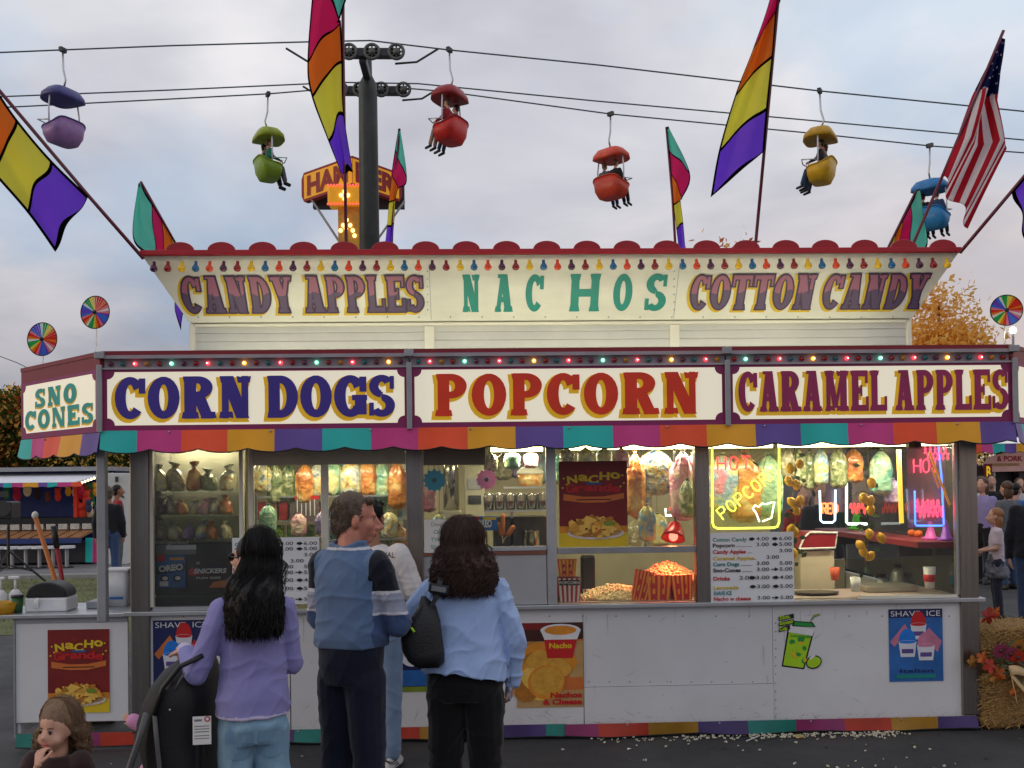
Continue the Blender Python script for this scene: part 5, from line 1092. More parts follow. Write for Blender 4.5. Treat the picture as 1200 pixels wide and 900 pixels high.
def hand(b, wr, d, n, side, k=1.0, curl=.5, spread=1.0):
    """five fingers on a palm: d = pointing way, n = way the palm faces, side = +1 right hand"""
    wr = Vector(wr); d = Vector(d).normalized(); n = Vector(n); n = (n - d * n.dot(d)).normalized(); l = d.cross(n) * side
    for f in (-1, -.33, .33, 1): b.caps_(wr + l * .010 * f * k, .017 * k, wr + d * .075 * k + l * .027 * f * k, .0125 * k, 8)
    for i, (f, ln) in enumerate(((-1.1, .066), (-.36, .082), (.38, .076), (1.1, .058))):
        p = wr + d * .078 * k + l * .027 * f * k; dd = (d + l * .10 * f * spread).normalized(); a = 0
        for sg, rad in ((.45, .0092), (.32, .0084), (.25, .0072)):
            a += curl * .8; q = p + (dd * math.cos(a) + n * math.sin(a)) * ln * sg * k; b.caps_(p, rad * k, q, rad * .92 * k, 8); p = q
    p = wr + d * .018 * k - l * .024 * k; dd = (d * .65 - l * .75 + n * .25).normalized()
    for sg, rad in ((.036, .0125), (.030, .0102), (.022, .0088)): q = p + dd * sg * k; b.caps_(p, rad * k, q, rad * .93 * k, 8); p = q; dd = (dd * .75 + d * .45 + n * curl * .25).normalized()
def headparts(b, hc, Mx, s=1, child=False, ears=True):
    def p(x, y, z): return Vector(hc) + Mx @ (Vector((x, y, z)) * s)
    def el(c, r): b.ball(p(*c), tuple(q * s for q in r), 18, 12, 0, Mx)
    if child:
        el((0, -.012, .026), (.080, .094, .086)); el((0, .030, -.032), (.064, .062, .072)); el((0, .056, -.080), (.028, .028, .022)); el((0, .070, -.060), (.022, .022, .014))
        for q in (-1, 1): el((q * .040, .050, -.044), (.028, .032, .030))
        b.caps_(p(0, .084, -.004), .007 * s, p(0, .100, -.028), .0115 * s, 8)
        for q in (-1, 1): el((q * .010, .096, -.031), (.007, .008, .006))
        b.caps_(p(-.014, .085, -.058), .0062 * s, p(.014, .085, -.058), .0062 * s, 8)
    else:
        el((0, -.012, .03), (.076, .096, .088)); el((0, .026, -.03), (.061, .068, .085)); el((0, .050, -.092), (.034, .036, .026)); el((0, .01, -.075), (.056, .06, .045))
        for q in (-1, 1): el((q * .036, .052, -.028), (.026, .030, .030))
        b.caps_(p(-.030, .080, .020), .013 * s, p(.030, .080, .020), .013 * s, 8)
        b.caps_(p(0, .092, .006), .0095 * s, p(0, .122, -.036), .0125 * s, 10); b.caps_(p(0, .100, -.040), .010 * s, p(0, .115, -.040), .011 * s, 8)
        for q in (-1, 1): el((q * .013, .104, -.042), (.009, .011, .008))
        b.caps_(p(-.020, .090, -.064), .0068 * s, p(.020, .090, -.064), .0068 * s, 8); b.caps_(p(-.016, .089, -.075), .0072 * s, p(.016, .089, -.075), .0072 * s, 8)
    if ears:
        for q in (-1, 1):
            c = p(q * .076, -.006, -.012); b.ball(c, (.011 * s, .020 * s, .032 * s), 12, 8, 0, Mx @ Matrix.Rotation(q * -.35, 3, 'Z')); b.caps_(p(q * .070, .0, .0), .01 * s, p(q * .070, .004, -.034), .009 * s, 8)
    return p
def eyes(root, p, s, Mx, y=.084, z=-.001, x=.030, r=.0125, iris=.58):
    for q in (-1, 1):
        e = B().ball(p(q * x, y, z), r * s, 14, 10).obj('eye', eye_w, root, True); c = p(q * x, y + r * .62, z); B().ball(c, (r * iris * s, r * .5 * s, r * iris * s), 12, 8, 0, Mx).obj('iris', eye_d, e, True)
def strands(b, paths, r0, n=5):
    for pts in paths:
        m = len(pts); b.tube(pts, [r0 * (.35 + .65 * math.sin(PI * min(1, .15 + .85 * (1 - i / (m - 1)))) ** .6) * (1 if i < m - 1 else .3) for i in range(m)], n)
def short_hair(root, p, Mx, mat, s=1, seed=0, n=1500, vox=.006):
    b = B(); rr_ = random.Random(seed); b.ball(p(0, -.024, .034), (.081 * s, .094 * s, .092 * s), 18, 12, 0, Mx); b.ball(p(0, -.05, -.02), (.070 * s, .058 * s, .075 * s), 16, 10, 0, Mx)
    for q in (-1, 1): b.caps_(p(q * .070, -.006, .03), .011 * s, p(q * .071, .004, .008), .006 * s, 8)
    b.caps_(p(-.04, .058, .086), .022 * s, p(.04, .058, .086), .022 * s, 8)
    o = b.obj('hair', mat, root); remesh(o, vox * s, 2)
    b = B(); b.v = [tuple(v.co) for v in o.data.vertices]; b.f = [tuple(q.vertices) for q in o.data.polygons]; b.m = [0] * len(b.f); vs = o.data.vertices; paths = []
    for i in range(n):
        v = vs[rr_.randrange(len(vs))]; lq = Mx.transposed() @ (v.co - p(0, 0, 0)) / s
        if lq.y > .030 and lq.z < .075: continue
        d = (Mx @ Vector((rr_.uniform(-.3, .3), -.35, -1.0)) + v.normal * .20); d = d.normalized() * rr_.uniform(.010, .020) * s; c = v.co; paths.append([c - v.normal * .002, c + d * .5 + v.normal * .0025, c + d])
    strands(b, paths, .0017 * s, 4); me = o.data; o2 = b.obj('hair', mat, root, True); bpy.data.objects.remove(o); return o2
def long_hair(root, p, Mx, mat, zend, half_w, depth, s=1, seed=0, n=420, wave=.0, curl=0.0, arc=1.85, face=.0, vox=.008, back=.0, part=.0, fine=.0036, ragged=.12, vol=.0):
    rr_ = random.Random(seed); b = B()
    def path(phi, ln, j, k=0):
        pts = []; pr_ = rr_.uniform(-.028, .028); ph0 = rr_.uniform(0, 6); fr = rr_.uniform(.8, 1.2)
        for i in range(8):
            el = R(84 - 96 * i / 7); rx, ry, rz = (.088 + j + vol) * s, (.104 + j + vol) * s, (.104 + j + vol * .3) * s; c = math.cos(el)
            phi_ = phi + (curl * 2.2 * math.sin(ph0 + i * 2.1) if i > 1 else 0)
            pts.append(p(rx / s * c * math.sin(phi_) + pr_ * (1 - i / 7), -.014 - ry / s * c * math.cos(phi_) - curl * .5 * math.sin(ph0 * 3 + i * 1.7) * (i > 1), .028 + rz / s * math.sin(el)))
        q0 = pts[-1]; m = 14
        for i in range(1, m + 1):
            f = i / m; tx = half_w * math.sin(phi) * (1.0 + .12 * rr_.uniform(-1, 1) * f); ty = -depth * (.35 + .65 * max(0, math.cos(phi))) - back * f; zz = q0.z + (zend + rr_.uniform(-.01, .01) - q0.z) * f * ln; g = min(1, f * 1.6); g = g * g * (3 - 2 * g)
            o_ = Vector((wave * math.sin(ph0 + f * 9 * fr) + curl * math.sin(ph0 + f * 30 * fr), curl * math.cos(ph0 + f * 30 * fr) + wave * .5 * math.cos(ph0 * 2 + f * 7), 0)) * min(1, f * 2.5)
            hx = p(0, 0, 0); pts.append(Vector((q0.x + (hx.x + tx - q0.x) * g, q0.y + (hx.y * .4 + ty - q0.y) * g, zz)) + o_ + (pts[7] - p(0, -.014, .028)).normalized() * j * .8)
        return pts
    fat = [path(arc * (2 * i / 46 - 1), rr_.uniform(.90 - ragged * .8, .98), 0) for i in range(47)]
    for pts in fat: b.tube(pts, [.016 * s] * 8 + [.017 * s] * 10 + [.014 * s, .012 * s, .009 * s, .005 * s], 7)
    b.ball(p(0, -.02 - vol * .5, .036), ((.083 + vol * .8) * s, (.096 + vol * .5) * s, .094 * s), 18, 12, 0, Mx)
    o = b.obj('hair', mat, root); remesh(o, vox * s, 3)
    c = B(); c.v = [tuple(v.co) for v in o.data.vertices]; c.f = [tuple(q.vertices) for q in o.data.polygons]; c.m = [0] * len(c.f)
    strands(c, [path(arc * rr_.uniform(-1, 1) * 1.02, rr_.uniform(1 - ragged, 1 + ragged * .5), rr_.uniform(.004, .018)) for _ in range(n)], fine, 4)
    strands(c, [path(arc * rr_.uniform(-1, 1), rr_.uniform(1 - ragged, 1.0), rr_.uniform(.018, .036)) for _ in range(n // 14)], fine * .55, 3)
    bpy.data.objects.remove(o); return c.obj('hair', mat, root, True)
def take(b, o):
    b.add([v.co for v in o.data.vertices], [tuple(q.vertices) for q in o.data.polygons]); bpy.data.objects.remove(o)
def folds(a, f=1.0, seed=0.0):
    N_ = noise.noise
    def fn(c):
        x, y, z = c.x * f, c.y * f, c.z * f; wz = z + .25 * x * math.copysign(1, x) + .06 * N_((x * 6, y * 6, z * 6 + seed))
        r1 = (1 - abs(N_((x * 3.5 + seed, y * 4, wz * 11)))) ** 5; r2 = (1 - abs(N_((x * 12 - z * 8 + seed, y * 12, z * 3)))) ** 5; soft = N_((x * 4 + seed, y * 5, z * 3.5))
        return a * (1.35 * r1 + 1.0 * r2 + .9 * soft - .9)
    return fn
def human(label, loc, rz, H, group=None, skin=None, shirt=None, pants=None, hair=None, hstyle='short', shoes=None, torso=None, pelvis=None, armL=None, armR=None, legL=None, legR=None, leg_r=(.098, .072, .062), sleeve=1.0, slv_r=(.074, .060, .046),
          head=(0, 0, 0), hc=(0, .012, 1.635), hs=1.0, sh=.185, shz=1.385, vox=.010, skirt_hem=None, wr=.006, handL=(.4, None), handR=(.4, None), hair_kw=None, child=False, eyes_on=True, seed=1, seated=False, neck_r=.054, name='person', collar=None, shirt_paint=None, ears=True, svox=None, vol=None):
    k = H / 1.75; root = thing(name, label, 'person', (0, 0, 0), 0, group); skin = skin or SK; S = lambda p: Vector(p) * k
    Mx = Matrix.Rotation(-head[0], 3, 'Z') @ Matrix.Rotation(head[1], 3, 'X') @ Matrix.Rotation(head[2], 3, 'Y')
    armL = armL or ((-.235, -.01, 1.11), (-.235, .06, .86)); armR = armR or ((.235, -.01, 1.11), (.235, .06, .86))
    legL = legL or ((-.088, .0, .90), (-.100, .01, .49), (-.105, -.02, .075)); legR = legR or ((.088, .0, .90), (.100, .01, .49), (.105, -.02, .075))
    torso = torso or [(.90, .170, .115, 0), (1.05, .160, .110, 0), (1.22, .180, .115, 0), (1.35, .180, .105, -.005), (1.42, .125, .080, -.008), (1.46, .070, .062, -.004)]
    b = B(); b.oval([(0, y, z, rx * k * .86, ry * k * .86) for z, rx, ry, y in [(z * k, rx, ry, y * k) for z, rx, ry, y in torso]], 20)
    hands_ = []
    for sd, (el, wr_), hd in ((-1, armL, handL), (1, armR, handR)):
        s0 = Vector((sd * sh, -.005, shz)); b.caps_(S(s0), .044 * k, S(el), .036 * k, 10); b.caps_(S(el), .037 * k, S(wr_), .026 * k, 10); d = (Vector(wr_) - Vector(el)).normalized(); hands_.append((S(wr_), hd[2] if len(hd) > 2 else d, hd[1] or Vector((-sd, 0, 0)), sd, k, hd[0]))
    for hip, kn, an in (legL, legR): b.caps_(S(hip), .070 * k, S(kn), .050 * k, 10); b.caps_(S(kn), .050 * k, S(an), .036 * k, 10); a = Vector(an); fd = Vector((0, 1, 0)) if not seated else Vector((0, .9, -.2)); b.caps_(S(a + Vector((0, -.01, -.03))), .036 * k, S(a + fd * .14 + Vector((0, 0, -.045))), .028 * k, 8)
    fine = vox < .012; o = b.obj('body', skin, root); remesh(o, .016 if fine else vox, 2); full = B(); take(full, o)
    b = B()
    b.caps_(S((0, -.020, 1.40)), neck_r * k, S((hc[0] * .6, hc[1] - .03, hc[2] - .07)), neck_r * .93 * k, 12)
    p = headparts(b, S(hc), Mx, hs * k, child, ears)
    o = b.obj('body', skin, root); remesh(o, .0062 * hs if fine else vox * .8, 3 if fine else 1); take(full, o)
    for w_, d, n_, sd, k_, cu in hands_: hand(full, w_, d, n_, sd, k_, cu)
    full.obj('body', skin, root, True)
    if fine:
        b = B(); my, mz, mw = (.0905, -.058, .015) if child else (.0958, -.066, .019)
        b.caps_(p(-mw, my, mz), .0045 * hs * k, p(mw, my, mz), .0045 * hs * k, 8); b.caps_(p(-mw * .8, my, mz - .009), .0052 * hs * k, p(mw * .8, my, mz - .009), .0052 * hs * k, 8); b.obj('lips', M('lip_rose', C(170, 92, 86), .4), root, True)
    # shirt
    b = B(); b.oval([(0, y, z, rx, ry) for z, rx, ry, y in [(z * k, rx * k, ry * k, y * k) for z, rx, ry, y in torso]], 26, 0, 2.25)
    for sd, (el, wr_) in ((-1, armL), (1, armR)):
        s0 = Vector((sd * (sh - .02), -.005, shz - .005)); el = Vector(el); w_ = Vector(wr_); b.caps_(S(s0), slv_r[0] * k, S(el if sleeve > .5 else s0.lerp(el, sleeve * 2)), slv_r[1] * k, 12)
        if sleeve > .5: b.caps_(S(el), slv_r[1] * k, S(el.lerp(w_, (sleeve - .5) * 2 - .03)), slv_r[2] * k, 12)
    if collar: b.lathe(S((0, -.012, 1.425)), [(.082 * k, -.03 * k), (.078 * k, .02 * k), (collar * k, .055 * k), (collar * .86 * k, .05 * k), (.04 * k, -.02 * k)], 20)
    if collar: b.tube([S((.080 * math.cos(q), -.012 + .070 * math.sin(q), 1.475 + .012 * math.cos(q * 2))) for q in [2 * PI * i / 20 for i in range(21)]], .012 * k, 8)
    so = b.obj('shirt', shirt if isinstance(shirt, (list, tuple)) else [shirt], root); remesh(so, svox or vox, 3, .5, folds(wr * k, 1 / k ** .5, seed * 3.3))
    if shirt_paint: paint(so, shirt_paint)
    # trousers
    pelvis = pelvis or [(.86, .150, .110, 0), (.95, .165, .118, 0), (1.02, .158, .110, 0)]
    b = B(); b.oval([(0, y, z, rx, ry) for z, rx, ry, y in [(z * k, rx * k, ry * k, y * k) for z, rx, ry, y in pelvis]], 24)
    for hip, kn, an in (legL, legR): h_, kn, an = Vector(hip), Vector(kn), Vector(an); b.caps_(S(h_ + Vector((0, 0, -.0))), leg_r[0] * k, S(kn), leg_r[1] * k, 14); b.caps_(S(kn), leg_r[1] * k, S(an + (kn - an).normalized() * .03), leg_r[2] * k, 14)
    po = b.obj('trousers', pants, root); remesh(po, vox * .8 if fine else vox, 3, .5, folds(wr * .8 * k, .8 / k ** .5, seed * 7.1))
    sm = shoes or black
    for hip, kn, an in (legL, legR):
        a = Vector(an); fd = Vector((0, 1, 0)) if not seated else Vector((0, .9, -.25)); b = B(); z0 = a.z - .075
        if seated: b.caps_(S(a + Vector((0, -.02, -.04))), .045 * k, S(a + fd * .16 + Vector((0, 0, -.05))), .038 * k, 10)
        else: b.oval([(a.x * k, (a.y + .055) * k, z0 * k, .042 * k, .125 * k), (a.x * k, (a.y + .055) * k, (z0 + .03) * k, .046 * k, .130 * k), (a.x * k, (a.y + .035) * k, (z0 + .065) * k, .040 * k, .095 * k), (a.x * k, (a.y + .0) * k, (z0 + .10) * k, .034 * k, .05 * k)], 18)
        b.obj('shoe', sm, root, True)
    hk = dict(hair_kw or {})
    if hstyle == 'short': short_hair(root, p, Mx, hair, hs * k, seed, hk.get('n', 1500), max(.006, vox * .6))
    elif hstyle == 'long': long_hair(root, p, Mx, hair, s=hs * k, seed=seed, **hk)
    elif hstyle == 'cap': 
        b = B(); b.ball(p(0, -.024, .036), (.082 * hs * k, .096 * hs * k, .09 * hs * k), 14, 9, 0, Mx); b.ball(p(0, -.055, -.03), (.07 * hs * k, .05 * hs * k, .085 * hs * k), 12, 8, 0, Mx); b.obj('hair', hair, root, True)
    elif hstyle == 'bob':
        b = B(); b.ball(p(0, -.024, .036), (.084 * hs * k, .098 * hs * k, .09 * hs * k), 14, 9, 0, Mx); b.ball(p(0, -.045, -.07), (.09 * hs * k, .06 * hs * k, .13 * hs * k), 14, 9, 0, Mx); b.obj('hair', hair, root, True)
    if eyes_on: eyes(root, p, hs * k, Mx, *((.0735, -.001, .030, .0108, .88) if child else (.069, .001, .029, .0110, .66)))
    root.matrix_basis = Matrix.Translation(loc) @ Matrix.Rotation(rz, 4, 'Z'); root['k'] = k
    del root['k']
    return root, p, k
HB = {'brown': hairm_('brown', 84, 58, 40), 'black': hairm_('black', 9, 8, 9, .46), 'curly': hairm_('curly_brown', 66, 45, 36, .55), 'grey': hairm_('grey_brown', 92, 76, 62, .55), 'blond': hairm_('dark_blond', 122, 94, 70, .55)}
# ------------------------------------------------------------------ condiment counter at the left
cx0, cx1 = XX(18.5, 0, 780), XX(150, 0, 780)
cc = thing('condiment_counter', 'white boxed side counter at the left end of the stand', 'counter', ((cx0 + cx1) / 2, .3, 0)); zct = ZZ(719, 0, 80)
b = B(); b.box(cx0, cx1, 0, .02, ZZ(846, 0, 80), zct - .028); b.box(cx0, cx0 + .02, .021, .6, .10, zct - .028); b.obj('front_panel', white, cc, bevel=.002)
B().box(cx0 + .0, cx1, -.006, .0, zct - .06, zct - .028).obj('edge_strip', galv, cc); B().box(cx0 - .012, cx1 - .0, -.012, .0, .08, .10).obj('base_rail', galv, cc); b = B(); b.box(cx0 - .012, cx0 - .001, -.008, .02, .10, zct - .03); b.obj('corner_trim', galv, cc)
b = B(); b.box(cx0 - .16, cx1, -.035, .62, zct - .026, zct); b.obj('counter_top', alu, cc, bevel=.004)
a_ = [XX(q, -.005, 852) for q in (20, 62, 100, 118, 158)]
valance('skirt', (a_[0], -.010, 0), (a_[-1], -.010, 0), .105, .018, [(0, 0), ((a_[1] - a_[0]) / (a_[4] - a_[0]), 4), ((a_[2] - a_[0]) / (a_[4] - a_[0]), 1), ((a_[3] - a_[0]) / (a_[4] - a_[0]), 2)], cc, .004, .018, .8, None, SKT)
def onc(px, py, Y): q = U(px, py, Y); return Vector((q.x, Y, zct + .001))
# napkin dispenser
p0, p1 = XX(29, .12), XX(79, .12); t = thing('napkin_dispenser', 'black domed napkin dispenser with a white base on the condiment counter', 'napkin dispenser', ((p0 + p1) / 2, .2, zct)); B().box(p0, p1, .10, .30, zct + .001, zct + .095).obj('base', K['white'], t, bevel=.012)
pts = [(p0 + .008, zct + .096)] + [((p0 + p1) / 2 + (p1 - p0 - .016) / 2 * math.cos(R(a)), zct + .115 + .085 * math.sin(R(a))) for a in range(180, -1, -12)] + [(p1 - .008, zct + .096)]
b = B(); Pl((0, .1, 0)).slab(b, pts[::-1], -.19, .0); b.obj('hood', black, t, bevel=.012); b = B(); b.add([(p0 + .05, .099, zct + .03), (p0 + .10, .085, zct + .03), (p0 + .11, .07, zct + .10), (p0 + .07, .095, zct + .09)], [(0, 1, 2, 3)]); b.obj('napkin', paper, t)
def lath(name, label, cat, c, parts, group=None):
    t = thing(name, label, cat, c, 0, group)
    for nm, m, prof in parts: B().lathe(c, prof, 16).obj(nm, m, t, True)
    return t
c = onc(20.5, 715, .10); lath('sauce_cup', 'green patterned sauce cup with a black lid at the left of the napkin dispenser', 'cup', c, [('cup', M('cup_green', C(30, 84, 40), .4, var=.5, scale=40), [(.03, 0), (.038, .10), (.03, .098)]), ('lid', black, [(.04, .101), (.04, .116), (.01, .118)])])
for px, Y, lab in ((18, .34, 'white pump bottle standing behind the green cup'), (0.5, .30, 'white pump bottle cut off by the left picture edge')):
    c = onc(px, 700, Y); t = lath('pump_bottle', lab, 'pump bottle', c, [('bottle', K['white'], [(.04, 0), (.042, .01), (.042, .10), (.018, .13)]), ('stem', K['white'], [(.008, .131), (.008, .20)])], 'condiment pumps'); B().box(c.x - .045, c.x + .03, c.y - .012, c.y + .012, c.z + .2005, c.z + .222).obj('pump_head', K['white'], t, bevel=.006)
c = onc(2, 712, .06); lath('basket', 'yellow plastic basket at the left edge of the condiment counter', 'basket', c, [('basket', M('basket_yellow', C(206, 150, 20), .4), [(.075, 0), (.10, .075), (.094, .075), (.07, .006)])])
# things behind the counter
c = onc(140, 700, .42); t = thing('white_bucket', 'white plastic container with a blue mark beside the left corner post', 'container', c); B().oval([(c.x, c.y, c.z, .075, .07), (c.x, c.y, c.z + .24, .088, .08)], 24, 0, 5).obj('bucket', K['white'], t, True); B().box(c.x - .095, c.x + .095, c.y - .088, c.y + .088, c.z + .241, c.z + .262).obj('lid', K['white'], t, bevel=.01); B().box(c.x - .04, c.x + .05, c.y - .082, c.y - .074, c.z + .05, c.z + .065).obj('mark', K['blue'], t)
tag(B().box(XX(104, .3), XX(122, .3), .24, .5, zct + .001, zct + .05).obj('grey_box', galv, None, bevel=.006), 'low grey metal box at the foot of the canopy post', 'box')
for (a, c, m, top, lab, nm) in (((41, 604), (71, 700), wood, 0, 'long orange wooden handle leaning behind the condiment counter', 'broom'), ((63, 618), (76, 700), M('handle_red', C(150, 20, 28), .4), 1, 'red handle with a black grip leaning behind the condiment counter', 'broom')):
    q0 = U(*a, .72); q1 = U(*c, .72); d = (q1 - q0).normalized(); base = q0 + d * ((q0.z - .03) / -d.z); base.y += .0; t = thing(nm, lab, 'broom', base, 0, 'brooms behind the counter')
    B().tube([base, q0], .017, 10).obj('handle', m, t, True); B().box(base.x - .12, base.x + .12, base.y - .04, base.y + .04, .001, .16).obj('head', M('broom_head', (.10, .08, .05), .8), t, bevel=.02)
    if top: B().tube([q0 + d * .15, q0 - d * .01], .022, 10).obj('grip', black, t, True)
    else: B().ball(q0, (.024, .024, .03), 10, 8).obj('cap', cream, t, True)
# ------------------------------------------------------------------ pinwheels
def flagm(name, r, g, b):
    if name in MATS: return MATS[name]
    m = bpy.data.materials.new(name); MATS[name] = m; m.use_nodes = True; nt = m.node_tree; N = nt.nodes; L = nt.links; N.clear(); tc = N.new('ShaderNodeTexCoord'); nz = N.new('ShaderNodeTexNoise'); nz.inputs['Scale'].default_value = 3; L.new(tc.outputs['Object'], nz.inputs['Vector'])
    mx = N.new('ShaderNodeMix'); mx.data_type = 'RGBA'; c = C(r, g, b); mx.inputs[6].default_value = (*[q * .88 for q in c], 1); mx.inputs[7].default_value = (*[min(1, q * 1.1) for q in c], 1); L.new(nz.outputs['Fac'], mx.inputs[0])
    d = N.new('ShaderNodeBsdfDiffuse'); t = N.new('ShaderNodeBsdfTranslucent'); L.new(mx.outputs[2], d.inputs[0]); L.new(mx.outputs[2], t.inputs[0]); s = N.new('ShaderNodeMixShader'); s.inputs[0].default_value = .70; L.new(d.outputs[0], s.inputs[1]); L.new(t.outputs[0], s.inputs[2]); o = N.new('ShaderNodeOutputMaterial'); L.new(s.outputs[0], o.inputs[0]); return m
WH = [flagm('wheel_' + n, *c) for n, c in (('red', (236, 60, 50)), ('orange', (250, 140, 50)), ('yellow', (250, 232, 90)), ('green', (60, 180, 90)), ('blue', (70, 130, 230)), ('violet', (120, 84, 210)), ('pink', (250, 140, 150)), ('white', (250, 248, 244)))]
def pinwheel(px, py, rpx, tilt, label, base_z, Y, rot):
    c = U(px, py, Y); rad = abs(XX(px + rpx, Y) - c.x); t = thing('pinwheel', label, 'pinwheel', (c.x, Y + .03, base_z), 0, 'spinning wheel toys on the roof edge'); Xm = Matrix.Rotation(tilt, 3, 'Z') @ Matrix.Rotation(R(4), 3, 'Y'); pl = Pl(c, Xm @ Vector((1, 0, 0)), Xm @ Vector((0, 0, 1)))
    b = B(); n = 32; seq = [0, 0, 1, 2, 2, 3, 3, 7, 4, 5, 5, 4, 6, 0, 1, 7, 3, 3, 2, 1, 0, 6, 5, 4, 4, 5, 6, 7, 6, 0, 1, 0]
    for i in range(n):
        a0, a1 = rot + 2 * PI * i / n, rot + 2 * PI * (i + 1.04) / n; b.add([pl.p(0, 0, 0), pl.p(rad * math.cos(a0), rad * math.sin(a0), .003), pl.p(rad * math.cos(a1), rad * math.sin(a1), -.001)], [(0, 1, 2)], seq[i])
    b.obj('vanes', WH, t); B().tube([pl.p(rad * math.cos(2 * PI * i / 32), rad * math.sin(2 * PI * i / 32), .001) for i in range(33)], .0035, 6, caps=False).obj('rim', black, t, True); B().ball(pl.p(0, 0, .008), .014, 10, 8).obj('hub', black, t, True); B().cyl(pl.p(0, 0, -.02), (c.x - .01, Y + .03, base_z), .0035, n=6).obj('stem', alu, t)
pinwheel(49.5, 397.5, 21, R(-13), 'rainbow pinwheel over the SNO CONES sign, lower of the two at left', Z_top, .25, .2); pinwheel(111.5, 366, 21, R(-15), 'rainbow pinwheel over the SNO CONES sign, higher of the two at left', Z_top - .04, .15, 1.1); pinwheel(1179.5, 363.5, 22, R(-12), 'large rainbow pinwheel above the right corner of the stand', Z_top - .04, -.15, .6)
c = U(1187, 387, -.25); t = thing('corner_lamp', 'small bright lamp on the right roof corner below the pinwheel', 'lamp', c); B().ball(c, .022, 10, 8).obj('bulb', glow('corner_glow', (1, .86, .6), 16), t, True); B().cyl(c - Vector((0, 0, .02)), (c.x, c.y, Z_top - .04), .008, n=8).obj('holder', galv, t)
# ------------------------------------------------------------------ flags
FL = [flagm('flag_teal', 150, 232, 218), flagm('flag_magenta', 240, 76, 150), flagm('flag_orange', 255, 164, 78), flagm('flag_yellow', 255, 244, 128), flagm('flag_purple', 172, 122, 246), flagm('flag_seam', 24, 16, 20)]
polem = M('pole_maroon', C(96, 18, 40), .4)
def feather(label, Y, rows, cols, pole, group, wavy=.05, seed=0, rip=.05, name='feather_flag', r=.012):
    """rows: (left px, right px) pairs from tip to foot; cols: colour of the cloth between them"""
    t = thing(name, label, 'flag', U(*pole[-1], Y), 0, group); b = B(); NU = 22; pts = []; mid = []; rr_ = random.Random(seed)
    for i in range(len(rows) - 1):
        m = 9
        for j in range(m):
            pts.append((i + j / m, cols[i]))
    fr = [q[0] for q in pts] + [len(rows) - 1.0]; mats_ = [q[1] for q in pts]; f2 = []; m2 = []
    for i, f in enumerate(fr[:-1]):
        if i and mats_[i] != mats_[i - 1]: f2 += [f - .035, f + .035]; m2[-1] = mats_[i - 1]; m2 += [5, mats_[i]]
        else: f2.append(f); m2.append(mats_[i])
    f2.append(fr[-1]); us = [0, .045] + [.045 + .91 * i / NU for i in range(1, NU)] + [.955, 1]; V = []
    for f in f2:
        i = min(int(f), len(rows) - 2)
        for u in us:
            g = f + wavy * math.sin(u * 6.0 + seed) * (0 if f in (0, len(rows) - 1) else 1); g = min(max(g, 0), len(rows) - 1.0001); i = int(g); w = g - i
            def side(s_):
                P0 = Vector((*rows[max(i - 1, 0)][s_], 0)); P1 = Vector((*rows[i][s_], 0)); P2 = Vector((*rows[i + 1][s_], 0)); P3 = Vector((*rows[min(i + 2, len(rows) - 1)][s_], 0))
                return .5 * ((2 * P1) + (P2 - P0) * w + (2 * P0 - 5 * P1 + 4 * P2 - P3) * w * w + (3 * P1 - P0 - 3 * P2 + P3) * w ** 3)
            a, c = side(0), side(1); q = a.lerp(c, u); p = U(q.x, q.y, Y); V.append(p + Vector((0, rip * math.sin(u * 5.5 + f * 1.1 + seed) * math.sin(PI * min(1, u * 1.0 + .02)) - .02, 0)))
    nu = len(us); F = []; Mi = []
    for i in range(len(f2) - 1):
        for j in range(nu - 1): F.append((i * nu + j, i * nu + j + 1, (i + 1) * nu + j + 1, (i + 1) * nu + j)); Mi.append(5 if j in (0, nu - 2) or i in (0, len(f2) - 2) else m2[i])
    b.v = [tuple(v) for v in V]; b.f = F; b.m = Mi; o = b.obj('cloth', FL, t, True); s = o.modifiers.new('s', 'SOLIDIFY'); s.thickness = .002
    B().tube([U(*q, Y) for q in pole], r, 8).obj('pole', polem, t, True); return t
TG = 'tall wavy coloured flags on the stand'; SG = 'small coloured feather flags behind the roof sign'
feather('tall wavy flag left of centre, teal to purple, hanging beside the lift tower', .5, [((374, -60), (424, -50)), ((368, -22), (399, 23)), ((361, 69), (400, 27)), ((365, 111), (402, 70)), ((384, 163), (403, 131)), ((400, 204), (414, 203))], [0, 1, 2, 3, 4], [(402, -60), (402, 60), (404, 190), (406, 302)], TG, .10, 1)
feather('tall wavy flag right of centre with a large purple foot', .5, [((902, -60), (918, -60)), ((903, -8), (914, 0)), ((882, 58), (909, 12)), ((861, 112), (905, 63)), ((842, 176), (899, 124)), ((832, 232), (895, 178))], [0, 1, 2, 3, 4], [(917, -60), (912, 0), (899, 140), (884, 302)], TG, .06, 2)
feather('tall wavy flag leaning out at the upper left with its tip outside the picture', -.12, [((-120, 80), (-90, 0)), ((-80, 120), (-55, 42)), ((-40, 165), (-15, 88)), ((-4, 207), (20, 139)), ((34, 251), (60, 187)), ((66, 296), (105, 231))], [0, 1, 2, 3, 4], [(-90, 0), (0, 107), (105, 231), (168, 303)], TG, .10, 3)
feather('tall wavy flag leaning out at the right edge, only its purple foot in the picture', -.12, [((1290, 70), (1330, 150)), ((1262, 125), (1296, 200)), ((1240, 162), (1264, 228)), ((1215, 190), (1230, 256)), ((1184, 226), (1199, 283))], [0, 1, 2, 3, 4][0:4] if False else [1, 2, 3, 4], [(1292, 98), (1184, 226), (1125, 296)], TG, .08, 4)
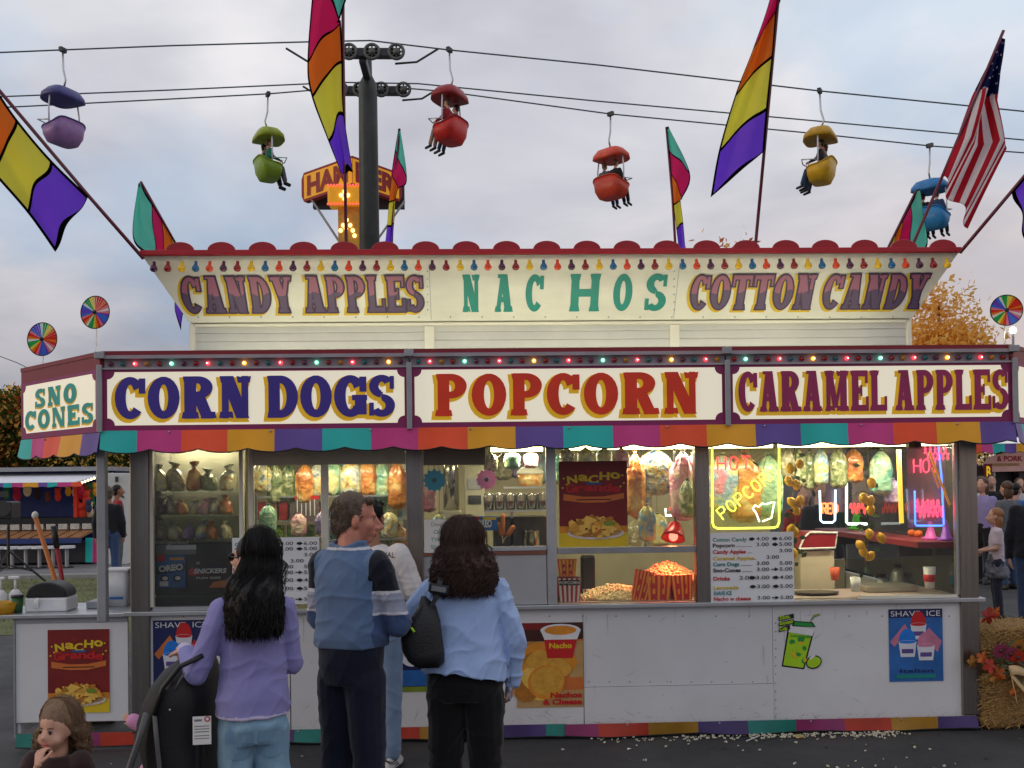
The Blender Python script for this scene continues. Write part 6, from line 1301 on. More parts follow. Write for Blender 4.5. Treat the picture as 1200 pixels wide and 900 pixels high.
feather('small feather flag at the left end behind the roof sign, teal tip up', 2.45, [((163.5, 216), (165, 214)), ((157, 281), (171, 226)), ((184, 305), (179, 239)), ((198, 325), (190, 257)), ((206, 345), (202, 277)), ((206, 364), (211, 293)), ((213, 388), (219, 309))], [0, 0, 1, 2, 3, 4], [(165, 213), (228, 325), (246, 400)], SG, .03, 5, .04)
feather('small feather flag right of the lift tower behind the roof sign', 2.45, [((467, 152), (469, 152)), ((463, 176), (477, 211)), ((459, 204), (467, 222)), ((456, 238), (464, 235)), ((454, 266), (462, 263)), ((450, 300), (458, 300))], [0, 1, 2, 3, 4], [(468, 151), (461, 230), (455, 400)], SG, .03, 6, .03)
feather('small feather flag in the middle right behind the roof sign', 2.45, [((780, 150), (783, 150)), ((783, 176), (808, 204)), ((786, 203), (799, 233)), ((789, 240), (797, 236)), ((792, 268), (800, 262)), ((796, 300), (803, 300))], [0, 1, 2, 3, 4], [(781, 149), (788, 230), (798, 400)], SG, .03, 7, .03)
feather('small feather flag at the right end behind the roof sign, below the blue sky chair', 2.45, [((1074, 223), (1075, 224)), ((1070, 231), (1086, 286)), ((1066, 240), (1067, 300)), ((1057, 258), (1053, 306)), ((1049, 274), (1046, 308)), ((1041, 290), (1041, 310)), ((1036, 300), (1036, 312))], [0, 0, 1, 2, 3, 4], [(1074, 223), (1036, 300), (990, 395)], SG, .03, 8, .04)
def us_flag():
    Y = 1.9; t = thing('national_flag', 'red and white striped flag with a starred blue corner, upper right', 'flag', U(1066, 296, Y)); rows = [((1171, 43), (1178, 46)), ((1157, 80), (1170, 88)), ((1144, 110), (1166, 124)), ((1122, 163), (1186, 170)), ((1102, 209), (1138, 266))]; NU, NV = 39, 64; V = []; F = []; Mi = []
    for j in range(NV + 1):
        g = min(j / NV * 4, 3.9999); i = int(g); w = g - i; w2 = w * w * (3 - 2 * w) * .4 + w * .6
        for k in range(NU + 1):
            u = k / NU; a = Vector((*rows[i][0], 0)).lerp(Vector((*rows[i + 1][0], 0)), w2); c = Vector((*rows[i][1], 0)).lerp(Vector((*rows[i + 1][1], 0)), w2); q = a.lerp(c, u); p = U(q.x, q.y, Y); V.append(p + Vector((0, .09 * math.sin(u * 11 + g) * min(1, g / 2), 0)))
    rs_ = random.Random(4)
    for j in range(NV):
        for k in range(NU):
            F.append((j * (NU + 1) + k, j * (NU + 1) + k + 1, (j + 1) * (NU + 1) + k + 1, (j + 1) * (NU + 1) + k)); st = int(k / NU * 13)
            if j < 28 and k < 32 + 8: Mi.append(3 if (j % 5 == 2 and (k + (j // 5) * 3) % 7 < 2) else 2)
            else: Mi.append(st % 2)
    b = B(); b.v = [tuple(v) for v in V]; b.f = F; b.m = Mi; o = b.obj('cloth', [flagm('stripe_crimson', 216, 66, 84), flagm('stripe_white', 250, 246, 248), flagm('canton_navy', 44, 50, 110), flagm('star_white', 206, 206, 216)], t, True); s = o.modifiers.new('s', 'SOLIDIFY'); s.thickness = .002
    B().tube([U(1176, 36, Y), U(1102, 212, Y), U(1064, 300, Y), U(1020, 400, Y)], .014, 8).obj('pole', polem, t, True)
us_flag()
# ------------------------------------------------------------------ sky ride
YN1, YF1 = 20.9, 23.6
towm = M('tower_paint', (.055, .062, .06), .5, .3, var=.3, scale=2)
tp = U(431, 100, 22.25); tw = thing('lift_tower', 'tall dark sky ride tower with cable wheels behind the roof sign', 'tower', (tp.x, 22.25, 0)); B().tube([(tp.x, 22.25, 0), (tp.x, 22.25, tp.z - .3), (tp.x, 22.25, tp.z), (tp.x, 22.25, tp.z + .28), (tp.x, 22.25, tp.z + 1.0)], [.34, .27, .27, .13, .12], 24).obj('mast', towm, tw, True)
zN, zF = U(434, 62, YN1).z, U(434, 106, YF1).z; B().box(tp.x - .10, tp.x + .10, YN1, YF1, zN - .28, zN - .02).obj('crossarm', dark, tw, bevel=.03); wm = M('wheel_grey', (.12, .125, .12), .5, .4)
for Yc, zc_ in ((YN1, zN), (YF1, zF)):
    B().box(tp.x - 1.05, tp.x + 1.05, Yc - .12, Yc + .12, zc_ - .14, zc_ + .10).obj('wheel_beam', dark, tw, bevel=.02); B().tube([(tp.x + .9, Yc, zc_ - .3), (tp.x + 1.5, Yc, zc_ - .25), (tp.x + 2.1, Yc, zc_ + .12)], .03, 6).obj('rope_guard', dark, tw); B().tube([(tp.x - .9, Yc, zc_ - .3), (tp.x - 1.5, Yc, zc_ - .25), (tp.x - 2.1, Yc, zc_ + .12)], .03, 6).obj('rope_guard', dark, tw)
    for dx in (-.95, -.35, .28, .95):
        b = B(); pl = Pl((tp.x + dx, Yc - .16, zc_ - .03)); b.tube([pl.p(.20 * math.cos(2 * PI * i / 20), .20 * math.sin(2 * PI * i / 20)) for i in range(21)], .045, 8, caps=False)
        for a in range(0, 180, 45): b.tube([pl.p(-.20 * math.cos(R(a)), -.20 * math.sin(R(a))), pl.p(.20 * math.cos(R(a)), .20 * math.sin(R(a)))], .025, 6)
        b.tube([pl.p(0, 0, .05), pl.p(0, 0, -.1)], .09, 10); b.obj('sheave', wm, tw, True)
cab_m = M('cable_steel', (.10, .14, .15), .5, .4)
def cable(pts, Y, label, r=.021): tag(B().tube([U(*q, Y) for q in pts], r, 6).obj('cable', cab_m, None, True), label, 'cable', 'sky ride cables')
NL = [(-260, 74), (0, 61.5), (72, 58.5), (200, 53.5), (380, 48.5), (434, 47.5), (526, 58.5), (700, 76), (960, 106.5), (1200, 130.5), (1460, 156)]; FL_ = [(-260, 136), (22, 125), (200, 116), (314, 110), (434, 100), (520, 107), (715, 133.5), (960, 157), (1090, 171), (1200, 179), (1460, 204)]
cable(NL, YN1, 'uppermost sky ride cable carrying the purple, red and yellow chairs'); cable([(-260, 124), (8, 113), (200, 105.5), (400, 96.5), (490, 98), (700, 118.5), (960, 142), (1200, 164), (1460, 188)], YF1 - .3, 'middle sky ride cable carrying no chairs'); cable(FL_, YF1, 'lowest sky ride cable carrying the green, orange and blue chairs')
def sky_chair(col, px, py, Y, yaw, label, scale=1.0):
    m = M('chair_' + col[0], C(*col[1]), .45, var=.22, scale=5); m2 = M('canopy_' + col[0], C(*(col[2] if len(col) > 2 else col[1])), .45, var=.22, scale=5); top = U(px, py, Y); t = thing('sky_chair', label, 'sky chair', (0, 0, 0), 0, 'sky ride chairs'); k = scale
    Z = -2.62
    b = B(); b.rings([[Vector((rx * (abs(math.cos(a)) ** .45) * math.copysign(1, math.cos(a)), yo + ry * (abs(math.sin(a)) ** .5) * math.copysign(1, math.sin(a)), Z + z + lift * math.sin(-a) * (1 if math.sin(-a) > 0 else .5))) for a in [2 * PI * j / 28 for j in range(28)]] for z, rx, ry, yo, lift in ((0, .30, .18, .02, .0), (.03, .40, .25, .02, .01), (.22, .50, .33, .0, .04), (.44, .53, .36, -.02, .20), (.45, .49, .32, -.02, .20), (.26, .45, .28, .0, .03))]); b.obj('seat_bucket', m, t, True)
    b = B(); b.rings([[Vector((rx * (abs(math.cos(a)) ** .6) * math.copysign(1, math.cos(a)), yo + ry * (abs(math.sin(a)) ** .6) * math.copysign(1, math.sin(a)), Z + z - dr * abs(math.sin(a)) ** 2)) for a in [2 * PI * j / 28 for j in range(28)]] for z, rx, ry, yo, dr in ((1.22, .52, .40, 0, .06), (1.23, .55, .44, 0, .06), (1.36, .53, .42, 0, .06), (1.50, .40, .30, -.02, .02), (1.56, .18, .12, -.02, 0))]); b.obj('canopy', m2, t, True)
    for sd in (-1, 1): B().tube([(sd * .50, -.03, Z + .35), (sd * .52, -.04, Z + .9), (sd * .46, -.03, Z + 1.3)], .022, 8).obj('side_rod', K['cup'], t, True)
    B().tube([(0, 0, 0), (0, -.02, -.55), (0, -.10, -.85), (0, -.03, Z + 1.57)], .028, 8).obj('hanger', alu, t, True); B().box(-.10, .10, -.05, .05, -.06, .06).obj('cable_grip', dark, t); B().tube([(.531 * (abs(math.cos(a)) ** .45) * math.copysign(1, math.cos(a)), -.02 + .365 * (abs(math.sin(a)) ** .5) * math.copysign(1, math.sin(a)), Z + .445 + .20 * math.sin(-a) * (1 if math.sin(-a) > 0 else .5)) for a in [2 * PI * j / 28 for j in range(29)]], .018, 6, caps=False).obj('rim_band', m2, t, True)
    B().tube([(-.5, -.02, Z + .55), (-.47, .42, Z + .62), (0, .5, Z + .62), (.47, .42, Z + .62), (.5, -.02, Z + .55)], .018, 6).obj('lap_bar', alu, t, True)
    t.matrix_basis = Matrix.Translation(top) @ Matrix.Rotation(yaw, 4, 'Z') @ Matrix.Scale(k, 4); return t, top, yaw, k
def rider(ch, dx, label, shirt, pants, hair, skin=None, seed=1):
    t, top, yaw, k = ch; H = 1.62; kk = H / 1.75; seat = Matrix.Translation(top) @ Matrix.Rotation(yaw, 4, 'Z') @ Vector((dx * k, -.06 * k, (-2.62 + .30) * k))
    r_, p, _ = human(label, (seat.x, seat.y, seat.z - .83 * kk), yaw, H, 'riders on the sky ride', skin, shirt, pants, hair, 'cap', vox=.024, legL=((-.08, .02, .90), (-.10, .42, .86), (-.10, .56, .46)), legR=((.08, .02, .90), (.10, .42, .86), (.10, .52, .44)), armL=((-.24, .05, 1.14), (-.18, .30, 1.08)), armR=((.24, .05, 1.14), (.18, .30, 1.08)), eyes_on=False, wr=.002, seated=True, seed=seed)
D1 = cloth('drab_black', 34, 34, 40); D2_ = cloth('drab_blue', 52, 74, 108); D3 = cloth('drab_red', 150, 34, 40); D4 = cloth('drab_green', 40, 110, 90); D5 = cloth('drab_grey', 96, 98, 104); D6 = cloth('drab_white', 190, 190, 194)
sky_chair(('purple', (150, 112, 168), (66, 66, 130)), 73.5, 58.5, YN1, R(65), 'empty purple sky chair with a dark blue canopy at the upper left')
c = sky_chair(('lime', (128, 160, 34), (150, 166, 30)), 314, 110.5, YF1, R(-62), 'lime green sky chair with two riders left of the lift tower'); rider(c, .24, 'rider in a green top on the side nearer us of the lime sky chair', D4, D5, HB['brown']); rider(c, -.24, 'rider in a dark top on the far side of the lime sky chair', D1, D1, HB['black'], seed=2)
c = sky_chair(('red', (204, 36, 30), (150, 24, 34)), 526.5, 58.5, YN1, R(62), 'red sky chair just right of the lift tower'); rider(c, -.24, 'rider in a red top on the red sky chair', D3, cloth('drab_tan', 160, 130, 110), HB['brown'], SK); rider(c, .24, 'rider in a dark top behind the red top rider on the red sky chair', D1, D2_, HB['black'], seed=3)
c = sky_chair(('vermilion', (206, 66, 40), (214, 70, 40)), 715.5, 133.5, YF1, R(-48), 'orange red sky chair seen from behind right of centre'); rider(c, .22, 'rider with brown hair on the right of the orange red sky chair', D1, D1, HB['brown']); rider(c, -.22, 'rider with fair hair on the left of the orange red sky chair', D5, D2_, HB['blond'], seed=4)
c = sky_chair(('yellow', (214, 168, 24), (190, 146, 28)), 960.5, 106.5, YN1, R(58), 'yellow sky chair with riders in blue jeans right of the tall flag'); rider(c, -.24, 'rider in jeans and a dark top on the near side of the yellow sky chair', D1, D2_, HB['black'], SK3); rider(c, .24, 'rider in a grey top on the far side of the yellow sky chair', D5, D2_, HB['brown'], seed=5)
c = sky_chair(('blue', (40, 130, 190), (30, 116, 180)), 1089.5, 170.5, YF1, R(-50), 'blue sky chair behind the striped flag'); rider(c, .22, 'rider with black hair on the right of the blue sky chair', D2_, D1, HB['black']); rider(c, -.22, 'rider in black on the left of the blue sky chair', D1, D1, HB['black'], seed=6)
# ------------------------------------------------------------------ hammer ride sign
YH = 34; hm = thing('hammer_sign', 'yellow and red HAMMER sign on a lit tower behind the lift tower', 'sign', (XX(413, YH), YH, 0)); hy = M('hammer_yellow', C(236, 164, 20), .5, emit=.26); hr = M('hammer_red', C(150, 20, 20), .5); z0, z1 = ZZ(228, YH), ZZ(194, YH); xa, xm, xb = XX(354, YH), XX(419, YH), XX(474, YH)
for A_, D_, wd in ((Vector((xa, YH + .6, 0)), Vector((xm, YH - .6, 0)), 'HAM'), (Vector((xm, YH - .6, 0)), Vector((xb, YH + .6, 0)), 'MER')):
    pl = Pl((A_.x, A_.y, z0), D_ - A_); Ln = (D_ - A_).length; Hh = z1 - z0; sl = .15 * (1 if wd == 'HAM' else -1)
    f = lambda u, v: (u, v + (u / Ln * .30 if wd == 'HAM' else (1 - u / Ln) * .30) * Hh - .12 * Hh); b = B()
    o1 = [(.12, 0), (Ln, 0), (Ln, Hh), (.12, Hh), (0, Hh - .25), (0, .25)] if wd == 'HAM' else [(0, 0), (Ln - .12, 0), (Ln, .25), (Ln, Hh - .25), (Ln - .12, Hh), (0, Hh)]; pl.slab(b, [f(*q) for q in o1], -.3, 0); b.obj('sign_board', hr, hm)
    b = B(); c0, c1 = (.14, Ln - .01) if wd == 'HAM' else (.01, Ln - .14); pl.slab(b, [f(*q) for q in ((c0, .10), (c1, .10), (c1, Hh - .10), (c0, Hh - .10))], .002, .01); b.obj('sign_face', hy, hm)
    b = B(); text(b, pl, wd, 0, 0, Hh * .62, Ln * .80, .03, 0, .05, 'L', 0, 0, lambda x, y: f(x + Ln * (.12 if wd == 'HAM' else .06), y + Hh * .19)); b.obj('lettering', hr, hm)
b = B(); b.box(XX(366, YH), XX(476, YH), YH + .9, YH + 1.2, ZZ(236, YH), ZZ(205, YH)); b.obj('back_board', dark, hm); b = B(); b.box(XX(391, YH), XX(440, YH), YH - .9, YH, ZZ(246, YH), ZZ(224, YH)); b.obj('lamp_box', hy, hm, bevel=.1); b = B(); b.box(XX(402, YH), XX(434, YH), YH - .6, YH + .3, .0, ZZ(247, YH)); b.obj('tower', M('hammer_tower', C(196, 138, 36), .5, var=.25, emit=.06), hm)
b = B(); 
for i in range(14): b.ball((XX(392 + 3.6 * i, YH), YH - .93, ZZ(246, YH)), .05, 6, 5)
b.obj('bulb_row', glow('hammer_red_bulb', (1, .12, .08), 1.3), hm); b = B(); [b.ball((XX(392 + 3.6 * i, YH), YH - .93, ZZ(224.5, YH)), .05, 6, 5) for i in range(14)]; b.obj('bulb_row', MATS['hammer_red_bulb'], hm); b = B(); rr_ = random.Random(2)
for px, py in ((411, 232), (415, 236), (407, 236), (411, 240), (412, 262), (408, 268), (416, 268), (405, 274), (419, 274), (421, 280), (411, 272)): b.ball((XX(px, YH), YH - .93 if py < 250 else YH - .63, ZZ(py, YH)), .085, 6, 5)
b.obj('yellow_bulbs', glow('hammer_bulb', (1, .75, .25), 2.6), hm)
for a, c in (((360, 226), (402, 290)), ((474, 236), (436, 290))): B().tube([U(*a, YH + .5), U(*c, YH)], .05, 6).obj('stay', galv, hm)
# ------------------------------------------------------------------ trees
def tree(label, px, py_top, Y, rw, kinds, n, seed, trunk_r=.2, name='autumn_tree', leaf=.16, low=.25, group='trees behind the fair'):
    top = U(px, py_top, Y); H = top.z; rr_ = random.Random(seed); t = thing(name, label, 'tree', (top.x, Y, 0), 0, group); b = B(); b.tube([(top.x, Y, 0), (top.x + .1, Y, H * .3), (top.x - .1, Y, H * .62), (top.x, Y, H * .9)], [trunk_r, trunk_r * .8, trunk_r * .5, .03], 10); tips = []
    for i in range(16):
        a = rr_.uniform(0, 2 * PI); z0 = H * rr_.uniform(low, .75); L_ = rw * rr_.uniform(.5, 1) * (1.1 - .5 * z0 / H); e = Vector((top.x + L_ * math.cos(a), Y + L_ * math.sin(a), z0 + L_ * rr_.uniform(.3, .9))); e.z = min(e.z, H * .97); b.tube([(top.x, Y, z0), Vector((top.x, Y, z0)).lerp(e, .5) + Vector((0, 0, .1)), e], [trunk_r * .4, trunk_r * .22, .02], 6); tips.append(e)
    b.obj('trunk', M('bark', (.09, .07, .05), .9, var=.3), t, True); tips += [Vector((top.x + rr_.uniform(-.4, .4) * rw, Y + rr_.uniform(-.4, .4) * rw, H * rr_.uniform(.5, .97))) for _ in range(14)]
    for mi, m in enumerate(kinds):
        b = B()
        for i in range(n // len(kinds)):
            c = tips[rr_.randrange(len(tips))]; g = rw * .30; p = c + Vector((rr_.gauss(0, g), rr_.gauss(0, g), rr_.gauss(0, g * .8)));
            if p.z > H or p.z < H * low * .7: continue
            u = Vector((rr_.uniform(-1, 1), rr_.uniform(-1, 1), rr_.uniform(-1, 1))).normalized(); v = u.orthogonal().normalized(); s_ = leaf * rr_.uniform(.6, 1.3); b.add([p - u * s_, p + v * s_ * .55, p + u * s_, p - v * s_ * .55], [(0, 1, 2, 3)])
        b.obj('crown', m, t)
LO = flagm('leaf_orange', 240, 194, 108); LR = flagm('leaf_rust', 190, 104, 56); LG = flagm('leaf_dull_green', 84, 88, 40); LD = flagm('leaf_dark_green', 42, 56, 30); LY = flagm('leaf_gold', 250, 208, 118)
tree('golden autumn tree rising behind the right end of the roof sign', 1100, 328, 22, 1.45, [LY, LO, LY], 9000, 1, .16, leaf=.10); tree('rusty tree whose top twigs just show above the roof sign', 836, 281, 30, 2.0, [LR, LO], 2600, 2, .16, leaf=.12, low=.5)
tree('rust and green tree at the far left edge behind the game stall', 12, 456, 40, 2.6, [LO, LG, LR, LG], 5600, 3, .2, leaf=.15); tree('dark green tree behind the white awning at the far left', 62, 492, 42, 2.6, [LD, LG, LD], 4200, 4, .2, leaf=.16); tree('dark green bush tree above the white cabinet', 118, 522, 38, 2.2, [LD, LG, LY], 3600, 5, .18, leaf=.13, low=.1); tree('green tree at the left edge of the picture', -40, 470, 38, 3, [LD, LG, LO], 3600, 6, .2)
tree('low green tree behind the food stand window', 180, 500, 40, 3, [LD, LG], 3000, 8, .2); tree('dark tree behind the crowd at the right', 1230, 470, 34, 3.2, [LD, LG], 3600, 9, .2); tree('dark tree seen through the right window', 1060, 500, 44, 4, [LD, LG], 3000, 10, .2, low=.1)
tag(B().tube([U(-60, 395, 12), U(20, 425, 12), U(60, 445, 12), U(110, 470, 12)], .008, 5).obj('wire', cab_m, None, True), 'thin overhead wire sloping down at the left edge', 'wire')
# ------------------------------------------------------------------ game stall at the far left
YG = 16.4; g = thing('game_stall', 'long carnival game stall with white awning and blue inside at the far left', 'game stall', (XX(20, YG), YG + 1, 0)); q = lambda px, py, Y=YG: U(px, py, Y); gx0, gx1 = XX(-160, YG), XX(117, YG); zg = lambda py, Y=YG: ZZ(py, Y, 50)
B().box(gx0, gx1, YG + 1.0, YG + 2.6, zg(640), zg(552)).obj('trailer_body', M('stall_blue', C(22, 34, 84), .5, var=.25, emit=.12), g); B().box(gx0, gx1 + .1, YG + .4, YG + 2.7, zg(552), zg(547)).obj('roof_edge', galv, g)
b = B(); b.add([(gx0, YG - .5, zg(565.5)), (XX(96, YG), YG - .5, zg(565.5)), (gx1, YG + .9, zg(553.5)), (gx0, YG + .9, zg(553.5))], [(0, 1, 2, 3)]); o = b.obj('awning', M('awning_white', (.78, .80, .84), .6), g); s = o.modifiers.new('s', 'SOLIDIFY'); s.thickness = .02
A1 = [XX(p_, YG - .52, 566) for p_ in (-160, -120, -85, -50, -15, 4, 14, 27, 45, 56, 67, 84, 96)]; valance('valance', (A1[0], YG - .52, 0), (A1[-1], YG - .52, 0), zg(565.5, YG - .52), zg(570.5, YG - .52), [((x - A1[0]) / (A1[-1] - A1[0]), m) for x, m in zip(A1[:-1], (0, 1, 2, 3, 4, 0, 1, 3, 4, 0, 1, 2))], g, .01, .01, .3)
B().box(XX(82, YG), XX(86, YG), YG + .2, YG + .3, zg(608), zg(569)).obj('orange_post', M('post_orange', C(206, 52, 26), .5, emit=.1), g); B().box(gx0, gx1, YG - .1, YG + .9, zg(614), zg(607)).obj('counter', black, g); B().box(gx0, XX(100, YG - .6), YG - .9, YG - .82, zg(637, YG - .9), zg(631, YG - .9)).obj('front_rail', M('rail_blue', C(40, 60, 120), .5), g); B().box(gx0, gx1, YG - .5, YG + .9, .05, zg(633)).obj('under_box', dark, g)
lane = M('lane_wood', C(170, 120, 78), .5, var=.2)
for i in range(13):
    x0, x1 = XX(-70 + 14 * i, YG), XX(-57.5 + 14 * i, YG); nm_ = 'wooden ball lane, %s from the left in the game stall' % (ORD[i] if i < 12 else 'last'); t = thing('game_lane', nm_, 'game lane', ((x0 + x1) / 2, YG - .4, zg(631)), 0, 'ball lanes in the game stall')
    b = B(); b.add([(x0 + .02, YG - .85, zg(630, YG - .85)), (x1 - .02, YG - .85, zg(630, YG - .85)), (x1, YG + .1, zg(620)), (x0, YG + .1, zg(620))], [(0, 1, 2, 3)]); o = b.obj('lane', lane, t); s = o.modifiers.new('s', 'SOLIDIFY'); s.thickness = .05; B().box(x0 + .01, x1 - .03, YG - .12, YG + .0, zg(620.5), zg(614)).obj('target_box', M('target_white', (.6, .58, .52), .5, var=.3, scale=12), t)
for i in range(6):
    x = XX(-2 + 16 * i, YG - 1.4); zt_ = zg(640, YG - 1.4); t = thing('stool', 'round white topped stool, %s from the left before the game stall' % ORD[i], 'stool', (x, YG - 1.4, 0), 0, 'stools at the game stall'); B().cyl((x, YG - 1.4, zt_ - .05), (x, YG - 1.4, zt_), .17, n=16).obj('seat', K['white'], t); B().cyl((x, YG - 1.4, .008), (x, YG - 1.4, zt_ - .051), .04, n=8).obj('leg', galv, t); B().cyl((x, YG - 1.4, .005), (x, YG - 1.4, .03), .14, n=12).obj('foot', dark, t)
valance('skirt', (XX(100, YG - .55), YG - .55, 0), (XX(117, YG - .55), YG - .55, 0), zg(631, YG - .55), .05, [(0, 0), (.5, 1)], g, .004, .02, .5)
pc = [(206, 60, 40), (230, 160, 40), (60, 60, 90), (40, 110, 60), (200, 40, 70), (220, 190, 150), (60, 40, 30), (120, 60, 30)]; rr_ = random.Random(9)
for i in range(26):
    px, py = (rr_.uniform(89, 116), rr_.uniform(574, 608)) if i < 18 else (-4 + 12 * (i - 18), rr_.uniform(574, 584)); Y = YG + .3 + rr_.uniform(-.1, .3); c = U(px, py, Y); s_ = rr_.uniform(.09, .15); cn = pc[i % 8]; t = thing('plush_toy', '%s plush prize, %s' % (['orange', 'yellow', 'slate', 'green', 'crimson', 'beige', 'dark brown', 'rust'][i % 8], ('on the right hand prize wall, %s row %s' % (['top', 'upper', 'lower', 'bottom'][min(3, int((py - 574) / 8.6))], 'near the post' if px < 98 else ('mid wall' if px < 107 else 'at the outer end'))) if i < 18 else 'hanging %s from the left under the awning' % ORD[i - 18]), 'plush toy', c, 0, 'plush prizes in the game stall')
    m = M('plush_%d' % (i % 8), C(*cn), .9, var=.2, emit=.05); b = B(); b.ball(c, (s_ * .7, s_ * .5, s_), 10, 7); b.ball(c + Vector((0, -.02, s_ * 1.1)), s_ * .6, 10, 7); b.ball(c + Vector((-s_ * .45, 0, s_ * 1.6)), s_ * .22, 8, 5); b.ball(c + Vector((s_ * .45, 0, s_ * 1.6)), s_ * .22, 8, 5); b.obj('body', m, t, True)
for i in range(5): 
    px, py = 96 + 3.6 * i, 565.5 - 1.3 * i; tag(B().ball(U(px, py, YG - .4), .03, 8, 6).obj('awning_bulb', glow('awning_glow', (1, .8, .5), 3)), 'warm bulb on the game stall awning edge, %s from left' % ORD[i], 'light bulb', 'bulbs on the game stall awning')
# white cabinet and speaker on a tripod
x0, x1 = XX(124, 15.6), XX(147, 15.6); t = thing('white_cabinet', 'tall white utility cabinet behind the left corner of the stand', 'cabinet', ((x0 + x1) / 2, 16, 0)); B().box(x0, x1, 15.6, 16.4, .006, ZZ(549, 15.6)).obj('cabinet', M('cabinet_white', (.62, .62, .58), .5, var=.06), t, bevel=.02); B().box(XX(134, 15.5), XX(137, 15.5), 15.56, 15.599, ZZ(559, 15.6), ZZ(553, 15.6)).obj('lamp', dark, t); B().tube([U(125, 569, 15.55), U(145, 583, 15.55)], .025, 6).obj('stay', dark, t)
YS = 11.3; c = U(10, 660, YS); t = thing('speaker_stand', 'black tripod speaker stand on the lawn edge at the far left', 'speaker stand', (c.x, YS, .004)); B().cyl((c.x, YS, .35), (c.x, YS, ZZ(609, YS)), .028, n=8).obj('pole', black, t)
for a in (20, 150, 265): B().tube([(c.x, YS, .62), (c.x + .62 * math.cos(R(a)), YS + .62 * math.sin(R(a)), .02)], .02, 6).obj('leg', black, t); B().tube([(c.x, YS, .36), (c.x + .40 * math.cos(R(a)), YS + .40 * math.sin(R(a)), .23)], .012, 6).obj('brace', black, t)
sp0 = U(-6, 608.8, YS); t = thing('loudspeaker', 'black loudspeaker on the tripod stand at the left edge', 'loudspeaker', sp0); B().box(XX(-4, YS), XX(19, YS), YS - .2, YS + .2, sp0.z + .002, ZZ(580, YS)).obj('case', black, t, bevel=.03); B().cyl((c.x, YS - .215, sp0.z + .2), (c.x, YS - .201, sp0.z + .2), .14, n=20).obj('cone', dark, t); B().box(c.x - .09, c.x + .09, YS - .215, YS - .201, sp0.z + .40, sp0.z + .5).obj('horn', dark, t)
human('man in a dark jacket walking away beyond the condiment counter', (XX(128, 11.0, 660), 11.0, .004), R(10), 1.72, 'people on the fairground', SK3, D1, cloth('jeans_far', 60, 80, 120), HB['grey'], 'cap', vox=.022, eyes_on=False, wr=.003)
human('person in a red shirt with a dark vest in front of the white cabinet', (XX(138.5, 13.4, 660), 13.4, .004), R(-60), 1.76, 'people on the fairground', SK3, D3, D5, HB['black'], 'cap', vox=.022, eyes_on=False, wr=.003)
# ------------------------------------------------------------------ right background
YP = 12.0; s_ = thing('pork_stand', 'pink food stand lettered & PORK behind the crowd at the right edge', 'food stand', (XX(1190, YP), YP + 1, 0)); zp = lambda py, Y=YP: ZZ(py, Y, 1175); X0, X1 = XX(1136, YP), XX(1300, YP)
b = B(); b.box(X0, XX(1166, YP), YP, YP + 2.5, .05, zp(545)); b.box(XX(1195, YP), X1, YP, YP + 2.5, .05, zp(545)); b.box(XX(1166, YP), XX(1195, YP), YP + .3, YP + 2.5, .05, zp(545)); b.box(XX(1166, YP), XX(1195, YP), YP, YP + .3, .05, zp(622)); b.obj('stand_body', M('stand_dark', (.06, .045, .05), .6, var=.3), s_)
B().box(XX(1167, YP), XX(1194, YP), YP + .2, YP + .28, zp(620), zp(553)).obj('hatch', black, s_); B().box(XX(1164, YP), XX(1166, YP), YP - .04, YP + .02, .05, zp(548)).obj('door_frame', cream, s_)
pts = [(XX(1153, YP), zp(553)), (X1, zp(551)), (X1, zp(528)), (XX(1180, YP), zp(530)), (XX(1160, YP), zp(535)), (XX(1152, YP), zp(543))]; pl = Pl((0, YP - .1, 0)); b = B(); pl.slab(b, pts, -.08, 0); b.obj('sign_board', M('sign_pink', C(214, 168, 160), .5, var=.2, scale=3, emit=.10), s_); b = B(); text(b, pl, '& PORK', XX(1166, YP), zp(540.5), zp(534) - zp(540), XX(1196, YP) - XX(1166, YP), .01, 0, .03); b.obj('lettering', M('letter_crimson', C(176, 30, 50), .5), s_); b = B(); pl.rect(b, XX(1158, YP), XX(1192, YP), zp(546), zp(543), .01); b.obj('small_print', K['tan'], s_)
A2 = [XX(p_, YP - .6, 525) for p_ in (1130, 1150, 1163, 1177, 1191, 1205, 1222, 1240, 1290)]; valance('valance', (A2[0], YP - .6, 0), (A2[-1], YP - .6, 0), zp(520, YP - .6), zp(530, YP - .6), [((x - A2[0]) / (A2[-1] - A2[0]), m) for x, m in zip(A2[:-1], (2, 1, 0, 4, 3, 2, 1, 0))], s_, .02, .02, .35); B().box(A2[0], A2[-1], YP - .6, YP - .45, zp(519.5, YP - .6), zp(513, YP - .6)).obj('lit_fascia', M('lit_white', (.85, .85, .84), .5, emit=.5), s_); B().box(A2[0], A2[-1], YP - .44, YP + 2.5, zp(517), zp(513)).obj('roof', galv, s_)
t = thing('menu_sign', 'small red and yellow lettered sign at the left of the pink stand', 'sign', U(1151, 552, YP - .2)); pl = Pl((0, YP - .2, 0)); b = B(); pl.board(b, XX(1147, YP), XX(1155.5, YP), zp(562), zp(543.5), 0, .05); b.obj('sign_board', K['maroon'], t); b = B(); text(b, pl, 'B', XX(1151.3, YP), zp(559.5), zp(547) - zp(560), XX(1154, YP) - XX(1149, YP), .06, 0, .03, 'C'); b.obj('lettering', M('lit_yellow_letter', C(236, 190, 30), .5, emit=.5), t); B().box(XX(1150.5, YP), XX(1151.5, YP), YP - .24, YP - .21, .005, zp(562)).obj('post', dark, t)
tag(B().box(XX(1155.5, YP), XX(1163.5, YP), YP - .03, YP - .002, zp(566), zp(552)).obj('price_card', M('card_pink', C(190, 164, 160), .6)), 'pale price card beside the dark hatch of the pink stand', 'price card')
CR_ = 'people on the fairground'
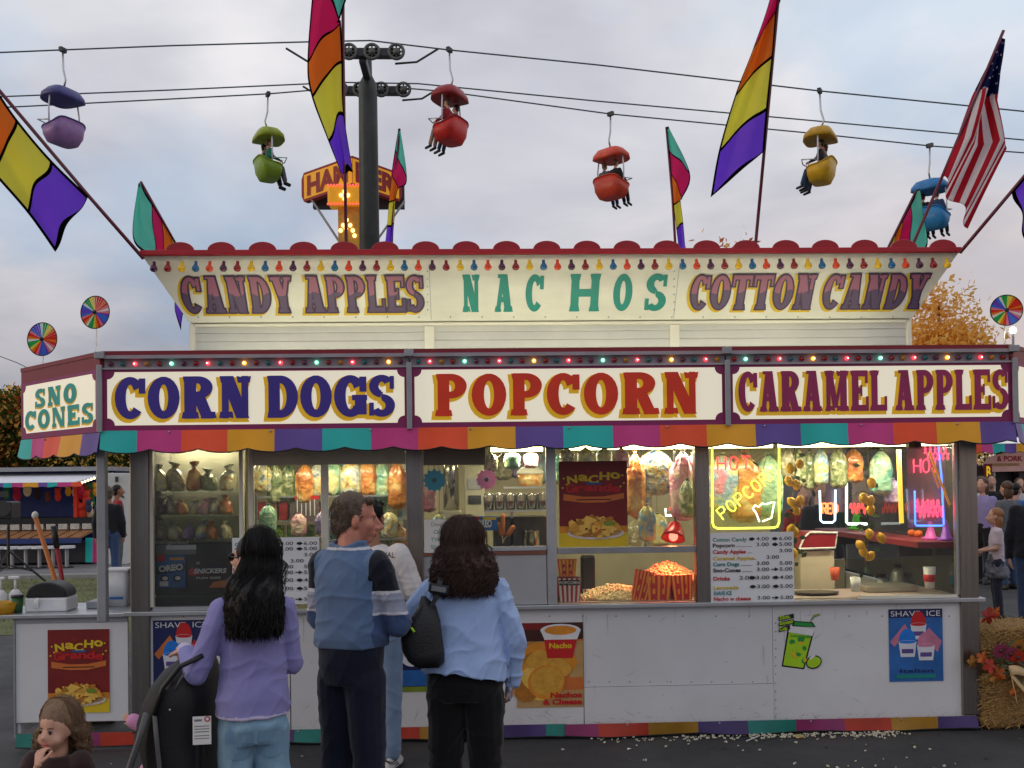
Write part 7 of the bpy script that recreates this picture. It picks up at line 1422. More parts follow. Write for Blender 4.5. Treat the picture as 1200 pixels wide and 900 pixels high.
girl = human('girl in a white T-shirt with a grey sweater tied at her waist', (XX(1168, 5.2, 660), 5.2, 0), R(70), 1.32, CR_, SK, cloth('tee_white', 206, 188, 196), cloth('legging_dark', 40, 44, 60), hairm_('auburn', 150, 100, 60), 'bob', vox=.014, sleeve=.32, armL=((-.20, .02, 1.13), (-.10, .22, 1.08)), armR=((.22, .02, 1.13), (.12, .24, 1.07)), hs=1.12, wr=.004)
gr = girl[0]; k = girl[2]; b = B(); b.oval([(0, 0, .66 * k, .20 * k, .16 * k), (0, 0, .80 * k, .195 * k, .15 * k), (0, 0, .98 * k, .155 * k, .12 * k), (0, 0, 1.03 * k, .15 * k, .115 * k)], 24); o = b.obj('tied_sweater', cloth('sweater_grey', 104, 104, 112), None); remesh(o, .012, 2, .5, folds(.02, 1.2)); o.parent = gr
human('man in a dark jacket and jeans cut off by the right picture edge', (XX(1211, 3.9, 660), 3.9, 0), R(-25), 1.70, CR_, SK, D1, cloth('jeans_mid', 52, 66, 96), HB['grey'], 'short', vox=.014, torso=[(.86, .20, .14, 0), (1.05, .20, .14, 0), (1.22, .21, .14, 0), (1.35, .20, .12, 0), (1.42, .13, .085, 0), (1.46, .07, .06, 0)])
crowd = [(1181, 8.2, 1.64, D5, D2_, 'brown', 'bob', 20, 'woman in grey seen between the girl and the man in the dark jacket'), (1153, 9.0, 1.70, cloth('top_violet', 150, 140, 190), D1, 'brown', 'bob', 120, 'person in pale violet half hidden behind the girl'), (1192, 9.4, 1.60, cloth('top_blue', 70, 110, 170), D2_, 'black', 'cap', -60, 'person in blue in front of the pink stand'), (1150, 10.2, 1.72, D6, D5, 'brown', 'cap', 40, 'person in white by the red and yellow sign'),
         (1163, 10.9, 1.74, D1, D1, 'black', 'cap', 160, 'person in black beside the dark hatch'), (1196, 11.2, 1.68, D6, D1, 'grey', 'cap', 170, 'person with a pale cap in front of the hatch right side'),
         (944, 4.6, 1.66, D3, D2_, 'brown', 'bob', 170, 'person in dark red seen through the stand behind the red hood'), (962, 4.2, 1.72, D1, D1, 'black', 'cap', 200, 'person in black seen through the stand behind the red hood'), (988, 5.0, 1.70, cloth('top_green', 36, 70, 52), D1, 'brown', 'cap', 150, 'person in dark green seen through the stand under the neon'), (1024, 4.4, 1.76, D5, D1, 'black', 'cap', 190, 'person in grey seen through the stand between the lemons'), (1046, 5.2, 1.68, D2_, D1, 'brown', 'bob', 160, 'person in blue seen through the stand beside the amber tube'), (1002, 5.6, 1.8, D1, D2_, 'grey', 'cap', 180, 'tall person in black seen through the stand')]
for px, Y, H, sh_, pa, hr_, hs_, rz, lab in crowd: human(lab, (XX(px, Y, 640), Y, 0), R(rz), H, CR_, SK, sh_, pa, HB[hr_], hs_, vox=.024, eyes_on=False, wr=.003, seed=int(px))
# another stand seen through the window
t = thing('far_tent', 'dim grey green tent seen through the right window of the stand', 'tent', (XX(1000, 9), 10, 0)); B().box(XX(880, 9), XX(1085, 9), 9, 11, .005, 2.5).obj('wall', M('tent_wall', (.16, .18, .17), .8, var=.3, scale=2), t); b = B(); xa, xb = XX(875, 9), XX(1090, 9); b.add([(xa, 8.8, 2.5), (xb, 8.8, 2.5), (xb, 11.2, 2.5), (xa, 11.2, 2.5), ((xa + xb) / 2 - 1, 10, 3.3), ((xa + xb) / 2 + 1, 10, 3.3)], [(0, 1, 5, 4), (1, 2, 5), (2, 3, 4, 5), (3, 0, 4)]); b.obj('roof', M('tent_roof', (.30, .30, .28), .8), t)
# ------------------------------------------------------------------ hay bales
strawm = M('straw', C(150, 114, 66), .9, var=.45, scale=26, stretch=(1, 1, 4), bump=1.0, bscale=70)
def bale(x0, x1, y0, y1, z0, z1, label, seed):
    rr_ = random.Random(seed); b = B(); n = 10; t = thing('hay_bale', label, 'hay bale', ((x0 + x1) / 2, (y0 + y1) / 2, z0), 0, 'hay bales at the right end'); b.box(x0, x1, y0, y1, z0, z1); o = b.obj('bale', strawm, t); remesh(o, .03, 3, .5, lambda c: .020 * noise.noise(c * 9) + .012 * noise.noise(c * 24)); b = B()
    for i in range(1500):
        f = rr_.random(); p = Vector((rr_.uniform(x0, x1), y0, rr_.uniform(z0 + .02, z1))) if f < .62 else (Vector((x0, rr_.uniform(y0, y1), rr_.uniform(z0 + .02, z1))) if f < .75 else Vector((rr_.uniform(x0, x1), rr_.uniform(y0, y1), z1))); d = Vector((rr_.uniform(-1, 1), rr_.uniform(-.7, .15), rr_.uniform(-.8, .8))).normalized() * rr_.uniform(.03, .09); w = d.orthogonal().normalized() * .0022
        b.add([p - d * .5 - w, p - d * .5 + w, p + d * .5 + w, p + d * .5 - w], [(0, 1, 2, 3)])
    b.obj('loose_straw', M('straw_stalk', C(168, 134, 80), .8, var=.35, scale=30), t)
hx0, hx1 = XX(1150, -.05, 800), XX(1262, -.05, 800); hz = ZZ(791, -.05, 1170); bale(hx0, hx1, -.05, .45, .004, hz, 'lower hay bale on the ground at the right end of the stand', 1); bale(hx0 + .01, hx1 - .1, .0, .46, hz + .006, ZZ(736, 0, 1170), 'upper hay bale of the stack at the right end of the stand', 2)
def leafm(px, py, Y, s, m, rot, label, name='autumn_leaf', cat='leaf', grp='artificial autumn leaves on the hay'):
    s *= .72; c = U(px, py, Y); pl = Pl(c, (math.cos(rot), .25, math.sin(rot)), (-math.sin(rot), -.25, math.cos(rot))); b = B(); pts = []
    for i in range(30): a = 2 * PI * i / 30; r_ = s * (.45 + .55 * abs(math.cos(2.5 * a)) ** .8) * (1 - .15 * (i % 2)); pts.append((r_ * math.cos(a), r_ * math.sin(a)))
    n_ = len(pts); cu = lambda u, v: .25 * (u * u - v * v) / s + .2 * u * abs(v) / s; b.add([pl.p(0, 0, .006)] + [pl.p(u, v, cu(u, v)) for u, v in pts], [(0, i + 1, (i + 1) % n_ + 1) for i in range(n_)]); o = b.obj(name, m); sd_ = o.modifiers.new('s', 'SOLIDIFY'); sd_.thickness = .0015; tag(o, label, cat, grp)
mo, mr_, my = M('leaf_deco_orange', C(176, 84, 22), .6, var=.4), M('leaf_deco_red', C(166, 44, 22), .6, var=.4), M('leaf_deco_gold', C(160, 106, 34), .6, var=.3)
leafm(1140, 776, -.10, .075, my, .4, 'gold leaf reaching over the white front of the stand'); leafm(1151, 771, -.12, .07, mo, 1.2, 'orange leaf at the left of the hay decoration'); leafm(1160, 780, -.13, .08, mr_, 2.2, 'red leaf in the middle of the hay decoration'); leafm(1170, 790, -.13, .085, mo, -.5, 'large orange leaf low in the hay decoration'); leafm(1165, 795, -.12, .06, my, .9, 'gold leaf below the red leaf'); leafm(1187, 812, -.12, .05, mo, .3, 'orange leaf on the lower bale face'); leafm(1158, 722, .10, .10, mr_, .1, 'bright red leaf on top of the hay stack'); leafm(1166, 719, .12, .08, mo, 1.0, 'orange leaf on top of the hay stack')
for i, (px, py, m, nm_) in enumerate(((1172, 762, M('flower_pink', C(140, 50, 80), .7), 'dusky pink'), (1184, 766, MATS['flower_pink'], 'dusky pink lower'), (1194, 757, my, 'gold'), (1192, 770, mr_, 'red'))):
    c = U(px, py, -.10); t = thing('silk_flower', nm_ + ' silk flower on the hay bale stack', 'flower', c, 0, 'silk flowers on the hay'); pl = Pl(c, (1, 0, 0), (0, -.3, 1)); b = B()
    for a in range(0, 360, 40): pl.ell(b, .032 * math.cos(R(a)), .032 * math.sin(R(a)), .026, .016, .004 + .0006 * (a // 40), 0, 10, R(a))
    b.obj('petals', m, t); B().ball(pl.p(0, 0, .008), .014, 8, 6).obj('centre', K['brown'], t, True)
c = U(1180, 770, -.02); b = B(); rr_ = random.Random(3)
for i in range(90): 
    p = c + Vector((rr_.gauss(.05, .09), rr_.uniform(-.09, -.03), rr_.gauss(0, .06))); u = Vector((rr_.uniform(-1, 1), rr_.uniform(-.3, .3), rr_.uniform(-1, 1))).normalized() * .035; v = u.orthogonal().normalized() * .012; b.add([p - u, p + v, p + u, p - v], [(0, 1, 2, 3)])
tag(b.obj('silk_foliage', M('foliage_dark', (.05, .07, .03), .7, var=.4)), 'dark silk foliage spray behind the hay flowers', 'foliage')
t = thing('ribbon_bow', 'beige ribbon bow on the hay bale', 'ribbon', U(1192, 795, -.1)); rm = M('ribbon_beige', C(206, 176, 130), .7, var=.15)
for q0, q1, q2 in (((1182, 786), (1192, 783), (1204, 790)), ((1182, 787), (1192, 800), (1203, 812)), ((1183, 788), (1188, 806), (1190, 822))):
    a, c_, d = U(*q0, -.11), U(*q1, -.14), U(*q2, -.10); b = B(); V = []
    for i in range(9): f = i / 8; p = a * (1 - f) ** 2 + c_ * 2 * f * (1 - f) + d * f * f; V += [p + Vector((0, .01, .03)), p + Vector((.01, -.01, -.03))]
    b.add(V, [(2 * i, 2 * i + 1, 2 * i + 3, 2 * i + 2) for i in range(8)]); o = b.obj('ribbon_loop', rm, t, True); s = o.modifiers.new('s', 'SOLIDIFY'); s.thickness = .002
# ------------------------------------------------------------------ spilled popcorn and litter
b = B(); rr_ = random.Random(31)
for i in range(90):
    x, y = rr_.uniform(-3.6, 3.6), rr_.uniform(-2.6, -.12); r = rr_.uniform(.006, .022); a = rr_.uniform(0, 6); pts = [(x + r * math.cos(a + t) * rr_.uniform(.6, 1.1), y + r * math.sin(a + t) * rr_.uniform(.5, 1), .004 + rr_.uniform(.0, .006)) for t in (0, 1.3, 2.4, 3.8, 5)]; b.poly(pts, i % 3)
tag(b.obj('ground_litter', [M('litter_leaf', (.16, .10, .05), .9, var=.4), M('litter_grey', (.16, .16, .155), .9, var=.3), M('litter_dark', (.03, .03, .03), .9)]), 'scraps of dry leaf and paper scattered over the asphalt', 'litter', kind='stuff')
b = B(); rr_ = random.Random(8)
for i in range(340):
    u = rr_.random(); px = 690 + 380 * (u ** .55); x = XX(px, -.2, 860); y = -.06 - abs(rr_.gauss(0, .06)) if i < 290 else rr_.uniform(-.9, -.1); k = rr_.uniform(.004, .010)
    if i >= 315: x = rr_.uniform(-2.8, 2.6); y = rr_.uniform(-1.4, -.2)
    for s_ in range(3): b.ball((x + rr_.uniform(-k, k), y + rr_.uniform(-k, k), .004 + k * .7 + rr_.uniform(0, k * .5)), k * rr_.uniform(.5, .8), 6, 4)
tag(b.obj('spilled_popcorn', M('popcorn_spilled', (.62, .58, .45), .8, var=.3, scale=50), None, True), 'popcorn spilled on the asphalt along the stand', 'popcorn', kind='stuff')
tag(B().lathe((XX(936, -.13, 864), -.13, .004), [(.03, .0), (.036, .012), (.03, .010), (.004, .006)], 14).obj('squashed_cup', M('lid_yellow', C(190, 160, 60), .5), None, True), 'flattened yellow lid among the spilled popcorn', 'lid')
tag(B().tube([(XX(872, -.16, 870), -.22, .010), (XX(890, -.1, 862), -.10, .012)], .004, 6).obj('straw', K['white'], None), 'white drinking straw on the ground by the skirt', 'straw')
for i, (x, y, lab) in enumerate(((-2.05, -1.05, 'white scrap on the asphalt left of the toddler'), (-1.98, -1.12, 'white scrap on the asphalt behind the toddler'), (XX(735, -.35, 872), -.35, 'white scrap on the asphalt below the white front'))):
    tag(B().add([(x, y, .005), (x + .03, y + .004, .012), (x + .034, y + .02, .006), (x + .004, y + .018, .014)], [(0, 1, 2), (0, 2, 3)]).obj('paper_scrap', paper), lab, 'scrap')
# ------------------------------------------------------------------ the customers
from mathutils.bvhtree import BVHTree
def part_of(root, nm): return [c for c in kids(root) if c.name.split('.')[0] == nm][0]
def drape(root, target, polys, y0, dy, name, mat, off=.003):
    """lay flat (x, z) polygons on a garment by casting them along the local y axis"""
    me = target.data; bv = BVHTree.FromPolygons([v.co for v in me.vertices], [tuple(p.vertices) for p in me.polygons]); b = B()
    for pts in polys:
        V = []
        for x, z in pts:
            h = bv.ray_cast(Vector((x, y0, z)), Vector((0, dy, 0)))
            if h[0] is None: break
            V.append(h[0] - Vector((0, dy * off, 0)))
        else: b.poly(V)
    o = b.obj(name, mat, None, True); o.parent = target; return o
def grid(x0, x1, z0, z1, n=6, bot=.0):
    f = lambda i, j: (x0 + (x1 - x0) * i / n, z0 + (z1 - z0) * j / n - (bot * (1 - abs(2 * i / n - 1)) if j == 0 else 0))
    return [[f(i, j), f(i + 1, j), f(i + 1, j + 1), f(i, j + 1)] for i in range(n) for j in range(n)]
CG = 'customers at the food stand'
# --- woman with long black hair, lavender sweater
Y = -2.42; H = ZZ(626, Y, 300); lav = cloth('sweater_lavender', 138, 134, 188, .08); lavw = cloth('sweater_hem', 196, 186, 214)
X = XX(296, Y, 760); k = H / 1.75
w1, p1, k1 = human('woman with long straight black hair in a lavender sweater and pale jeans, holding the stroller', (X, Y, 0), R(18), H, CG, SK, [lav, lavw], denim, HB['black'], 'long', head=(R(-44), R(4), R(0)),
    torso=[(.872, .182, .140, -.008), (.96, .178, .136, -.006), (1.06, .160, .114, 0), (1.22, .156, .106, 0), (1.34, .162, .100, -.005), (1.415, .120, .080, -.008), (1.45, .066, .06, -.004)], legL=((-.078, -.008, .80), (-.100, .01, .47), (-.105, -.02, .075)), legR=((.078, -.008, .80), (.100, .01, .47), (.105, -.02, .075)), pelvis=[(.74, .150, .112, -.008), (.83, .165, .128, -.012), (.92, .155, .112, 0)],
    armL=((-.265, -.015, 1.085), (-.305, .175, 1.175)), armR=((.195, .03, 1.10), (.08, .23, 1.06)), handL=(.75, Vector((.2, -.1, -1)), Vector((-.1, 1, .05))), sh=.165, vox=.0095, svox=.006, slv_r=(.066, .056, .043), leg_r=(.098, .074, .07), wr=.0055, seed=1, hs=.98,
    hair_kw=dict(zend=ZZ(731, Y), half_w=.100, depth=.150, wave=.013, n=1700, vol=.012, arc=1.42, back=.012, fine=.0017, ragged=.26))
s_ = part_of(w1, 'shirt'); paint(s_, lambda c, n: 1 if (c.z / k1 < .888 and abs(c.x / k1) < .2) or (c.x < -.28 * k1 and c.y > .135 * k1) else 0)
tr_ = part_of(w1, 'trousers'); dm2 = cloth('denim_seam', 120, 156, 182, .2)
for sd in (-1, 1): drape(w1, tr_, grid(sd * .075 * k1 - .055, sd * .075 * k1 + .055, .690 * k1, .815 * k1, 7, .016), -.5, 1, 'pocket', dm2, .004)
Mx = Matrix.Rotation(R(44), 3, 'Z') @ Matrix.Rotation(R(4), 3, 'X'); b = B()
for q in (-1, 1): b.ball(p1(q * .034, .098, -.004), (.026 * k1, .008 * k1, .020 * k1), 12, 8, 0, Mx); b.tube([p1(q * .056, .092, .002), p1(q * .080, .05, .004), p1(q * .082, -.01, .0)], .003, 6)
b.tube([p1(-.012, .104, .0), p1(.012, .104, .0)], .003, 6); o = b.obj('sunglasses', M('dark_lens', (.01, .01, .012), .12), None, True); o.parent = w1
# --- man in colour block polo
Y = -2.02; H = ZZ(571, Y, 418); pb, pn, pw, pg = cloth('polo_blue', 90, 114, 148, .08), cloth('polo_navy', 18, 20, 34), cloth('polo_white', 206, 206, 214), cloth('polo_grey', 150, 154, 172)
X = XX(411, Y, 720)
def polo(c, n):
    x, y, z = c.x / km, c.y / km, c.z / km; ax = abs(x)
    if z > 1.455: return 2 if z < 1.468 else 0
    if ax > (.158 if z > 1.31 else .168) or (z < 1.20 and y > .14 and ax > .06) :
        if z > 1.265: return 1
        if z > 1.250: return 2
        if z > 1.165: return 3
        if z > 1.150: return 2
        return 4
    if y > .030 and x > .03 and z > 1.0: return 1
    return 0
km = H / 1.75
m1, pm, _ = human('man in a blue polo with navy and white banded sleeves, looking to the right', (X, Y, 0), R(-30), H, CG, SK2, [pb, pn, pw, pg, cloth('polo_cuff', 62, 82, 122)], cloth('trousers_navy', 20, 25, 44, .15), HB['grey'], 'short', head=(R(50), R(-4), 0), hc=(.016, .026, 1.600), hs=1.03, svox=.0058,
    torso=[(.995, .176, .144, .004), (1.04, .186, .150, .006), (1.10, .180, .142, .006), (1.22, .182, .132, 0), (1.33, .182, .118, -.006), (1.40, .155, .098, -.010), (1.44, .115, .085, -.010), (1.475, .088, .080, -.006)], pelvis=[(.82, .148, .118, 0), (.92, .166, .132, 0), (1.0, .168, .134, 0), (1.06, .150, .118, 0)], legL=((-.078, 0, .84), (-.092, .01, .48), (-.098, -.02, .075)), legR=((.078, 0, .84), (.092, .01, .48), (.098, -.02, .075)),
    armL=((-.218, .04, 1.115), (-.08, .25, 1.08)), armR=((.225, .07, 1.105), (.10, .27, 1.08)), sh=.176, vox=.009, slv_r=(.072, .066, .052), leg_r=(.102, .080, .076), wr=.0052, seed=2, collar=.074, shirt_paint=None, neck_r=.060, handL=(.6, None), handR=(.6, None))
paint(part_of(m1, 'shirt'), polo)
# --- man in white T-shirt at the counter
Y = -.62; H = ZZ(584, Y, 440); X = XX(439, Y, 700)
m2, _, k2 = human('man in a white T-shirt and pale jeans standing at the counter behind the polo man', (X, Y, 0), R(-14), H, CG, SK3, cloth('tshirt_white', 216, 210, 208, .06), cloth('jeans_pale', 120, 142, 172, .2), HB['black'], 'short', torso=[(.92, .185, .135, 0), (1.05, .185, .135, 0), (1.22, .190, .130, 0), (1.34, .190, .112, -.005), (1.415, .130, .082, -.008), (1.45, .07, .06, -.004)],
    armL=((-.25, .02, 1.13), (-.16, .26, 1.08)), armR=((.262, .03, 1.12), (.18, .25, 1.04)), sleeve=.46, slv_r=(.080, .074, .05), vox=.010, svox=.0065, wr=.004, seed=3, hc=(-.02, .012, 1.63), shoes=M('sneaker_white', (.60, .60, .60), .5, var=.2), legR=((.09, 0, .90), (.10, .02, .49), (.10, .01, .075)))
vs, fs, W = text2d('NAL', .004); t_ = part_of(m2, 'shirt'); kx = .082 / W; drape(m2, t_, [[(.075 + vs[i][0] * kx, 1.372 * k2 + vs[i][1] * .046) for i in f] for f in fs], -.6, 1, 'lettering', ink, .003)
for s_ in [c for c in kids(m2) if c.name.startswith('shoe')]:
    bb = [v.co for v in s_.data.vertices]; cx_ = sum(v.x for v in bb) / len(bb); b = B()
    for i in range(4): b.tube([(cx_ + .044 * math.cos(a), .035 + .045 * math.sin(a) - .022 * i, .022 + .016 * i + .01 * math.sin(a * 2)) for a in [PI + PI * q / 8 for q in range(9)]], .003, 5)
    b.oval([(cx_, .052, .003, .0445, .122), (cx_, .052, .016, .046, .124)], 20); o = b.obj('shoe_trim', ink, None, True); o.parent = s_
# red cup tray he holds
c = U(484, 698, -.40); tag(B().oval([(c.x, c.y, c.z - .05, .05, .05), (c.x, c.y, c.z + .05, .062, .062)], 16).obj('red_cup', redp, None, True), 'red cup at the counter between the white T-shirt man and the curly haired woman', 'cup')
# --- woman with curly hair and black bag
Y = -1.85; H = ZZ(612, Y, 545); X = XX(544, Y, 720); sb = cloth('blouse_blue', 166, 190, 232, .05)
w2, p2, k3 = human('woman with curly brown hair in a pale blue blouse and black trousers', (X, Y, 0), R(-4), H, CG, SK, sb, cloth('trousers_black', 10, 10, 12, .1), HB['curly'], 'long', head=(R(14), R(2), 0), hc=(.005, .012, 1.628),
    torso=[(.945, .238, .190, -.014), (1.0, .236, .186, -.012), (1.08, .222, .164, -.008), (1.20, .208, .148, -.006), (1.32, .205, .126, -.010), (1.40, .158, .092, -.012), (1.45, .075, .065, -.004)], pelvis=[(.78, .195, .150, -.015), (.87, .212, .165, -.018), (.97, .200, .150, -.01)], sh=.200, shz=1.37,
    armL=((-.312, .0, 1.205), (-.27, .20, 1.13)), armR=((.275, .0, 1.10), (.262, .05, .865)), handR=(.55, Vector((-1, .1, 0)), Vector((-.05, .25, -1))), vox=.0095, svox=.006, slv_r=(.080, .066, .048), leg_r=(.126, .095, .085), wr=.0085, seed=4, hs=1.0, legL=((-.092, -.01, .79), (-.112, .01, .46), (-.12, -.02, .075)), legR=((.092, -.01, .79), (.112, .01, .46), (.12, -.02, .075)),
    hair_kw=dict(zend=ZZ(690, Y), half_w=.122, depth=.145, wave=.018, curl=.013, n=1700, vol=.012, arc=1.75, back=.0, fine=.0026, ragged=.28))
# hang the blouse hem lower at the right as worn
so = part_of(w2, 'shirt')
for v in so.data.vertices:
    f = max(0, 1 - max(0, v.co.z / k3 - .90) / .35)
    if abs(v.co.x) < .25 * k3: v.co.z += f * (-.060 * max(-.15, v.co.x / (.24 * k3)) - .014) * k3
# bag
Yb = Y - .16; c = U(497, 742, Yb); bagm = M('bag_black', (.010, .010, .012), .5, bump=.3, bscale=120, var=.2); t = thing('shoulder_bag', 'black shoulder bag hanging from the shoulder of the curly haired woman', 'bag', c)
b = B(); q = lambda px, py: U(px, py, Yb); L_ = [(496, 700, 4), (500, 712, 22), (496, 730, 40), (494, 748, 49), (496, 764, 50), (499, 774, 44), (502, 780, 26)]; b.rings([[Vector((q(px, py).x + (XX(px + w / 2, Yb) - XX(px, Yb)) * math.cos(a), Yb + .065 * min(1, w / 40) * math.sin(a), q(px, py).z + .010 * math.sin(3 * a + i))) for a in [2 * PI * j / 24 for j in range(24)]] for i, (px, py, w) in enumerate(L_)]); b.obj('bag_body', bagm, t, True)
b = B(); Vs = []; sp_ = [q(505, 712) + Vector((0, -.02, 0)), q(511, 700) + Vector((0, -.015, 0)), q(515, 685) + Vector((0, .0, 0)), q(519, 668) + Vector((0, .055, 0)), q(521, 658) + Vector((0, .11, 0)), q(519, 655) + Vector((0, .20, 0)), q(514, 662) + Vector((0, .30, 0)), q(506, 690) + Vector((0, .34, 0)), q(500, 722) + Vector((0, .26, 0)), q(497, 735) + Vector((0, .06, 0))]
for p in sp_: Vs += [p - Vector((.013, 0, .002)), p + Vector((.013, 0, .002))]
b.add(Vs, [(2 * i, 2 * i + 1, 2 * i + 3, 2 * i + 2) for i in range(len(sp_) - 1)]); o = b.obj('strap', bagm, t); s = o.modifiers.new('s', 'SOLIDIFY'); s.thickness = .006
B().tube([q(483, 733) + Vector((0, -.070, 0)), q(487, 738) + Vector((0, -.075, 0))], .006, 6).obj('zip_pull', K['lime'], t, True)
t = thing('phone_holder', 'small grey phone in a black holder clipped to the bag strap', 'phone', q(514, 690)); c = q(514.5, 689.5) + Vector((0, -.022, 0)); Xm = Matrix.Translation(c) @ Matrix.Rotation(R(10), 4, 'Y'); B().box(-.048, .048, -.012, .012, -.021, .021, 0, Xm).obj('holder', black, t, bevel=.006); B().box(-.034, .034, -.016, -.0125, -.012, .012, 0, Xm).obj('phone', K['grey'], t, bevel=.003)
# --- toddler
Y = -2.96; H = ZZ(823, Y, 68); X = XX(67, Y, 870); hcT = (0, .0, 1.575)
brn_ = cloth('tee_brown', 54, 34, 34, .1)
td, pt, kt = human('toddler with wispy light brown hair in a brown T-shirt, hand at her mouth', (X, Y, 0), R(180 - 6), H, CG, SK, brn_, cloth('toddler_trousers', 60, 66, 90), HB['blond'], 'long', head=(R(14), R(-3), R(0)), hc=hcT, hs=1.37, child=True, sh=.185, shz=1.345, neck_r=.066,
    torso=[(.62, .19, .155, .01), (.80, .205, .170, .02), (1.0, .20, .155, .012), (1.22, .19, .125, 0), (1.335, .145, .10, -.005), (1.385, .085, .08, 0)], pelvis=[(.58, .17, .15, 0), (.66, .19, .16, 0), (.74, .185, .15, 0)], legL=((-.10, 0, .62), (-.11, .02, .34), (-.11, 0, .075)), legR=((.10, 0, .62), (.11, .02, .34), (.11, 0, .075)), leg_r=(.12, .09, .08),
    armL=((-.27, .0, 1.04), (-.22, .14, .82)), armR=((.215, .17, 1.10), (.005, .235, 1.385)), handR=(.7, Vector((-.2, -1, .15)), Vector((.10, -.55, 1))), slv_r=(.082, .075, .05), sleeve=.46, vox=.0075, wr=.004, seed=5, hair_kw=dict(zend=ZZ(876, Y), half_w=.080, depth=.075, wave=.014, n=900, arc=1.70, vox=.006, curl=.008, fine=.0014, ragged=.35))
br_ = M('eyebrow', C(110, 80, 58), .7); Mx = Matrix.Rotation(R(-14), 3, 'Z'); b = B()
for q_ in (-1, 1): b.tube([pt(q_ * .016, .084, .017), pt(q_ * .031, .081, .022), pt(q_ * .046, .071, .018)], [.0022, .003, .0012], 6)
o = b.obj('eyebrow_pair', br_, None, True); o.parent = td; bd = part_of(td, 'body')
lid = B()
for q_ in (-1, 1): lid.tube([pt(q_ * .017, .082, .0035), pt(q_ * .030, .086, .0085), pt(q_ * .044, .077, .0045)], [.0016, .0024, .0016], 6)
o = lid.obj('eyelashes', eye_d, None, True); o.parent = td
for z in (.0,): drape(td, part_of(td, 'shirt'), [[(-.055 + .018 * i + .006 * math.cos(a), 1.14 * kt + .012 * (i % 2) + .008 * math.sin(a)) for a in [2 * PI * j / 8 for j in range(8)]] for i in range(4)] + [[(-.05 + .012 * i, 1.18 * kt + .004 * i), (-.044 + .012 * i, 1.18 * kt + .004 * i), (-.040 + .012 * i, 1.21 * kt + .006 * i), (-.047 + .012 * i, 1.21 * kt + .006 * i)] for i in range(4)], .6, -1, 'print', K['white'], .003)
# ------------------------------------------------------------------ stroller and baby
Y = -2.30; st = thing('stroller', 'black stroller with a domed canopy held by the woman in lavender', 'stroller', (XX(212, Y), Y, 0)); stm = M('stroller_black', (.008, .008, .009), .6, bump=.3, bscale=160, var=.2); q = lambda px, py, dy=0: U(px, py, Y + dy)
prof = [(768, 226, 242), (772, 214, 246), (782, 200, 248), (798, 188, 249), (818, 178, 250), (838, 172, 250), (856, 172, 249), (878, 178, 248), (905, 186, 246), (940, 196, 243)]
b = B(); rs_ = []
for i, (py, xa, xb) in enumerate(prof):
    a0, a1 = (R(195), R(195 + 250)); z = ZZ(py, Y, 215); x0, x1 = XX(xa, Y, py), XX(xb, Y, py); ry = .24 * min(1, .35 + .22 * i); rs_.append([Vector(((x0 + x1) / 2 + (x1 - x0) / 2 * math.copysign(abs(math.cos(a)) ** .7, math.cos(a)), Y + ry * math.copysign(abs(math.sin(a)) ** .7, math.sin(a)), z)) for a in [a0 + (a1 - a0) * j / 24 for j in range(25)]])
b.rings(rs_, caps=False, closed=False); cap = [r for r in rs_[0]]; b.poly(cap); o = b.obj('canopy', stm, st, True); s = o.modifiers.new('s', 'SOLIDIFY'); s.thickness = .008
grm = M('stroller_grey', (.10, .10, .105), .5)
B().tube([q(219, 777, -.16), q(205, 790, -.215), (q(194, 810, -.235)), q(189, 826, -.24)], .006, 6).obj('canopy_piping', grm, st, True); B().tube([q(230, 774, -.15), q(215, 790, -.22), q(205, 808, -.245)], .0045, 6).obj('canopy_piping', grm, st, True)
b = B(); c0 = q(200, 905); b.box(c0.x - .16, c0.x + .17, Y - .19, Y + .19, .36, .42); b.box(c0.x + .12, c0.x + .18, Y - .19, Y + .19, .40, .78); b.obj('seat', stm, st, bevel=.03)
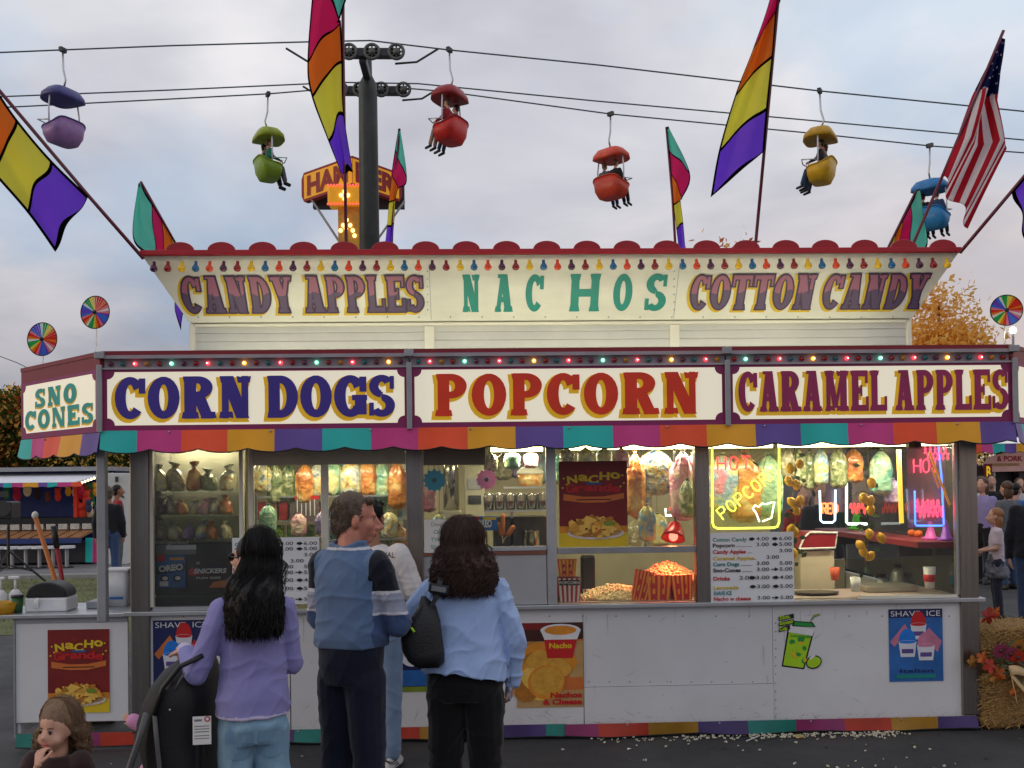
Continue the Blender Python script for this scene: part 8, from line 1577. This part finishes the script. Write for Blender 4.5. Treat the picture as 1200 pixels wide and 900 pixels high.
for dy in (-.26, .26):
    B().tube([q(172, 836, dy), q(162, 870, dy), q(150, 905, dy), (XX(118, Y), Y + dy, .14)], .014, 8).obj('front_leg', grm, st, True); B().tube([q(181, 838, dy), q(184, 870, dy), q(190, 930, dy), (XX(262, Y), Y + dy, .14)], .010, 8).obj('rear_leg', grm, st, True); B().tube([q(181, 838, dy), q(191, 806, dy), q(211, 781, dy), q(238, 768, dy * .9)], .011, 8).obj('handle_arm', black, st, True)
    for px in (118, 262): w_ = B(); x = XX(px, Y); w_.tube([(x + .105 * math.cos(2 * PI * i / 20), Y + dy, .125 + .105 * math.sin(2 * PI * i / 20)) for i in range(21)], .02, 8, caps=False); w_.cyl((x, Y + dy - .02, .125), (x, Y + dy + .02, .125), .03, n=10); [w_.tube([(x, Y + dy, .125), (x + .1 * math.cos(a), Y + dy, .125 + .1 * math.sin(a))], .008, 5) for a in (0, 1.26, 2.51, 3.77, 5.03)]; w_.obj('wheel', black, st, True)
B().tube([q(238, 770, -.234), q(240, 766, -.1), q(240, 766, .1), q(238, 770, .234)], .013, 8).obj('handlebar', black, st, True)
b = B()
for px, py in ((191, 808), (188, 820), (199, 832)): b.ball(q(px, py, -.245), .006, 8, 6)
b.obj('snaps', alu, st, True)
tg = Art(Pl(q(226, 873, -.262), (1, 0, .03), (0, .0, 1)), 0, .075, 0, .115, paper, .001); tg.rect(.1, .5, .82, .9, K['grey']); [tg.rect(.1, .9, y, y + .03, K['grey']) for y in (.2, .3, .44, .54, .64)]; tg.ell(.8, .9, .16, .10, K['red']); tg.ell(.8, .9, .09, .055, paper); tg.done('paper_tag', None, parent=st)
pk = cloth('jacket_pink', 206, 140, 180, .1)
bb_ = human('baby in a pink jacket sitting in the stroller, one sleeve showing', (XX(206, Y), Y + .02, .20), R(90), .68, CG, SK, pk, cloth('baby_trousers', 200, 150, 176), HB['blond'], 'cap', hc=(0, .0, 1.50), hs=1.5, child=True, sh=.19, shz=1.20, torso=[(.72, .17, .14, 0), (.95, .18, .14, 0), (1.12, .17, .12, 0), (1.23, .12, .09, 0), (1.27, .07, .06, 0)], pelvis=[(.68, .16, .14, 0), (.76, .17, .14, 0)],
    legL=((-.09, .05, .74), (-.11, .40, .72), (-.11, .48, .50)), legR=((.09, .05, .74), (.11, .40, .72), (.11, .48, .50)), leg_r=(.10, .08, .07), armL=((-.30, .22, 1.27), (-.26, .42, 1.35)), armR=((.24, .12, 1.0), (.16, .32, .95)), slv_r=(.085, .09, .085), vox=.012, seated=True, wr=.004, seed=6)

bpy.data.scenes.remove(TMP)
